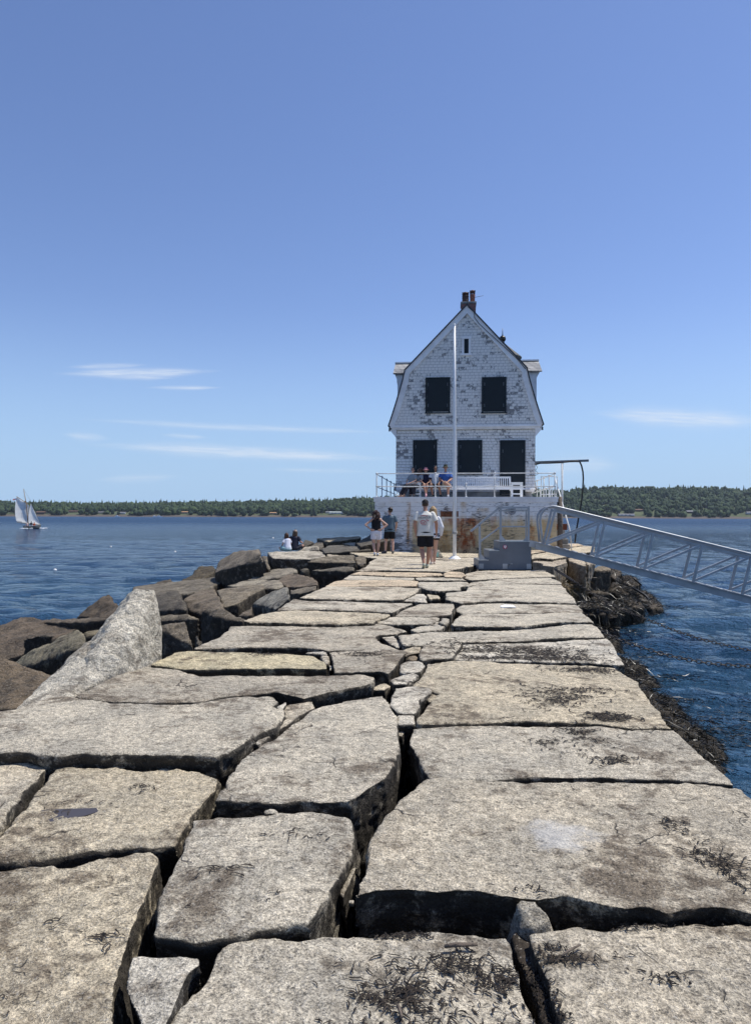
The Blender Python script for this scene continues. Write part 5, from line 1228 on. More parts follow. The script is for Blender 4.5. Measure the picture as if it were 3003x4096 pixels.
hs = [bl(x, y) for x, y in ((452, 268), (540, 243), (700, 240), (900, 232), (1100, 212), (1230, 206), (1270, 222), (1300, 290), (1325, 400), (1333, 520), (1325, 700), (1305, 930), (1270, 1130), (1235, 1330), (1205, 1500), (1183, 1700))]
MB().tube([(p[0], -.03, p[2]) for p in hs], .035, 10).build('hose', M['black'], boom)
# small tangle of wire hanging on the house corner
MB().tube([(wr - .02, -.06, 1.52), (wr + .10, -.08, 1.35), (wr + .02, -.08, 1.2), (wr + .16, -.07, 1.08), (wr + .02, -.08, 1.0), (wr - .25, -.06, 1.02)], .012, 6).build('wire', M['iron'], house)

# ---------------------------------------------------------------- two white slatted benches against the house
def bench(u0, u1, table_left, label):
    t = empty('garden_bench', hw(0, 0, 0), YAW); t.location = hw((u0 + u1) / 2, -1.38, DECK); tag(t, label, 'bench', 'white benches on the deck')
    L = (u1 - u0); tb = .46
    bx0, bx1 = (-L / 2 + tb, L / 2) if table_left else (-L / 2, L / 2 - tb)
    b = MB()
    for k in range(5): b.span(-L / 2, L / 2, -.27 + k * .105, -.27 + k * .105 + .085, .40, .425)
    b.span(-L / 2, L / 2, -.275, -.245, .325, .398)
    b.build('seat', M['white'], t)
    b = MB(); tilt = lambda z: .27 + (z - .44) * .22
    b.bar((bx0, tilt(.86), .86), (bx1, tilt(.86), .86), .03, .075); b.bar((bx0, tilt(.47), .47), (bx1, tilt(.47), .47), .03, .05)
    n = int((bx1 - bx0) / .085)
    for k in range(n):
        x = bx0 + .04 + (bx1 - bx0 - .08) * k / (n - 1); b.bar((x, tilt(.49), .49), (x, tilt(.83), .83), .042, .016, up=(0, 1, 0))
    b.bar((bx0 + .01, tilt(.3), .3), (bx0 + .01, tilt(.89), .89), .06, .045, up=(0, 1, 0)); b.bar((bx1 - .01, tilt(.3), .3), (bx1 - .01, tilt(.89), .89), .06, .045, up=(0, 1, 0))
    b.build('backrest', M['white'], t)
    e0, e1 = (-L / 2, -L / 2 + tb) if table_left else (L / 2 - tb, L / 2)
    MB().span(e0 - .02, e1, -.30, .26, .60, .63).span(e0, e1 - .02, -.28, -.25, .52, .598).build('side_table', M['white'], t)
    for x in (-L / 2 + .03, L / 2 - .03, e1 - .03 if table_left else e0 + .03):
        for y in (-.25, .24):
            hi = .60 if (table_left and x < e1 + .01) or (not table_left and x > e0 - .01) else .40
            MB().span(x - .03, x + .03, y - .028, y + .028, 0, hi - .001).build('leg', M['white'], t)
    MB().span(e0 + .06, e1 - .06, -.26, -.24, .12, .17).build('stretcher', M['white'], t)
    return t
bq = lambda x: hl('C2', x, 540, -1.65)[0]
bench(bq(410), bq(776), True, 'left white slatted bench where five people sit')
bench(bq(782), bq(1341), False, 'empty right white slatted bench with a small table end')
btl = empty('water_bottle', hw(bq(450), -1.42, DECK + .632), YAW); tag(btl, 'clear blue water bottle and bag on the left end of the left bench', 'bottle')
MB().lathe((0, 0, 0), [(.045, 0), (.048, .02), (.048, .17), (.02, .21), (.02, .24)], 14).build('bottle_body', plain('bottle_plastic', (.35, .5, .58), .15), btl)
MB().lathe((0, 0, .241), [(.022, 0), (.022, .02)], 12).build('cap', M['white'], btl)
# ================================================================ flagpole, plaque stone, steps, gangway, chains, boats
fpb = on('C5', 1358, 925, .03)
top = at('B1', 773, 375, fpb.y)
fl = empty('flagpole', (fpb.x, fpb.y, .03)); tag(fl, 'tall bare white flagpole on a round base in front of the house', 'flagpole')
Hh = top.z - .03; tx_ = top.x - fpb.x
MB().tube([(0, 0, .08), (tx_ * .3, 0, Hh * .3), (tx_ * .7, 0, Hh * .7), (tx_, 0, Hh)], [.060, .057, .046, .036], 20).build('pole', M['white'], fl)
MB().lathe((0, 0, -.03), [(.20, 0), (.205, .05), (.19, .075), (.13, .10), (.12, .13), (.075, .14)], 28).build('base_flange', M['white'], fl)
MB().ball((tx_, 0, Hh + .02), (.045, .045, .035), 12).build('finial', M['white'], fl)
cz_ = at('C2', 778, 885, fpb.y).z - .03
b_ = MB()
b_.tube([(.07, -.01, cz_), (.068, -.03, cz_ + .8), (.062, -.02, cz_ + 1.4), (tx_ * .6 + .05, 0, Hh * .75), (tx_ + .035, 0, Hh - .02)], .005, 5)
b_.tube([(-.07, -.02, cz_ + .05), (-.09, -.03, cz_ + .5), (.0, -.065, cz_ + 1.55)], .006, 5)
for k in range(3): b_.tube([(.075 * math.cos(a), .075 * math.sin(a), cz_ + (k - 1) * .025 + .03 * math.sin(a)) for a in np.linspace(0, 6.28, 13)], .011, 6)
b_.tube([(-.07, -.03, cz_), (-.13, -.05, cz_ - .10), (-.16, -.04, cz_ - .2)], .008, 5)
b_.build('halyard', plain('old_rope', (.45, .43, .38), .9), fl)
p0 = on('C5', 1085, 905, .04)
def pp_(x, y, d): return at('C5', x, y, d)
pd = p0.y
hull_obj('plaque_stone', 'small grey memorial stone with a green plaque beside the flagpole', 'stone', None,
         [pp_(985, 900, pd), pp_(1000, 830, pd + .1), pp_(1090, 786, pd + .18), pp_(1135, 788, pd + .18), pp_(1152, 830, pd + .1), pp_(1186, 885, pd), pp_(1170, 912, pd - .03), pp_(1050, 925, pd - .05), p0 + Vector((-.25, .4, 0)), p0 + Vector((.3, .4, 0)), p0 + Vector((-.1, .35, .22)), p0 + Vector((.15, .35, .24)), p0 + Vector((0, .1, -.12))], 'boulder', .02, .012, (1.25, 1.25, 1.22))
pst = COL.objects['plaque_stone']
q = [pp_(1072, 822, pd - .0) , pp_(1124, 822, pd - .0), pp_(1128, 886, pd - .09), pp_(1066, 886, pd - .09)]
lc = [w - pst.location for w in q]
MB().prism(lc, (0, -.035, 0), (0, .05, 0)).build('plaque', plain('green_bronze', (.10, .22, .19), .5, var=.35, scale=25), pst)

# ---------------------------------------------------------------- grey steps to the gangway
SX, SY = 2.80, 19.37
st = empty('gangway_steps', (SX, SY, 0.0)); tag(st, 'grey metal box steps with a pipe railing at the head of the gangway', 'steps')
def sl(x, y, d=SY):
    p = at('PL', x, y, d); return (p.x - SX, p.z)
xa = sl(90, 1590)[0]; xb = sl(365, 1340)[0]; xc = sl(640, 1100)[0]; xd = sl(1478, 1100)[0]
za, zb_, zc = sl(90, 1595)[1], sl(365, 1345)[1], sl(640, 1103)[1]
SW = 0.95
b_ = MB().prism([(xa, 0, .0), (xd, 0, .0), (xd, 0, zc), (xc, 0, zc), (xc, 0, zb_), (xb, 0, zb_), (xb, 0, za), (xa, 0, za)], (0, 0, 0), (0, SW, 0))
b_.build('step_box', M['steel'], st)
def grate(x0, x1, z, name='tread'):
    b = MB(); n = max(4, int((x1 - x0) / .045))
    for k in range(n):
        x = x0 + (x1 - x0) * (k + .5) / n; b.box((x, SW / 2, z + .012), (.022, SW - .02, .022))
    b.span(x0, x1, 0.0, .02, z + .001, z + .014).span(x0, x1, SW - .02, SW, z + .001, z + .014).build(name, M['grating'], st)
grate(xa + .005, xb - .005, za); grate(xb + .005, xc - .005, zb_); grate(xc + .005, xd - .005, zc)
r0 = .055
def hp2(x, y): u, z = sl(x, y, SY + .05); return (u, .05, z)
P1, P2, P3, P4 = hp2(600, 205), hp2(1428, 198), hp2(-120, 830), hp2(105, 650)
MB().bar(P2, P1, r0, r0).bar((P1[0] + .02, P1[1], P1[2] - .008), P3, r0, r0).build('handrail', M['galv'], st)
MB().bar((P1[0] + .02, .10, P1[2] - .075), (P2[0] - .03, .10, P2[2] - .07), .03, .04).build('inner_rail', M['galv'], st)
a1 = hp2(668, 225); a2 = (a1[0], .05, zc + .02); MB().bar(a2, a1, r0, r0).build('rail_post', M['galv'], st)
a1 = hp2(1405, 215); a2 = (a1[0], .05, zc + .02); MB().bar(a2, a1, r0, r0).bar((a2[0] - .06, .09, a2[2]), (a1[0] - .06, .09, a1[2] - .05), .035, .03).build('rail_post', M['galv'], st)
a1 = hp2(112, 655); a2 = (a1[0] + .02, .05, za + .02); MB().bar(a2, a1, r0, r0).build('rail_post', M['galv'], st)
m0, m1, m2 = hp2(690, 700), hp2(1385, 700), hp2(140, 1095); MB().bar(m0, m1, .04, .04).build('mid_rail', M['galv'], st); MB().bar(hp2(660, 712), m2, .04, .04).build('mid_rail', M['galv'], st)
for x, z, s in ((a2[0], za, 1), (hp2(668, 0)[0], zc, 1), (hp2(1405, 0)[0], zc, -1)):
    MB().prism([(x + s * .03, .05, z + .026), (x + s * .15, .05, z + .026), (x + s * .03, .05, z + .17)], (0, -.006, 0), (0, .006, 0)).build('gusset', M['galv'], st)
for x in (160, 788, 1420):
    u, z = sl(x, 1790); MB().span(u - .065, u + .065, -.012, -.001, .02, .16).lathe((u, -.016, .06), [(.03, -.004), (.03, .004)], 10, 'Y').build('foot_bracket', M['galv'], st)
u, z = sl(788, 1240); k_ = MB().lathe((u, -.006, z), [(.058, -.003), (.058, .003)], 20, 'Y').build('sticker', plain('red_sticker', (.34, .035, .09), .5), st)
MB().prism([(u - .034, 0, z + .036), (u + .034, 0, z + .036), (u + .036, 0, z), (u, 0, z - .044), (u - .036, 0, z)], (0, -.0125, 0), (0, -.0095, 0)).build('shield', M['white'], k_)
MB().span(u - .016, u - .006, -.016, -.0128, z - .012, z + .02).span(u + .006, u + .016, -.016, -.0128, z - .012, z + .02).build('mark', plain('sticker_mark', (.34, .035, .09), .5), k_)
b_ = MB()
for x, y, r in ((895, 1710, .035), (910, 1690, .025), (965, 1685, .022), (880, 1725, .02)):
    u, z = sl(x, y); b_.lathe((u, -.004, z), [(r, -.002), (r * .8, .001)], 9, 'Y')
b_.build('scuff', plain('bare_scuff', (.34, .35, .36), .7), st)

# ---------------------------------------------------------------- gangway
GD = Vector((.99, -.14, 0)).normalized(); GN = Vector((.14, .99, 0)).normalized()
GO = Vector((4.41, 19.3, 0))
gw = empty('gangway', GO, math.atan2(GD.y, GD.x)); tag(gw, 'long aluminium truss gangway sloping down to the right over the water', 'gangway')
def gp(v, x, y, w=0.0):
    a, b = ray(v, x, y); D = Vector((a, 1.0, b)); O = Vector((0, 0, EYE)); t = (GO + GN * w - O).dot(GN) / D.dot(GN); p = O + D * t
    return Vector(((p - GO).dot(GD), w, p.z))
b0, b1 = gp('C3', 430, 537), gp('C3', 1652, 848); sl_ = (b1.z - b0.z) / (b1.x - b0.x)
t0, t1 = gp('C3', 540, 326), gp('C3', 1652, 597); slt = (t1.z - t0.z) / (t1.x - t0.x)
LEN = 9.2; GW = .92
bz = lambda x: b0.z + (x - b0.x) * sl_
tz_ = lambda x: t0.z + (x - t0.x) * slt
bots = [gp('C3', x, y).x for x, y in ((480, 540), (765, 600), (1040, 670), (1320, 740), (1600, 805))]
stp = (bots[-1] - bots[0]) / 4
bots += [bots[-1] + stp * k for k in (1, 2, 3)]
xe = bots[-1] + .3
ax = Vector((1, 0, sl_)).normalized()
dtop = gp('C3', 530, 330).x - bots[0]
for w, nm in ((0.0, 'near'), (GW, 'far')):
    MB().bar((b0.x - .05, w, bz(b0.x - .05) - .07), (xe, w, bz(xe) - .07), .06, .17).build('side_beam', M['galv'], gw)
    MB().bar((b0.x - .05, w - .045, bz(b0.x - .05) + .022), (xe, w - .045, bz(xe) + .022), .10, .012).build('beam_flange', M['galv'], gw)
    crv = [gp('C3', x, y) for x, y in ((456, 532), (450, 470), (442, 400), (446, 372), (462, 346), (488, 328), (515, 322), (545, 327))]
    MB().tube([(p.x, w, p.z) for p in crv] + [(x, w, tz_(x)) for x in np.linspace(crv[-1].x + .05, xe, 12)], .031, 12).build('handrail', M['galv'], gw)
    MB().bar((crv[-1].x - .05, w + .015, tz_(crv[-1].x) - .085), (xe, w + .015, tz_(xe) - .085), .028, .055).build('under_rail', M['galv'], gw)
    for i, x in enumerate(bots):
        x2 = x + dtop
        MB().bar((x, w, bz(x) + .02), (x2, w, tz_(x2) - .06), .060, .060).build('post', M['galv'], gw)
        if i + 1 < len(bots):
            x3 = bots[i + 1] + dtop * .95
            MB().bar((x + .03, w, bz(x) + .07), (x3 - .06, w, tz_(x3) - .10), .055, .055).build('diagonal', M['galv'], gw)
b_ = MB()
for k in range(40):
    x = b0.x + .1 + (xe - b0.x - .2) * k / 39; b_.bar((x, .04, bz(x) + .03), (x, GW - .04, bz(x) + .03), .05, .03)
b_.build('deck_slats', M['galv'], gw)
for w in (.05, GW - .05):
    MB().bar((b0.x - .22, w, bz(b0.x)), (b0.x + .05, w, bz(b0.x) - .05), .05, .16).lathe((b0.x - .02, w - .05, bz(b0.x) - .03), [(.05, -.05), (.05, .05)], 12, 'Y').build('hinge', M['galv'], gw)

# ---------------------------------------------------------------- mooring chains
def chain(label, pts):
    P = [Vector(p) for p in pts]
    # smooth path
    Q = []
    for i in range(len(P) - 1):
        a, b, c, d = P[max(i - 1, 0)], P[i], P[i + 1], P[min(i + 2, len(P) - 1)]
        for t in np.linspace(0, 1, 24, endpoint=False):
            Q.append(.5 * ((2 * b) + (c - a) * t + (2 * a - 5 * b + 4 * c - d) * t * t + (3 * b - a - 3 * c + d) * t ** 3))
    Q.append(P[-1]); base = P[0].copy(); b_ = MB()
    acc, nxt, i, k = 0, 0, 0, 0
    LL = .066
    for i in range(len(Q) - 1):
        seg = (Q[i + 1] - Q[i]).length
        while nxt <= acc + seg:
            t = (nxt - acc) / seg; c = Q[i].lerp(Q[i + 1], t); d = (Q[i + 1] - Q[i]).normalized()
            s = d.cross(Vector((0, 0, 1))).normalized(); u = s if k % 2 else d.cross(s)
            ring = [c - base + d * (.046 * math.cos(a)) + u * (.028 * math.sin(a)) for a in np.linspace(0, 2 * math.pi, 11)]
            b_.tube(ring, .0072, 5, caps=False); nxt += LL; k += 1
        acc += seg
    tag(b_.build('mooring_chain', M['iron'], loc=base), label, 'chain', 'mooring chains running off to the right')
chain('upper dark mooring chain running from the rough block down over the weedy rocks', [on('C7', 212, 138, -.1), at('C7', 330, 212, 15.6), at('C7', 480, 312, 15.2), at('C7', 700, 432, 14.6), at('C7', 850, 490, 14.2), at('C7', 1050, 572, 13.8), at('C7', 1300, 656, 13.3), at('C7', 1652, 737, 12.8), at('C7', 1900, 780, 12.5)])
chain('lower dark mooring chain hanging from the paving edge out over the water', [on('C7', 428, 530, -.12), at('C7', 560, 592, 10.6), at('C7', 700, 662, 10.5), at('C7', 850, 712, 10.4), at('C7', 1050, 772, 10.3), at('C7', 1300, 822, 10.2), at('C7', 1450, 840, 10.15), at('C7', 1652, 851, 10.1), at('C7', 1900, 856, 10.0)])
pp = [at('E4', x, y, d) for x, y, d in ((1160, 555, 27.2), (1220, 590, 26.9), (1300, 640, 26.5), (1370, 710, 26.2), (1405, 785, 25.9))]
tag(MB().tube([p - pp[0] for p in pp], .045, 8).build('black_pipe', M['black'], loc=pp[0]), 'black pipe lying over the outermost weedy rock into the sea', 'pipe')
pp = [at('E4', x, y, 28.6) for x, y in ((1165, 440), (1210, 480), (1260, 523))]
tag(MB().tube([p - pp[0] for p in pp], .035, 8).build('black_pipe', M['black'], loc=pp[0]), 'shorter black pipe on the furthest weedy rock', 'pipe')

# ---------------------------------------------------------------- sailing boat
BD = 166.0
hb = at('SB', 860, 1215, BD); sb = empty('sailing_boat', (hb.x, BD, SEA)); tag(sb, 'gaff rigged sailing boat with white sails and a flag on the left', 'sailboat')
sb.rotation_euler = (0, 0, R(35))
def sp(x, y, w=0.0):
    p = at('SB', x, y, BD); z = p.z - SEA; return Vector(((p.x - hb.x) * 1.02, w + max(0.0, z - .9) * .24, z))      # the boat heels away from the viewer
def hullm():
    bm = bmesh.new(); L0, L1 = sp(655, 1190).x, sp(1062, 1165).x; rings = []
    for i in range(17):
        t = i / 16; x = L0 + (L1 - L0) * t; bw = 1.25 * math.sin(math.pi * (.16 + .82 * t)) ** .75 + .02; sh = .62 + .35 * (t - .45) ** 2 * 2 + .12 * t
        rings.append([bm.verts.new((x, -bw, sh)), bm.verts.new((x, -bw * .92, .25)), bm.verts.new((x, -bw * .45, -.25)), bm.verts.new((x, 0, -.4)), bm.verts.new((x, bw * .45, -.25)), bm.verts.new((x, bw * .92, .25)), bm.verts.new((x, bw, sh))])
    for a, b in zip(rings, rings[1:]):
        for k in range(6): bm.faces.new((a[k], a[k + 1], b[k + 1], b[k]))
        bm.faces.new((a[6], a[0], b[0], b[6]))
    bm.faces.new(rings[0]); bm.faces.new(rings[-1][::-1]); bmesh.ops.recalc_face_normals(bm, faces=bm.faces)
    me = bpy.data.meshes.new('hull'); bm.to_mesh(me); bm.free(); return me
hull = mobj('hull', hullm(), plain('hull_grey', (.12, .12, .115), .5), sb)
MB().prism([sp(680, 1165) + Vector((0, -.9, 0)), sp(900, 1160) + Vector((0, -.9, 0)), sp(900, 1140) + Vector((0, -.9, 0)), sp(690, 1150) + Vector((0, -.9, 0))], (0, 0, 0), (0, 1.8, 0)).build('cabin', M['white'], sb)
def sail(name, outline, belly, lab=None):
    """cloth filled by the wind: outline in the plane of the mast, swollen to one side"""
    bm = bmesh.new(); P = [sp(*q) for q in outline]; vs = [bm.verts.new(p) for p in P]
    f = bm.faces.new(vs); bmesh.ops.triangulate(bm, faces=[f])
    for _ in range(4): bmesh.ops.subdivide_edges(bm, edges=bm.edges[:], cuts=1, use_grid_fill=True)
    bnd = [v.co.copy() for e in bm.edges if len(e.link_faces) == 1 for v in e.verts]
    for v in bm.verts:
        d = min((v.co - b).length for b in bnd); v.co.y += belly * (1 - math.exp(-d * .9)) + v.co.z * .02
    r = bmesh.ops.extrude_face_region(bm, geom=bm.faces[:])
    for v in [g for g in r['geom'] if isinstance(g, bmesh.types.BMVert)]: v.co.y += .03
    bmesh.ops.recalc_face_normals(bm, faces=bm.faces)
    me = bpy.data.meshes.new(name); bm.to_mesh(me); bm.free(); smooth_all(me)
    o = mobj(name, me, M['sail'], sb)
    if lab: tag(o, lab)
k = Mat('sail_cloth', .8, .2); o_ = k.obj(); sz = k.N('ShaderNodeSeparateXYZ', None, Vector=o_).outputs[2]
k.color(k.mix(k.ramp(k.math('FRACT', k.math('MULTIPLY', sz, 1.1)), .94, .97), (.86, .86, .84), (.62, .61, .58)))
k.put(k.b.inputs['Transmission Weight'], 0.0); k.put(k.b.inputs['Subsurface Weight'], 0.0); M['sail'] = k.m
tr = k.N('ShaderNodeBsdfTranslucent', None, Color=(.92, .92, .90)); mx = k.N('ShaderNodeMixShader', None, i0=.6); k.put(mx.inputs[1], k.b.outputs[0]); k.put(mx.inputs[2], tr.outputs[0])
k.put(k.nt.nodes['Material Output'].inputs[0], mx.outputs[0])
sail('mainsail', [(525, 380), (600, 455), (700, 520), (800, 600), (790, 700), (770, 900), (760, 1075), (620, 1060), (520, 1045), (490, 1000), (475, 880), (470, 720), (490, 540)], .7)
sail('foresail', [(848, 555), (900, 680), (960, 850), (1010, 980), (1066, 1115), (960, 1105), (850, 1090), (765, 1070), (780, 960), (790, 800), (810, 680)], .5, 'white triangular foresail')
MB().tube([sp(775, 1180), sp(750, 800), sp(735, 520), sp(690, 165)], [.11, .10, .09, .05], 10).build('mast', plain('varnished_spar', (.22, .14, .07), .4), sb)
MB().tube([sp(518, 372), sp(700, 505), sp(800, 585)], .07, 8).build('gaff', plain('gaff_spar', (.30, .18, .08), .4), sb)
MB().tube([sp(500, 1052), sp(760, 1085), sp(1066, 1122)], .06, 8).build('boom_spar', plain('boom_spar', (.35, .30, .22), .5), sb)
b_ = MB(); b_.tube([sp(735, 520), sp(848, 550), sp(1066, 1115)], .025, 5).tube([sp(690, 165), sp(830, 450), sp(850, 550)], .02, 5).tube([sp(690, 200), sp(700, 700), sp(700, 1160)], .015, 5).tube([sp(590, 1075), sp(660, 1150)], .02, 5)
b_.build('rigging', M['iron'], sb)
fg = MB().prism([sp(425, 440), sp(520, 420), sp(515, 450), sp(470, 465), sp(440, 480)], (0, 0, 0), (0, .02, 0)).build('flag', plain('flag_red', (.45, .16, .17), .7), sb)
MB().prism([sp(472, 430), sp(516, 421), sp(513, 445), sp(475, 452)], (0, -.03, 0), (0, -.002, 0)).build('flag_canton', plain('flag_blue', (.05, .05, .16), .7), fg)
def tiny_person(x, y, shirt, label):
    """sailor of a few pixels: seated torso, head, arms in one skin"""
    p = sp(x, y); b = MB(); b.tube([(0, 0, -.35), (0, 0, 0), (0, 0, .3), (0, 0, .42)], [.17, .2, .22, .08], 10).ball((0, 0, .60), (.10, .11, .13), 10).tube([(-.22, 0, .28), (-.3, -.12, .0), (-.15, -.3, -.08)], .06, 8).tube([(.22, 0, .28), (.3, -.12, .0), (.15, -.3, -.08)], .06, 8)
    me = b.build('person', None); mesh = remeshed(me.data.copy(), .04, 2); bpy.data.objects.remove(me)
    o = mobj('person', mesh, plain('sailor_cloth', shirt, .8), loc=Vector((hb.x, BD, SEA)) + Matrix.Rotation(R(35), 3, 'Z') @ (p + Vector((0, -.25, 0)))); tag(o, label, 'person', 'crew on the sailing boat')
tiny_person(735, 1130, (.55, .40, .38), 'pale pink dressed person sitting at the stern of the sailing boat')
tiny_person(905, 1125, (.42, .10, .04), 'orange dressed person sitting forward on the sailing boat')
tiny_person(835, 1100, (.05, .05, .06), 'dark dressed person under the boom of the sailing boat')
# white water beside the hull
fo = plain('sea_foam', (.75, .78, .8), .9)
b_ = MB()
g_ = np.random.default_rng(2)
for k in range(40):
    x = g_.choice([600, 720, 820, 1050, 1100, 1140]) + g_.normal(0, 25); p = sp(x, 1225); b_.ball((p.x, -1.3 + g_.normal(0, .25), .03 + g_.random() * .12), (g_.uniform(.12, .4), .2, g_.uniform(.05, .13)), 6)
tag(b_.build('bow_foam', fo, loc=(hb.x, BD, SEA)), 'white foam along the waterline of the sailing boat', 'foam', kind='stuff').rotation_euler = (0, 0, R(35))

def moored(v, x, y, Lm, label, mast, d=1380):
    p = at(v, x, y, d); b = empty('moored_boat', (p.x, d, SEA)); tag(b, label, 'boat', 'boats moored off the far shore')
    MB().prism([(-Lm / 2, -1.4, 0), (Lm / 2 + .8, 0, 0), (-Lm / 2, 1.4, 0)], (0, 0, -.3), (0, 0, 1.3)).build('hull', M['white'], b)
    MB().span(-Lm * .25, Lm * .12, -.9, .9, 1.3, 2.9, .1).build('cabin', M['white'], b)
    if mast: MB().tube([(0, 0, 2.9), (0, 0, mast)], .09, 6).build('mast', M['galv'], b)
moored('F1', 862, 308, 9, 'white lobster boat with a mast moored off the middle of the left shore', 11)
moored('F1', 1135, 308, 5, 'tiny white boat with a small sail mast left of a low pale boat', 7)
moored('F1', 1170, 310, 12, 'low pale boat moored beside the tiny white boat', 0)
moored('F2', 335, 495, 3, 'small white motor boat out on the water left of the seated couple', 0, d=250) if False else None

def buoy(v, x, y, label):
    p = on(v, x, y, SEA); s = .10 * max(1.0, p.y / 70)
    o = empty('mooring_buoy', (p.x, p.y, SEA)); tag(o, label, 'buoy', 'small white buoys on the water')
    MB().lathe((0, 0, 0), [(s * .3, -s * .6), (s * .9, -s * .2), (s, s * .25), (s * .75, s * .7), (s * .25, s * .95)], 14).build('float', M['white'], o)
    MB().tube([(0, 0, s * .9), (0, 0, s * 1.5)], s * .12, 6).build('stick', M['wood'], o)
buoy('C4', 245, 398, 'nearest white buoy floating left of the rocks')
buoy('C4', 490, 295, 'white buoy floating in mid water between the sailing boat and the seated couple')
buoy('C4', 773, 317, 'small white buoy floating left of the large tilted boulder')
buoy('F2', 455, 597, 'white buoy just left of the seated couple')
# ================================================================ people
class PB:
    """rounded shapes of one body or garment, later fused into one skin"""
    def __init__(self, s=1.0): self.V, self.F, self.n, self.s = [], [], 0, s
    def add(self, V, F): self.V.append(np.asarray(V, float)); self.F.append([tuple(i + self.n for i in f) for f in F]); self.n += len(V)
    def rings(self, rings):
        k = len(rings[0]); V = np.concatenate(rings); F = []
        for i in range(len(rings) - 1):
            for j in range(k): F.append((i * k + j, i * k + (j + 1) % k, (i + 1) * k + (j + 1) % k, (i + 1) * k + j))
        F.append(tuple(range(k))[::-1]); F.append(tuple((len(rings) - 1) * k + j for j in range(k)))
        self.add(V, F); return self
    def ell(self, c, r, Rm=None):
        c = np.array(c); rr = []
        for p in np.linspace(-math.pi / 2 + .12, math.pi / 2 - .12, 9):
            ring = np.array([(r[0] * math.cos(p) * math.cos(a), r[1] * math.cos(p) * math.sin(a), r[2] * math.sin(p) * 1.007) for a in np.linspace(0, 2 * math.pi, 16, endpoint=False)])
            if Rm is not None: ring = ring @ np.array(Rm).T
            rr.append(ring + c)
        return self.rings(rr)
    def cap(self, p0, r0, p1, r1, flat=False, ell=1.0, xdir=(1, 0, 0)):
        p0, p1 = Vector(p0), Vector(p1); d = (p1 - p0); L = d.length; d.normalize()
        x = Vector(xdir) - d * d.dot(Vector(xdir))
        if x.length < .1: x = d.orthogonal()
        x.normalize(); y = d.cross(x); rr = []
        def ring(c, r): return np.array([(c + x * (r * math.cos(a)) + y * (r * ell * math.sin(a)))[:] for a in np.linspace(0, 2 * math.pi, 14, endpoint=False)])
        if not flat:
            for t in (80, 55, 28): rr.append(ring(p0 - d * (r0 * math.sin(R(t))), r0 * math.cos(R(t))))
        rr.append(ring(p0, r0)); rr.append(ring(p0.lerp(p1, .5), (r0 + r1) / 2)); rr.append(ring(p1, r1))
        if not flat:
            for t in (28, 55, 80): rr.append(ring(p1 + d * (r1 * math.sin(R(t))), r1 * math.cos(R(t))))
        return self.rings(rr)
    def stack(self, levels):
        """levels: (centre, rx, ry, R) elliptical sections"""
        rr = []
        for c, rx, ry, Rm in levels:
            ring = np.array([(rx * math.cos(a), ry * math.sin(a), 0) for a in np.linspace(0, 2 * math.pi, 20, endpoint=False)])
            if Rm is not None: ring = ring @ np.array(Rm).T
            rr.append(ring + np.array(c))
        return self.rings(rr)
    def mesh(self, name, vox, smooth=2):
        V = np.concatenate(self.V) * self.s; F = [f for g in self.F for f in g]
        me = bpy.data.meshes.new(name); me.from_pydata(V.tolist(), [], F)
        bm = bmesh.new(); bm.from_mesh(me); bmesh.ops.recalc_face_normals(bm, faces=bm.faces); bm.to_mesh(me); bm.free()
        me = remeshed(me, vox, smooth, .5); smooth_all(me); return me
CL = {}
def cloth(c, rough=.85):
    if c not in CL:
        k = Mat('cloth_%d' % len(CL), rough, .2); o = k.obj()
        n = k.noise(o, 7, 4); k.color(k.mix(k.ramp(n, .3, .7), tuple(x * .88 for x in c), c)); k.bump(k.noise(k.scale(o, (9, 9, 4)), 1.0, 4), .02); CL[c] = k.m
    return CL[c]
def skin(c):
    key = ('skin',) + c
    if key not in CL:
        k = Mat('skin_%d' % len(CL), .55, .35); k.color(k.mix(k.noise(k.obj(), 14, 3), tuple(x * .88 for x in c), tuple(min(1, x * 1.08) for x in c))); CL[key] = k.m
    return CL[key]
def hair_mat(c):
    key = ('hair',) + c
    if key not in CL:
        k = Mat('hair_%d' % len(CL), .5, .4); o = k.obj(); n = k.noise(k.scale(o, (60, 60, 6)), 1.0, 4)
        k.color(k.mix(k.ramp(n, .3, .7), tuple(x * .45 for x in c), c)); k.bump(n, .012); CL[key] = k.m
    return CL[key]
FAIR, TANNED, BROWN = (.56, .34, .25), (.44, .235, .16), (.22, .115, .075)
def hand(b, w, d, n, side, curl=.5):
    """palm, four bent fingers of different lengths and a thumb leaving the side of the palm"""
    w, d, n = Vector(w), Vector(d).normalized(), Vector(n); n = (n - d * n.dot(d)).normalized(); t = d.cross(n) * side
    Rm = Matrix((t, d, n)).transposed()
    b.ell(w + d * .048, (.040, .054, .017), Rm)
    for k, (o, L) in enumerate(((.030, .070), (.011, .080), (-.009, .074), (-.029, .058))):
        p = w + d * .085 + t * o; c = curl * (1 + .12 * k)
        d1 = (d * math.cos(c * .5) + n * math.sin(c * .5) + t * o * 2).normalized(); q = p + d1 * L * .5
        d2 = (d * math.cos(c * 1.35) + n * math.sin(c * 1.35)).normalized()
        b.cap(p, .0098, q, .0092); b.cap(q, .0092, q + d2 * L * .5, .0078)
    p = w + d * .03 + t * .032; d1 = (d * .62 + t * .70 + n * .35).normalized(); q = p + d1 * .038
    b.cap(p, .0125, q, .0105); b.cap(q, .0105, q + (d * .85 + t * .2 + n * .5).normalized() * .032, .0088)
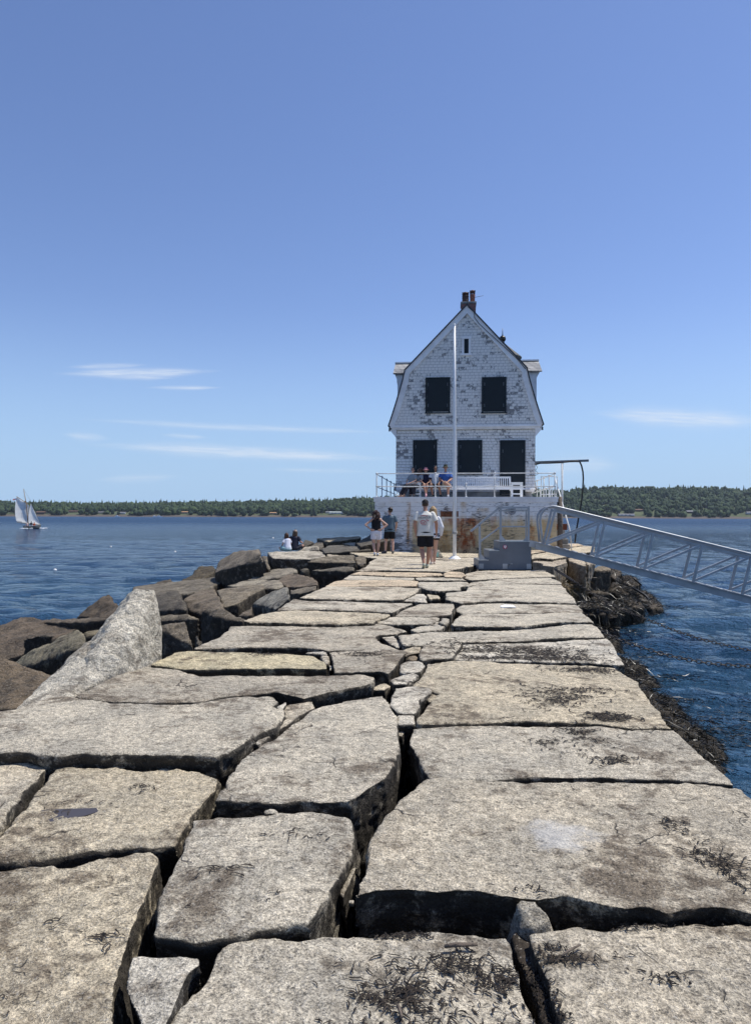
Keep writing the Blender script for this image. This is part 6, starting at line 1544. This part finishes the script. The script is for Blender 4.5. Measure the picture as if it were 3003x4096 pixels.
def person(label, loc, rz, H=1.75, pose=None, skin_c=FAIR, female=False, top=None, bottom=None, hair=None, cap=None, hat=None, shoes=(.6, .6, .58), face=False, group=None, sleeve='short', long_pants=False, glasses=False, heavy=1.0):
    """pose: pelvis height, lean, knees/ankles/toes, elbows/wrists/hands, head turn; y is the way the person faces"""
    s = H / 1.80; P = pose
    root = empty('person', loc, rz); tag(root, label, 'person', group)
    pz_ = P['pelvis']; lean = P.get('lean', 0.0); twist = P.get('twist', 0.0); roll = P.get('roll', 0.0); px_, py_ = P.get('px', 0), P.get('py', 0)
    Rt = (Matrix.Rotation(twist, 3, 'Z') @ Matrix.Rotation(-lean, 3, 'X') @ Matrix.Rotation(roll, 3, 'Y'))
    C0 = Vector((px_, py_, pz_))
    T_ = lambda x, y, z: C0 + Rt @ Vector((x, y, z))
    k = (.90 if female else 1.0) * heavy; shw = (.155 if female else .185) * (1 + (heavy - 1) * .3)
    b = PB(s)
    # torso
    b.stack([(T_(0, 0, -.10), .125 * k, .09 * k, Rt), (T_(0, -.01, -.02), (.178 if female else .168) * heavy, .118 * k, Rt), (T_(0, 0, .06), .165 * k, .11 * k, Rt), (T_(0, .005, .17), (.125 if female else .150) * heavy, .098 * k, Rt), (T_(0, .012, .33), .165 * k, .112 * k, Rt), (T_(0, 0, .44), .178 * k, .10 * k, Rt), (T_(0, -.012, .515), .115, .065, Rt), (T_(0, -.01, .545), .058, .056, Rt)])
    for sx_ in (-1, 1): b.ell(T_(sx_ * shw, -.005, .475), (.062 * k, .062 * k, .060))
    # neck, head
    hy_, hp_ = P.get('head', (0, 0)); Rh = Rt @ Matrix.Rotation(hy_, 3, 'Z') @ Matrix.Rotation(-hp_, 3, 'X')
    nk = T_(0, -.008, .53); hc = T_(0, .012, .62) + Rh @ Vector((0, .012, .10)) * 1.0
    b.cap(nk, .055 * (.92 if female else 1), hc + Rh @ Vector((0, -.02, -.08)), .05)
    Hd = lambda x, y, z: hc + Rh @ Vector((x, y, z))
    b.ell(Hd(0, -.005, .02), (.076, .094, .098), Rh); b.ell(Hd(0, .032, -.055), (.056, .062, .062), Rh); b.ell(Hd(0, .055, -.092), (.030, .03, .024), Rh)
    b.ell(Hd(0, .098, -.022), (.013, .022, .024), Rh); b.ell(Hd(0, .076, .022), (.055, .022, .012), Rh)
    for sx_ in (-1, 1): b.ell(Hd(sx_ * .078, -.002, -.012), (.010, .022, .032), Rh)
    # legs
    hips = {}
    for sd, sx_ in (('L', -1), ('R', 1)):
        hip = T_(sx_ * .092, 0, -.045); kn, an, to = (Vector(q) for q in P['leg' + sd]); hips[sd] = hip
        b.cap(hip, .090 * heavy, kn, .058); mid = kn.lerp(an, .30) + (kn - an).normalized().cross(Vector((1, 0, 0))) * -.012
        b.cap(kn, .056, mid, .057 * heavy); b.cap(mid, .057 * heavy, an, .036)
        heel = an + (an - to).normalized() * .02 + Vector((0, 0, -.045)); b.cap(heel, .036, an, .038); b.cap(heel, .036, to, .030)
    # arms
    sh = {}
    for sd, sx_ in (('L', -1), ('R', 1)):
        S0 = T_(sx_ * shw, -.005, .47); e, w, hd, hn = (Vector(q) for q in P['arm' + sd]); sh[sd] = (S0, e, w)
        ra = .046 * (.88 if female else 1.05) * (1 + (heavy - 1) * .5)
        b.cap(S0, ra * 1.12, e, ra * .88); b.cap(e, ra * .86, e.lerp(w, .3), ra * .88); b.cap(e.lerp(w, .3), ra * .88, w, ra * .58)
        hand(b, w, hd, hn, sx_, P.get('curl', .6))
    mobj('body', b.mesh('body', .0075 * s, 2), skin(skin_c), root)
    e_ = .016
    if top:
        t = PB(s); hem = P.get('hem', -.07)
        wd = lambda x: x * 1.04 + e_ + .006
        lv = [(T_(0, 0, hem), wd(.178 * (1.06 if not female else 1.0)) * heavy, .140 * k, Rt), (T_(0, 0, hem + .012), wd(.180) * heavy, .142 * k, Rt), (T_(0, 0, .06), wd(.170) * heavy, .138 * k, Rt), (T_(0, .005, .18), wd(.152 if female else .168) * heavy, .130 * k, Rt), (T_(0, .012, .33), wd(.172 * k), .132 * k, Rt), (T_(0, 0, .44), wd(.180 * k), .120 * k, Rt)]
        if sleeve == 'none': lv = [(c_, rx * (.90 if i > 2 else .97), ry * .94, r_) for i, (c_, rx, ry, r_) in enumerate(lv)]
        lv += [(T_(0, -.010, .505), .125 if sleeve != 'none' else .10, .078, Rt), (T_(0, -.01, .542), .066, .066, Rt)]
        t.stack(lv)
        if sleeve != 'none':
            for sd, sx_ in (('L', -1), ('R', 1)):
                S0, e, w = sh[sd]; ra = .050 * (.9 if female else 1.08)
                t.ell(S0, (ra * 1.30, ra * 1.32, ra * 1.22))
                if sleeve == 'short': t.cap(S0, ra * 1.30, S0.lerp(e, .78), ra * 1.62, flat=True)
                else: t.cap(S0, ra * 1.6, e, ra * 1.45); t.cap(e, ra * 1.45, w.lerp(e, .02), ra * 1.15)
        top_o = mobj('shirt', t.mesh('shirt', .0095 * s, 1), cloth(top), root)
    if bottom:
        t = PB(s); hm = P.get('short', .74)
        t.stack([(T_(0, 0, .085), .178 * heavy, .122 * k, Rt), (T_(0, -.004, 0), (.196 if not female else .202) * heavy, .138 * k, Rt), (T_(0, -.004, -.08), .192 * heavy, .134 * k, Rt), (T_(0, 0, -.13), .15, .11, Rt)])
        for sd, sx_ in (('L', -1), ('R', 1)):
            kn, an, to = (Vector(q) for q in P['leg' + sd]); hp = hips[sd]
            if long_pants: t.cap(hp, .112, kn, .085); t.cap(kn, .085, kn.lerp(an, .92), .075, flat=True)
            else: t.cap(hp + (hp - kn).normalized() * .02, .115 * heavy, hp.lerp(kn, hm), .108 * heavy, flat=True)
        mobj('trousers' if long_pants else 'shorts', t.mesh('shorts', .0095 * s, 1), cloth(bottom), root)
    for sd in 'LR':
        kn, an, to = (Vector(q) for q in P['leg' + sd]); f = (to - an); t = PB(s)
        heel = an + (an - to).normalized() * .03 + Vector((0, 0, -.05)); t.cap(heel, .043, an + Vector((0, 0, -.012)), .045); t.cap(heel, .042, heel.lerp(to, .6), .043); t.cap(heel.lerp(to, .6), .043, to + (to - heel).normalized() * .015, .036)
        mobj('shoe', t.mesh('shoe', .009 * s, 1), cloth(shoes, .6), root)
    if hair:
        col, style = hair; t = PB(s)
        t.ell(Hd(0, -.018, .032), (.086, .098, .104), Rh)
        g = np.random.default_rng(len(label))
        if style == 'long':
            for a in np.linspace(-2.3, 2.3, 11):
                x, y = math.sin(a) * .078, -math.cos(a) * .088 - .01
                t.cap(Hd(x, y, .03), .036, Hd(x * 1.15, y - .015, -.12), .036); t.cap(Hd(x * 1.15, y - .015, -.12), .036, Hd(x * 1.25 + g.normal(0, .008), y - .005, -.235 + g.normal(0, .02)), .024)
        elif style == 'curly':
            for i in range(75):
                a = g.uniform(-2.5, 2.5); z = g.uniform(-.24, .09); rr = .10 + .045 * (1 - abs(z + .09) / .2)
                t.ell(Hd(math.sin(a) * rr, -math.cos(a) * rr - .01, z), (.032, .032, .04))
        elif style == 'bun': t.ell(Hd(0, -.10, .05), (.045, .04, .045))
        ho = t.mesh('hair', .010 * s, 1)
        # clear the face
        mobj('hair', ho, hair_mat(col), root)
    if cap:
        t = PB(s); t.stack([(Hd(0, -.006, .028), .088, .106, Rh), (Hd(0, -.006, .07), .087, .104, Rh), (Hd(0, -.008, .105), .068, .084, Rh), (Hd(0, -.008, .125), .030, .04, Rh)])
        t.stack([(Hd(0, .115, .034), .066, .055, Rh), (Hd(0, .120, .042), .060, .050, Rh)])
        mobj('cap', t.mesh('cap', .008 * s, 1), cloth(cap), root)
    if hat:
        col, brim = hat; t = PB(s)
        t.stack([(Hd(0, -.005, .035), .092, .106, Rh), (Hd(0, -.005, .09), .086, .10, Rh), (Hd(0, -.006, .135), .070, .082, Rh)])
        t.stack([(Hd(0, 0, .020), brim, brim * 1.05, Rh), (Hd(0, 0, .034), brim * .8, brim * .86, Rh), (Hd(0, 0, .044), .095, .108, Rh)])
        mobj('sun_hat', t.mesh('sun_hat', .008 * s, 1), cloth(col), root)
    if face:
        for sx_ in (-1, 1):
            c = Hd(sx_ * .032, .083, .002) * s
            MB().ball(c, (.013, .009, .008) if not glasses else (.028, .010, .022), 8).build('eye' if not glasses else 'sunglass_lens', M['black'], root)
        MB().ball(Hd(0, .088, -.066) * s, (.022, .007, .006), 8).build('mouth', skin((.30, .11, .09)), root)
    return root, T_, s
# ---- walkers
man_pose = dict(pelvis=.94, lean=.03, hem=-.10, short=.80, legR=((.115, .10, .50), (.075, .17, .095), (.085, .33, .03)), legL=((-.085, .06, .49), (-.045, -.17, .13), (-.05, -.02, .03)),
                armR=((.285, -.03, 1.17), (.30, .07, .93), (.02, .15, -1), (-1, .1, 0)), armL=((-.275, -.04, 1.17), (-.245, -.01, .92), (.0, .12, -1), (1, .1, 0)), curl=.75, head=(-.1, .12))
def stand(v, x, y, z=.09): return on(v, x, y, z)
pm = stand('C5', 935, 1052, .08)
man, Tm, ms = person('man in a cream printed shirt, black shorts and black cap walking to the house', (pm.x, pm.y, .075), R(2), 1.83, man_pose, TANNED, top=(.72, .70, .63), bottom=(.012, .013, .018), hair=((.05, .03, .02), 'short'), cap=(.02, .02, .022), shoes=(.42, .43, .33), heavy=1.08)
pw = stand('C5', 1050, 1005, .06)
person('blond woman in a white sweatshirt walking at the right of the cream shirted man', (pw.x, pw.y, .055), R(4), 1.68, dict(pelvis=.955, lean=.03, hem=-.13, short=.28, legR=((.08, .10, .50), (.05, .12, .09), (.07, .27, .03)), legL=((-.07, .05, .50), (-.05, -.06, .09), (-.055, .09, .03)),
       armR=((.26, -.02, 1.16), (.25, .10, .93), (0, .25, -1), (-1, 0, 0)), armL=((-.24, -.02, 1.16), (-.24, .06, .92), (0, .2, -1), (1, 0, 0)), head=(.1, .1)), FAIR, True, top=(.78, .79, .82), bottom=(.012, .013, .02), hair=((.46, .30, .14), 'long'), shoes=(.62, .52, .42), sleeve='long')
pc = stand('C5', 230, 872, .05)
person('woman with dark curly hair, black top and white shorts, hands on hips', (pc.x, pc.y, .05), R(3), 1.63, dict(pelvis=.93, lean=.0, hem=-.05, short=.62, legR=((.10, .10, .50), (.07, .14, .09), (.08, .30, .03)), legL=((-.10, .03, .49), (-.06, -.14, .12), (-.06, .0, .03)),
       armR=((.42, -.07, 1.20), (.21, -.14, 1.03), (-.9, .1, -.25), (0, 1, .2)), armL=((-.42, -.07, 1.20), (-.21, -.14, 1.03), (.9, .1, -.25), (0, 1, .2)), curl=.2), FAIR, True, top=(.018, .016, .02), bottom=(.74, .73, .78), hair=((.075, .035, .025), 'curly'), shoes=(.72, .73, .74), sleeve='none', heavy=1.1)
pg = stand('C5', 425, 842, .04)
person('man in a blue grey shirt and black shorts with head bowed by the wall', (pg.x, pg.y, .04), R(6), 1.77, dict(pelvis=.93, lean=.05, hem=-.10, short=.80, legR=((.12, .06, .50), (.12, -.04, .09), (.13, .11, .03)), legL=((-.13, .08, .50), (-.16, .02, .09), (-.26, .14, .03)),
       armR=((.27, .02, 1.16), (.25, .13, .94), (0, .2, -1), (-1, 0, 0)), armL=((-.26, .05, 1.16), (-.14, .25, 1.03), (.6, .6, -.1), (0, 0, -1)), head=(.45, -.5)), FAIR, top=(.10, .15, .19), bottom=(.014, .014, .018), hair=((.1, .07, .05), 'short'), cap=(.014, .014, .016), shoes=(.07, .07, .075))
# print on the back of the cream shirt, laid onto the cloth
sh_o = [c for c in man.children if c.name.startswith('shirt')][0]
bv = BVHTree.FromPolygons([v.co[:] for v in sh_o.data.vertices], [p.vertices[:] for p in sh_o.data.polygons])
def on_back(me, name, mat):
    V = coords(me).copy(); keep = 0
    for i, p in enumerate(V):
        h = bv.ray_cast(Vector((float(p[0]), -1.0, float(p[2]))), Vector((0, 1, 0)))
        V[i, 1] = (h[0].y if h[0] is not None else -.15) - .004
    setco(me, V); mobj(name, me, mat, sh_o)
zc_ = Tm(0, 0, .36).z * ms
navy, red = plain('print_navy', (.015, .02, .06), .8), plain('print_red', (.50, .10, .11), .8)
on_back(text_mesh('WRANGLER', .062, Matrix.Translation((-.035, 0, zc_ + .012)) @ Matrix.Rotation(R(-4), 4, 'Y') @ UP @ Matrix.Diagonal((1.0, 1.15, 1, 1)), 0), 'print_lettering', navy)
def strokes(lines, w):
    bm = bmesh.new()
    for L_ in lines:
        P_ = [Vector((x, z)) for x, z in L_]; Q = []
        for a, b2 in zip(P_, P_[1:]):
            for t in np.linspace(0, 1, 5, endpoint=False): Q.append(a.lerp(b2, t))
        Q.append(P_[-1]); prev = None
        for i, q in enumerate(Q):
            d = (Q[min(i + 1, len(Q) - 1)] - Q[max(i - 1, 0)]).normalized(); n = Vector((-d.y, d.x)) * w / 2
            cur = (bm.verts.new((q.x + n.x, 0, q.y + n.y)), bm.verts.new((q.x - n.x, 0, q.y - n.y)))
            if prev: bm.faces.new((prev[0], cur[0], cur[1], prev[1]))
            prev = cur
    me = bpy.data.meshes.new('print'); bm.to_mesh(me); bm.free(); return me
zz = zc_ - .10; xo = -.04
circ = lambda cx, cz, rx, rz, a0, a1: [(xo + cx + rx * math.cos(a), zz + cz + rz * math.sin(a)) for a in np.linspace(a0, a1, 10)]
on_back(strokes([circ(-.01, -.02, .075, .05, 3.3, 6.1), circ(-.02, .0, .08, .04, 2.6, 5.2), circ(-.03, .015, .07, .025, .2, 2.9), circ(.05, .04, .05, .03, -.6, 1.8), [(xo + .01, zz + .0), (xo + .05, zz + .035), (xo + .10, zz + .03), (xo + .12, zz + .055)], [(xo - .10, zz + .01), (xo - .05, zz + .03), (xo + .0, zz + .05)], [(xo - .02, zz - .01), (xo + .03, zz + .012), (xo + .06, zz - .02)], [(xo - .08, zz - .02), (xo - .03, zz + .0), (xo + .01, zz - .03)]], .011), 'print_drawing', red)
xs = np.linspace(-.095, .095, 14)
on_back(strokes([[(xo + x, zc_ + .068 - abs(x) * .12 + (.009 if i % 2 else -.006)) for i, x in enumerate(xs)]], .013), 'print_script', red)
on_back(strokes([[(xo - .07, zz - .082), (xo + .08, zz - .08)]], .004), 'print_line', navy)
# ---- five people on the left bench (they face the viewer)
def seated(u, w, label, **kw):
    p = hw(u, w, DECK); return person(label, (p.x, p.y, p.z), YAW + math.pi + kw.pop('turn', 0), **kw)
def su2(x, w=-1.42): return hl('SE', x, 480, w)[0]
SEATP = .545
G5 = 'people sitting on the left bench'
sit = dict(pelvis=SEATP, lean=-.06, hem=-.09, short=.85, legR=((.12, .44, .52), (.10, .46, .095), (.11, .62, .03)), legL=((-.12, .44, .52), (-.10, .46, .095), (-.11, .62, .03)), armR=((.25, .08, .78), (.10, .32, .66), (-.5, .7, -.3), (0, 0, -1)), armL=((-.25, .08, .78), (-.10, .32, .66), (.5, .7, -.3), (0, 0, -1)), curl=.7)
seated(su2(545), -1.46, 'leftmost seated woman with sunglasses, grey top and dark trousers', H=1.64, turn=-.55, pose={**sit, 'head': (.5, 0), 'legR': ((.15, .42, .50), (.22, .62, .10), (.24, .78, .04)), 'legL': ((-.06, .44, .52), (.02, .66, .10), (.04, .82, .04))}, female=True, skin_c=FAIR, top=(.30, .33, .35), bottom=(.02, .02, .03), hair=((.16, .11, .08), 'bun'), face=True, glasses=True, shoes=(.20, .12, .09), long_pants=True, group=G5)
seated(su2(685), -1.40, 'seated woman with long brown hair turned away, grey top', H=1.64, turn=-.7, pose={**sit, 'head': (-.9, -.35)}, female=True, skin_c=FAIR, top=(.36, .38, .40), bottom=(.02, .02, .03), hair=((.10, .05, .03), 'long'), shoes=(.1, .1, .1), long_pants=True, group=G5)
seated(su2(838), -1.48, 'seated woman in a pink sun hat and dark patterned shirt', H=1.62, pose={**sit, 'legR': ((.08, .46, .57), (-.03, .55, .17), (-.04, .68, .07)), 'legL': ((-.08, .44, .53), (-.02, .42, .095), (-.02, .56, .03))}, female=True, skin_c=TANNED, top=(.022, .022, .045), bottom=(.10, .085, .075), hat=((.62, .27, .30), .165), hair=((.05, .03, .03), 'short'), face=True, shoes=(.66, .36, .38), group=G5)
seated(su2(1048), -1.46, 'dark haired young man in a white shirt sitting behind the railing post', H=1.74, pose={**sit, 'legR': ((.19, .44, .52), (.10, .40, .095), (.13, .55, .03)), 'legL': ((-.15, .44, .52), (-.24, .42, .095), (-.28, .56, .03)), 'armR': ((.27, .04, .80), (.19, .32, .62), (-.2, .9, -.25), (0, 0, -1)), 'armL': ((-.27, .04, .80), (-.17, .32, .62), (.2, .9, -.25), (0, 0, -1))}, skin_c=BROWN, top=(.70, .72, .75), bottom=(.03, .028, .03), hair=((.03, .02, .02), 'short'), face=True, shoes=(.02, .02, .02), group=G5)
seated(su2(1270), -1.46, 'seated man in an olive bucket hat and blue printed shirt, legs crossed', H=1.78, pose={**sit, 'legL': ((-.12, .44, .52), (-.11, .42, .095), (-.12, .57, .03)), 'legR': ((.0, .44, .60), (-.28, .52, .40), (-.40, .60, .34))}, skin_c=TANNED, top=(.045, .12, .38), bottom=(.42, .36, .27), hat=((.075, .075, .05), .165), face=True, shoes=(.72, .72, .72), heavy=1.1, group=G5)
# ---- couple sitting on the rocks
pr = at('E5', 300, 418, 26.0)
person('child in a white shirt with brown hair sitting on the left rocks', (pr.x, pr.y, pr.z - .02), R(35), 1.26, dict(pelvis=.13, lean=.25, hem=-.06, short=.9, legR=((.16, .36, .22), (-.08, .46, .08), (-.2, .5, .05)), legL=((-.36, .22, .16), (-.10, .40, .06), (.04, .44, .05)), armR=((.24, .12, .38), (.12, .34, .28), (-.4, .8, 0), (0, 0, -1)), armL=((-.26, .08, .38), (-.20, .32, .22), (.2, .9, 0), (0, 0, -1)), head=(-.3, -.5)), FAIR, True, top=(.70, .72, .82), bottom=(.32, .50, .52), hair=((.11, .05, .03), 'long'), shoes=(.5, .5, .5), group='couple sitting on the left rocks')
pr = at('E5', 400, 405, 26.3)
person('person in a dark shirt and pale cap sitting close beside the white shirted child', (pr.x, pr.y, pr.z - .02), R(-10), 1.42, dict(pelvis=.13, lean=.2, hem=-.06, short=.8, legR=((.36, .24, .20), (.12, .40, .08), (-.04, .46, .05)), legL=((-.3, .3, .2), (-.06, .42, .08), (.08, .46, .05)), armR=((.28, .08, .40), (.30, .30, .34), (-.3, .9, .3), (0, 0, -1)), armL=((-.25, .12, .40), (-.12, .34, .28), (.4, .8, 0), (0, 0, -1)), head=(.35, -.35)), TANNED, top=(.03, .032, .05), bottom=(.05, .05, .06), hair=((.13, .08, .05), 'long'), cap=(.45, .36, .30), shoes=(.3, .3, .3), group='couple sitting on the left rocks')
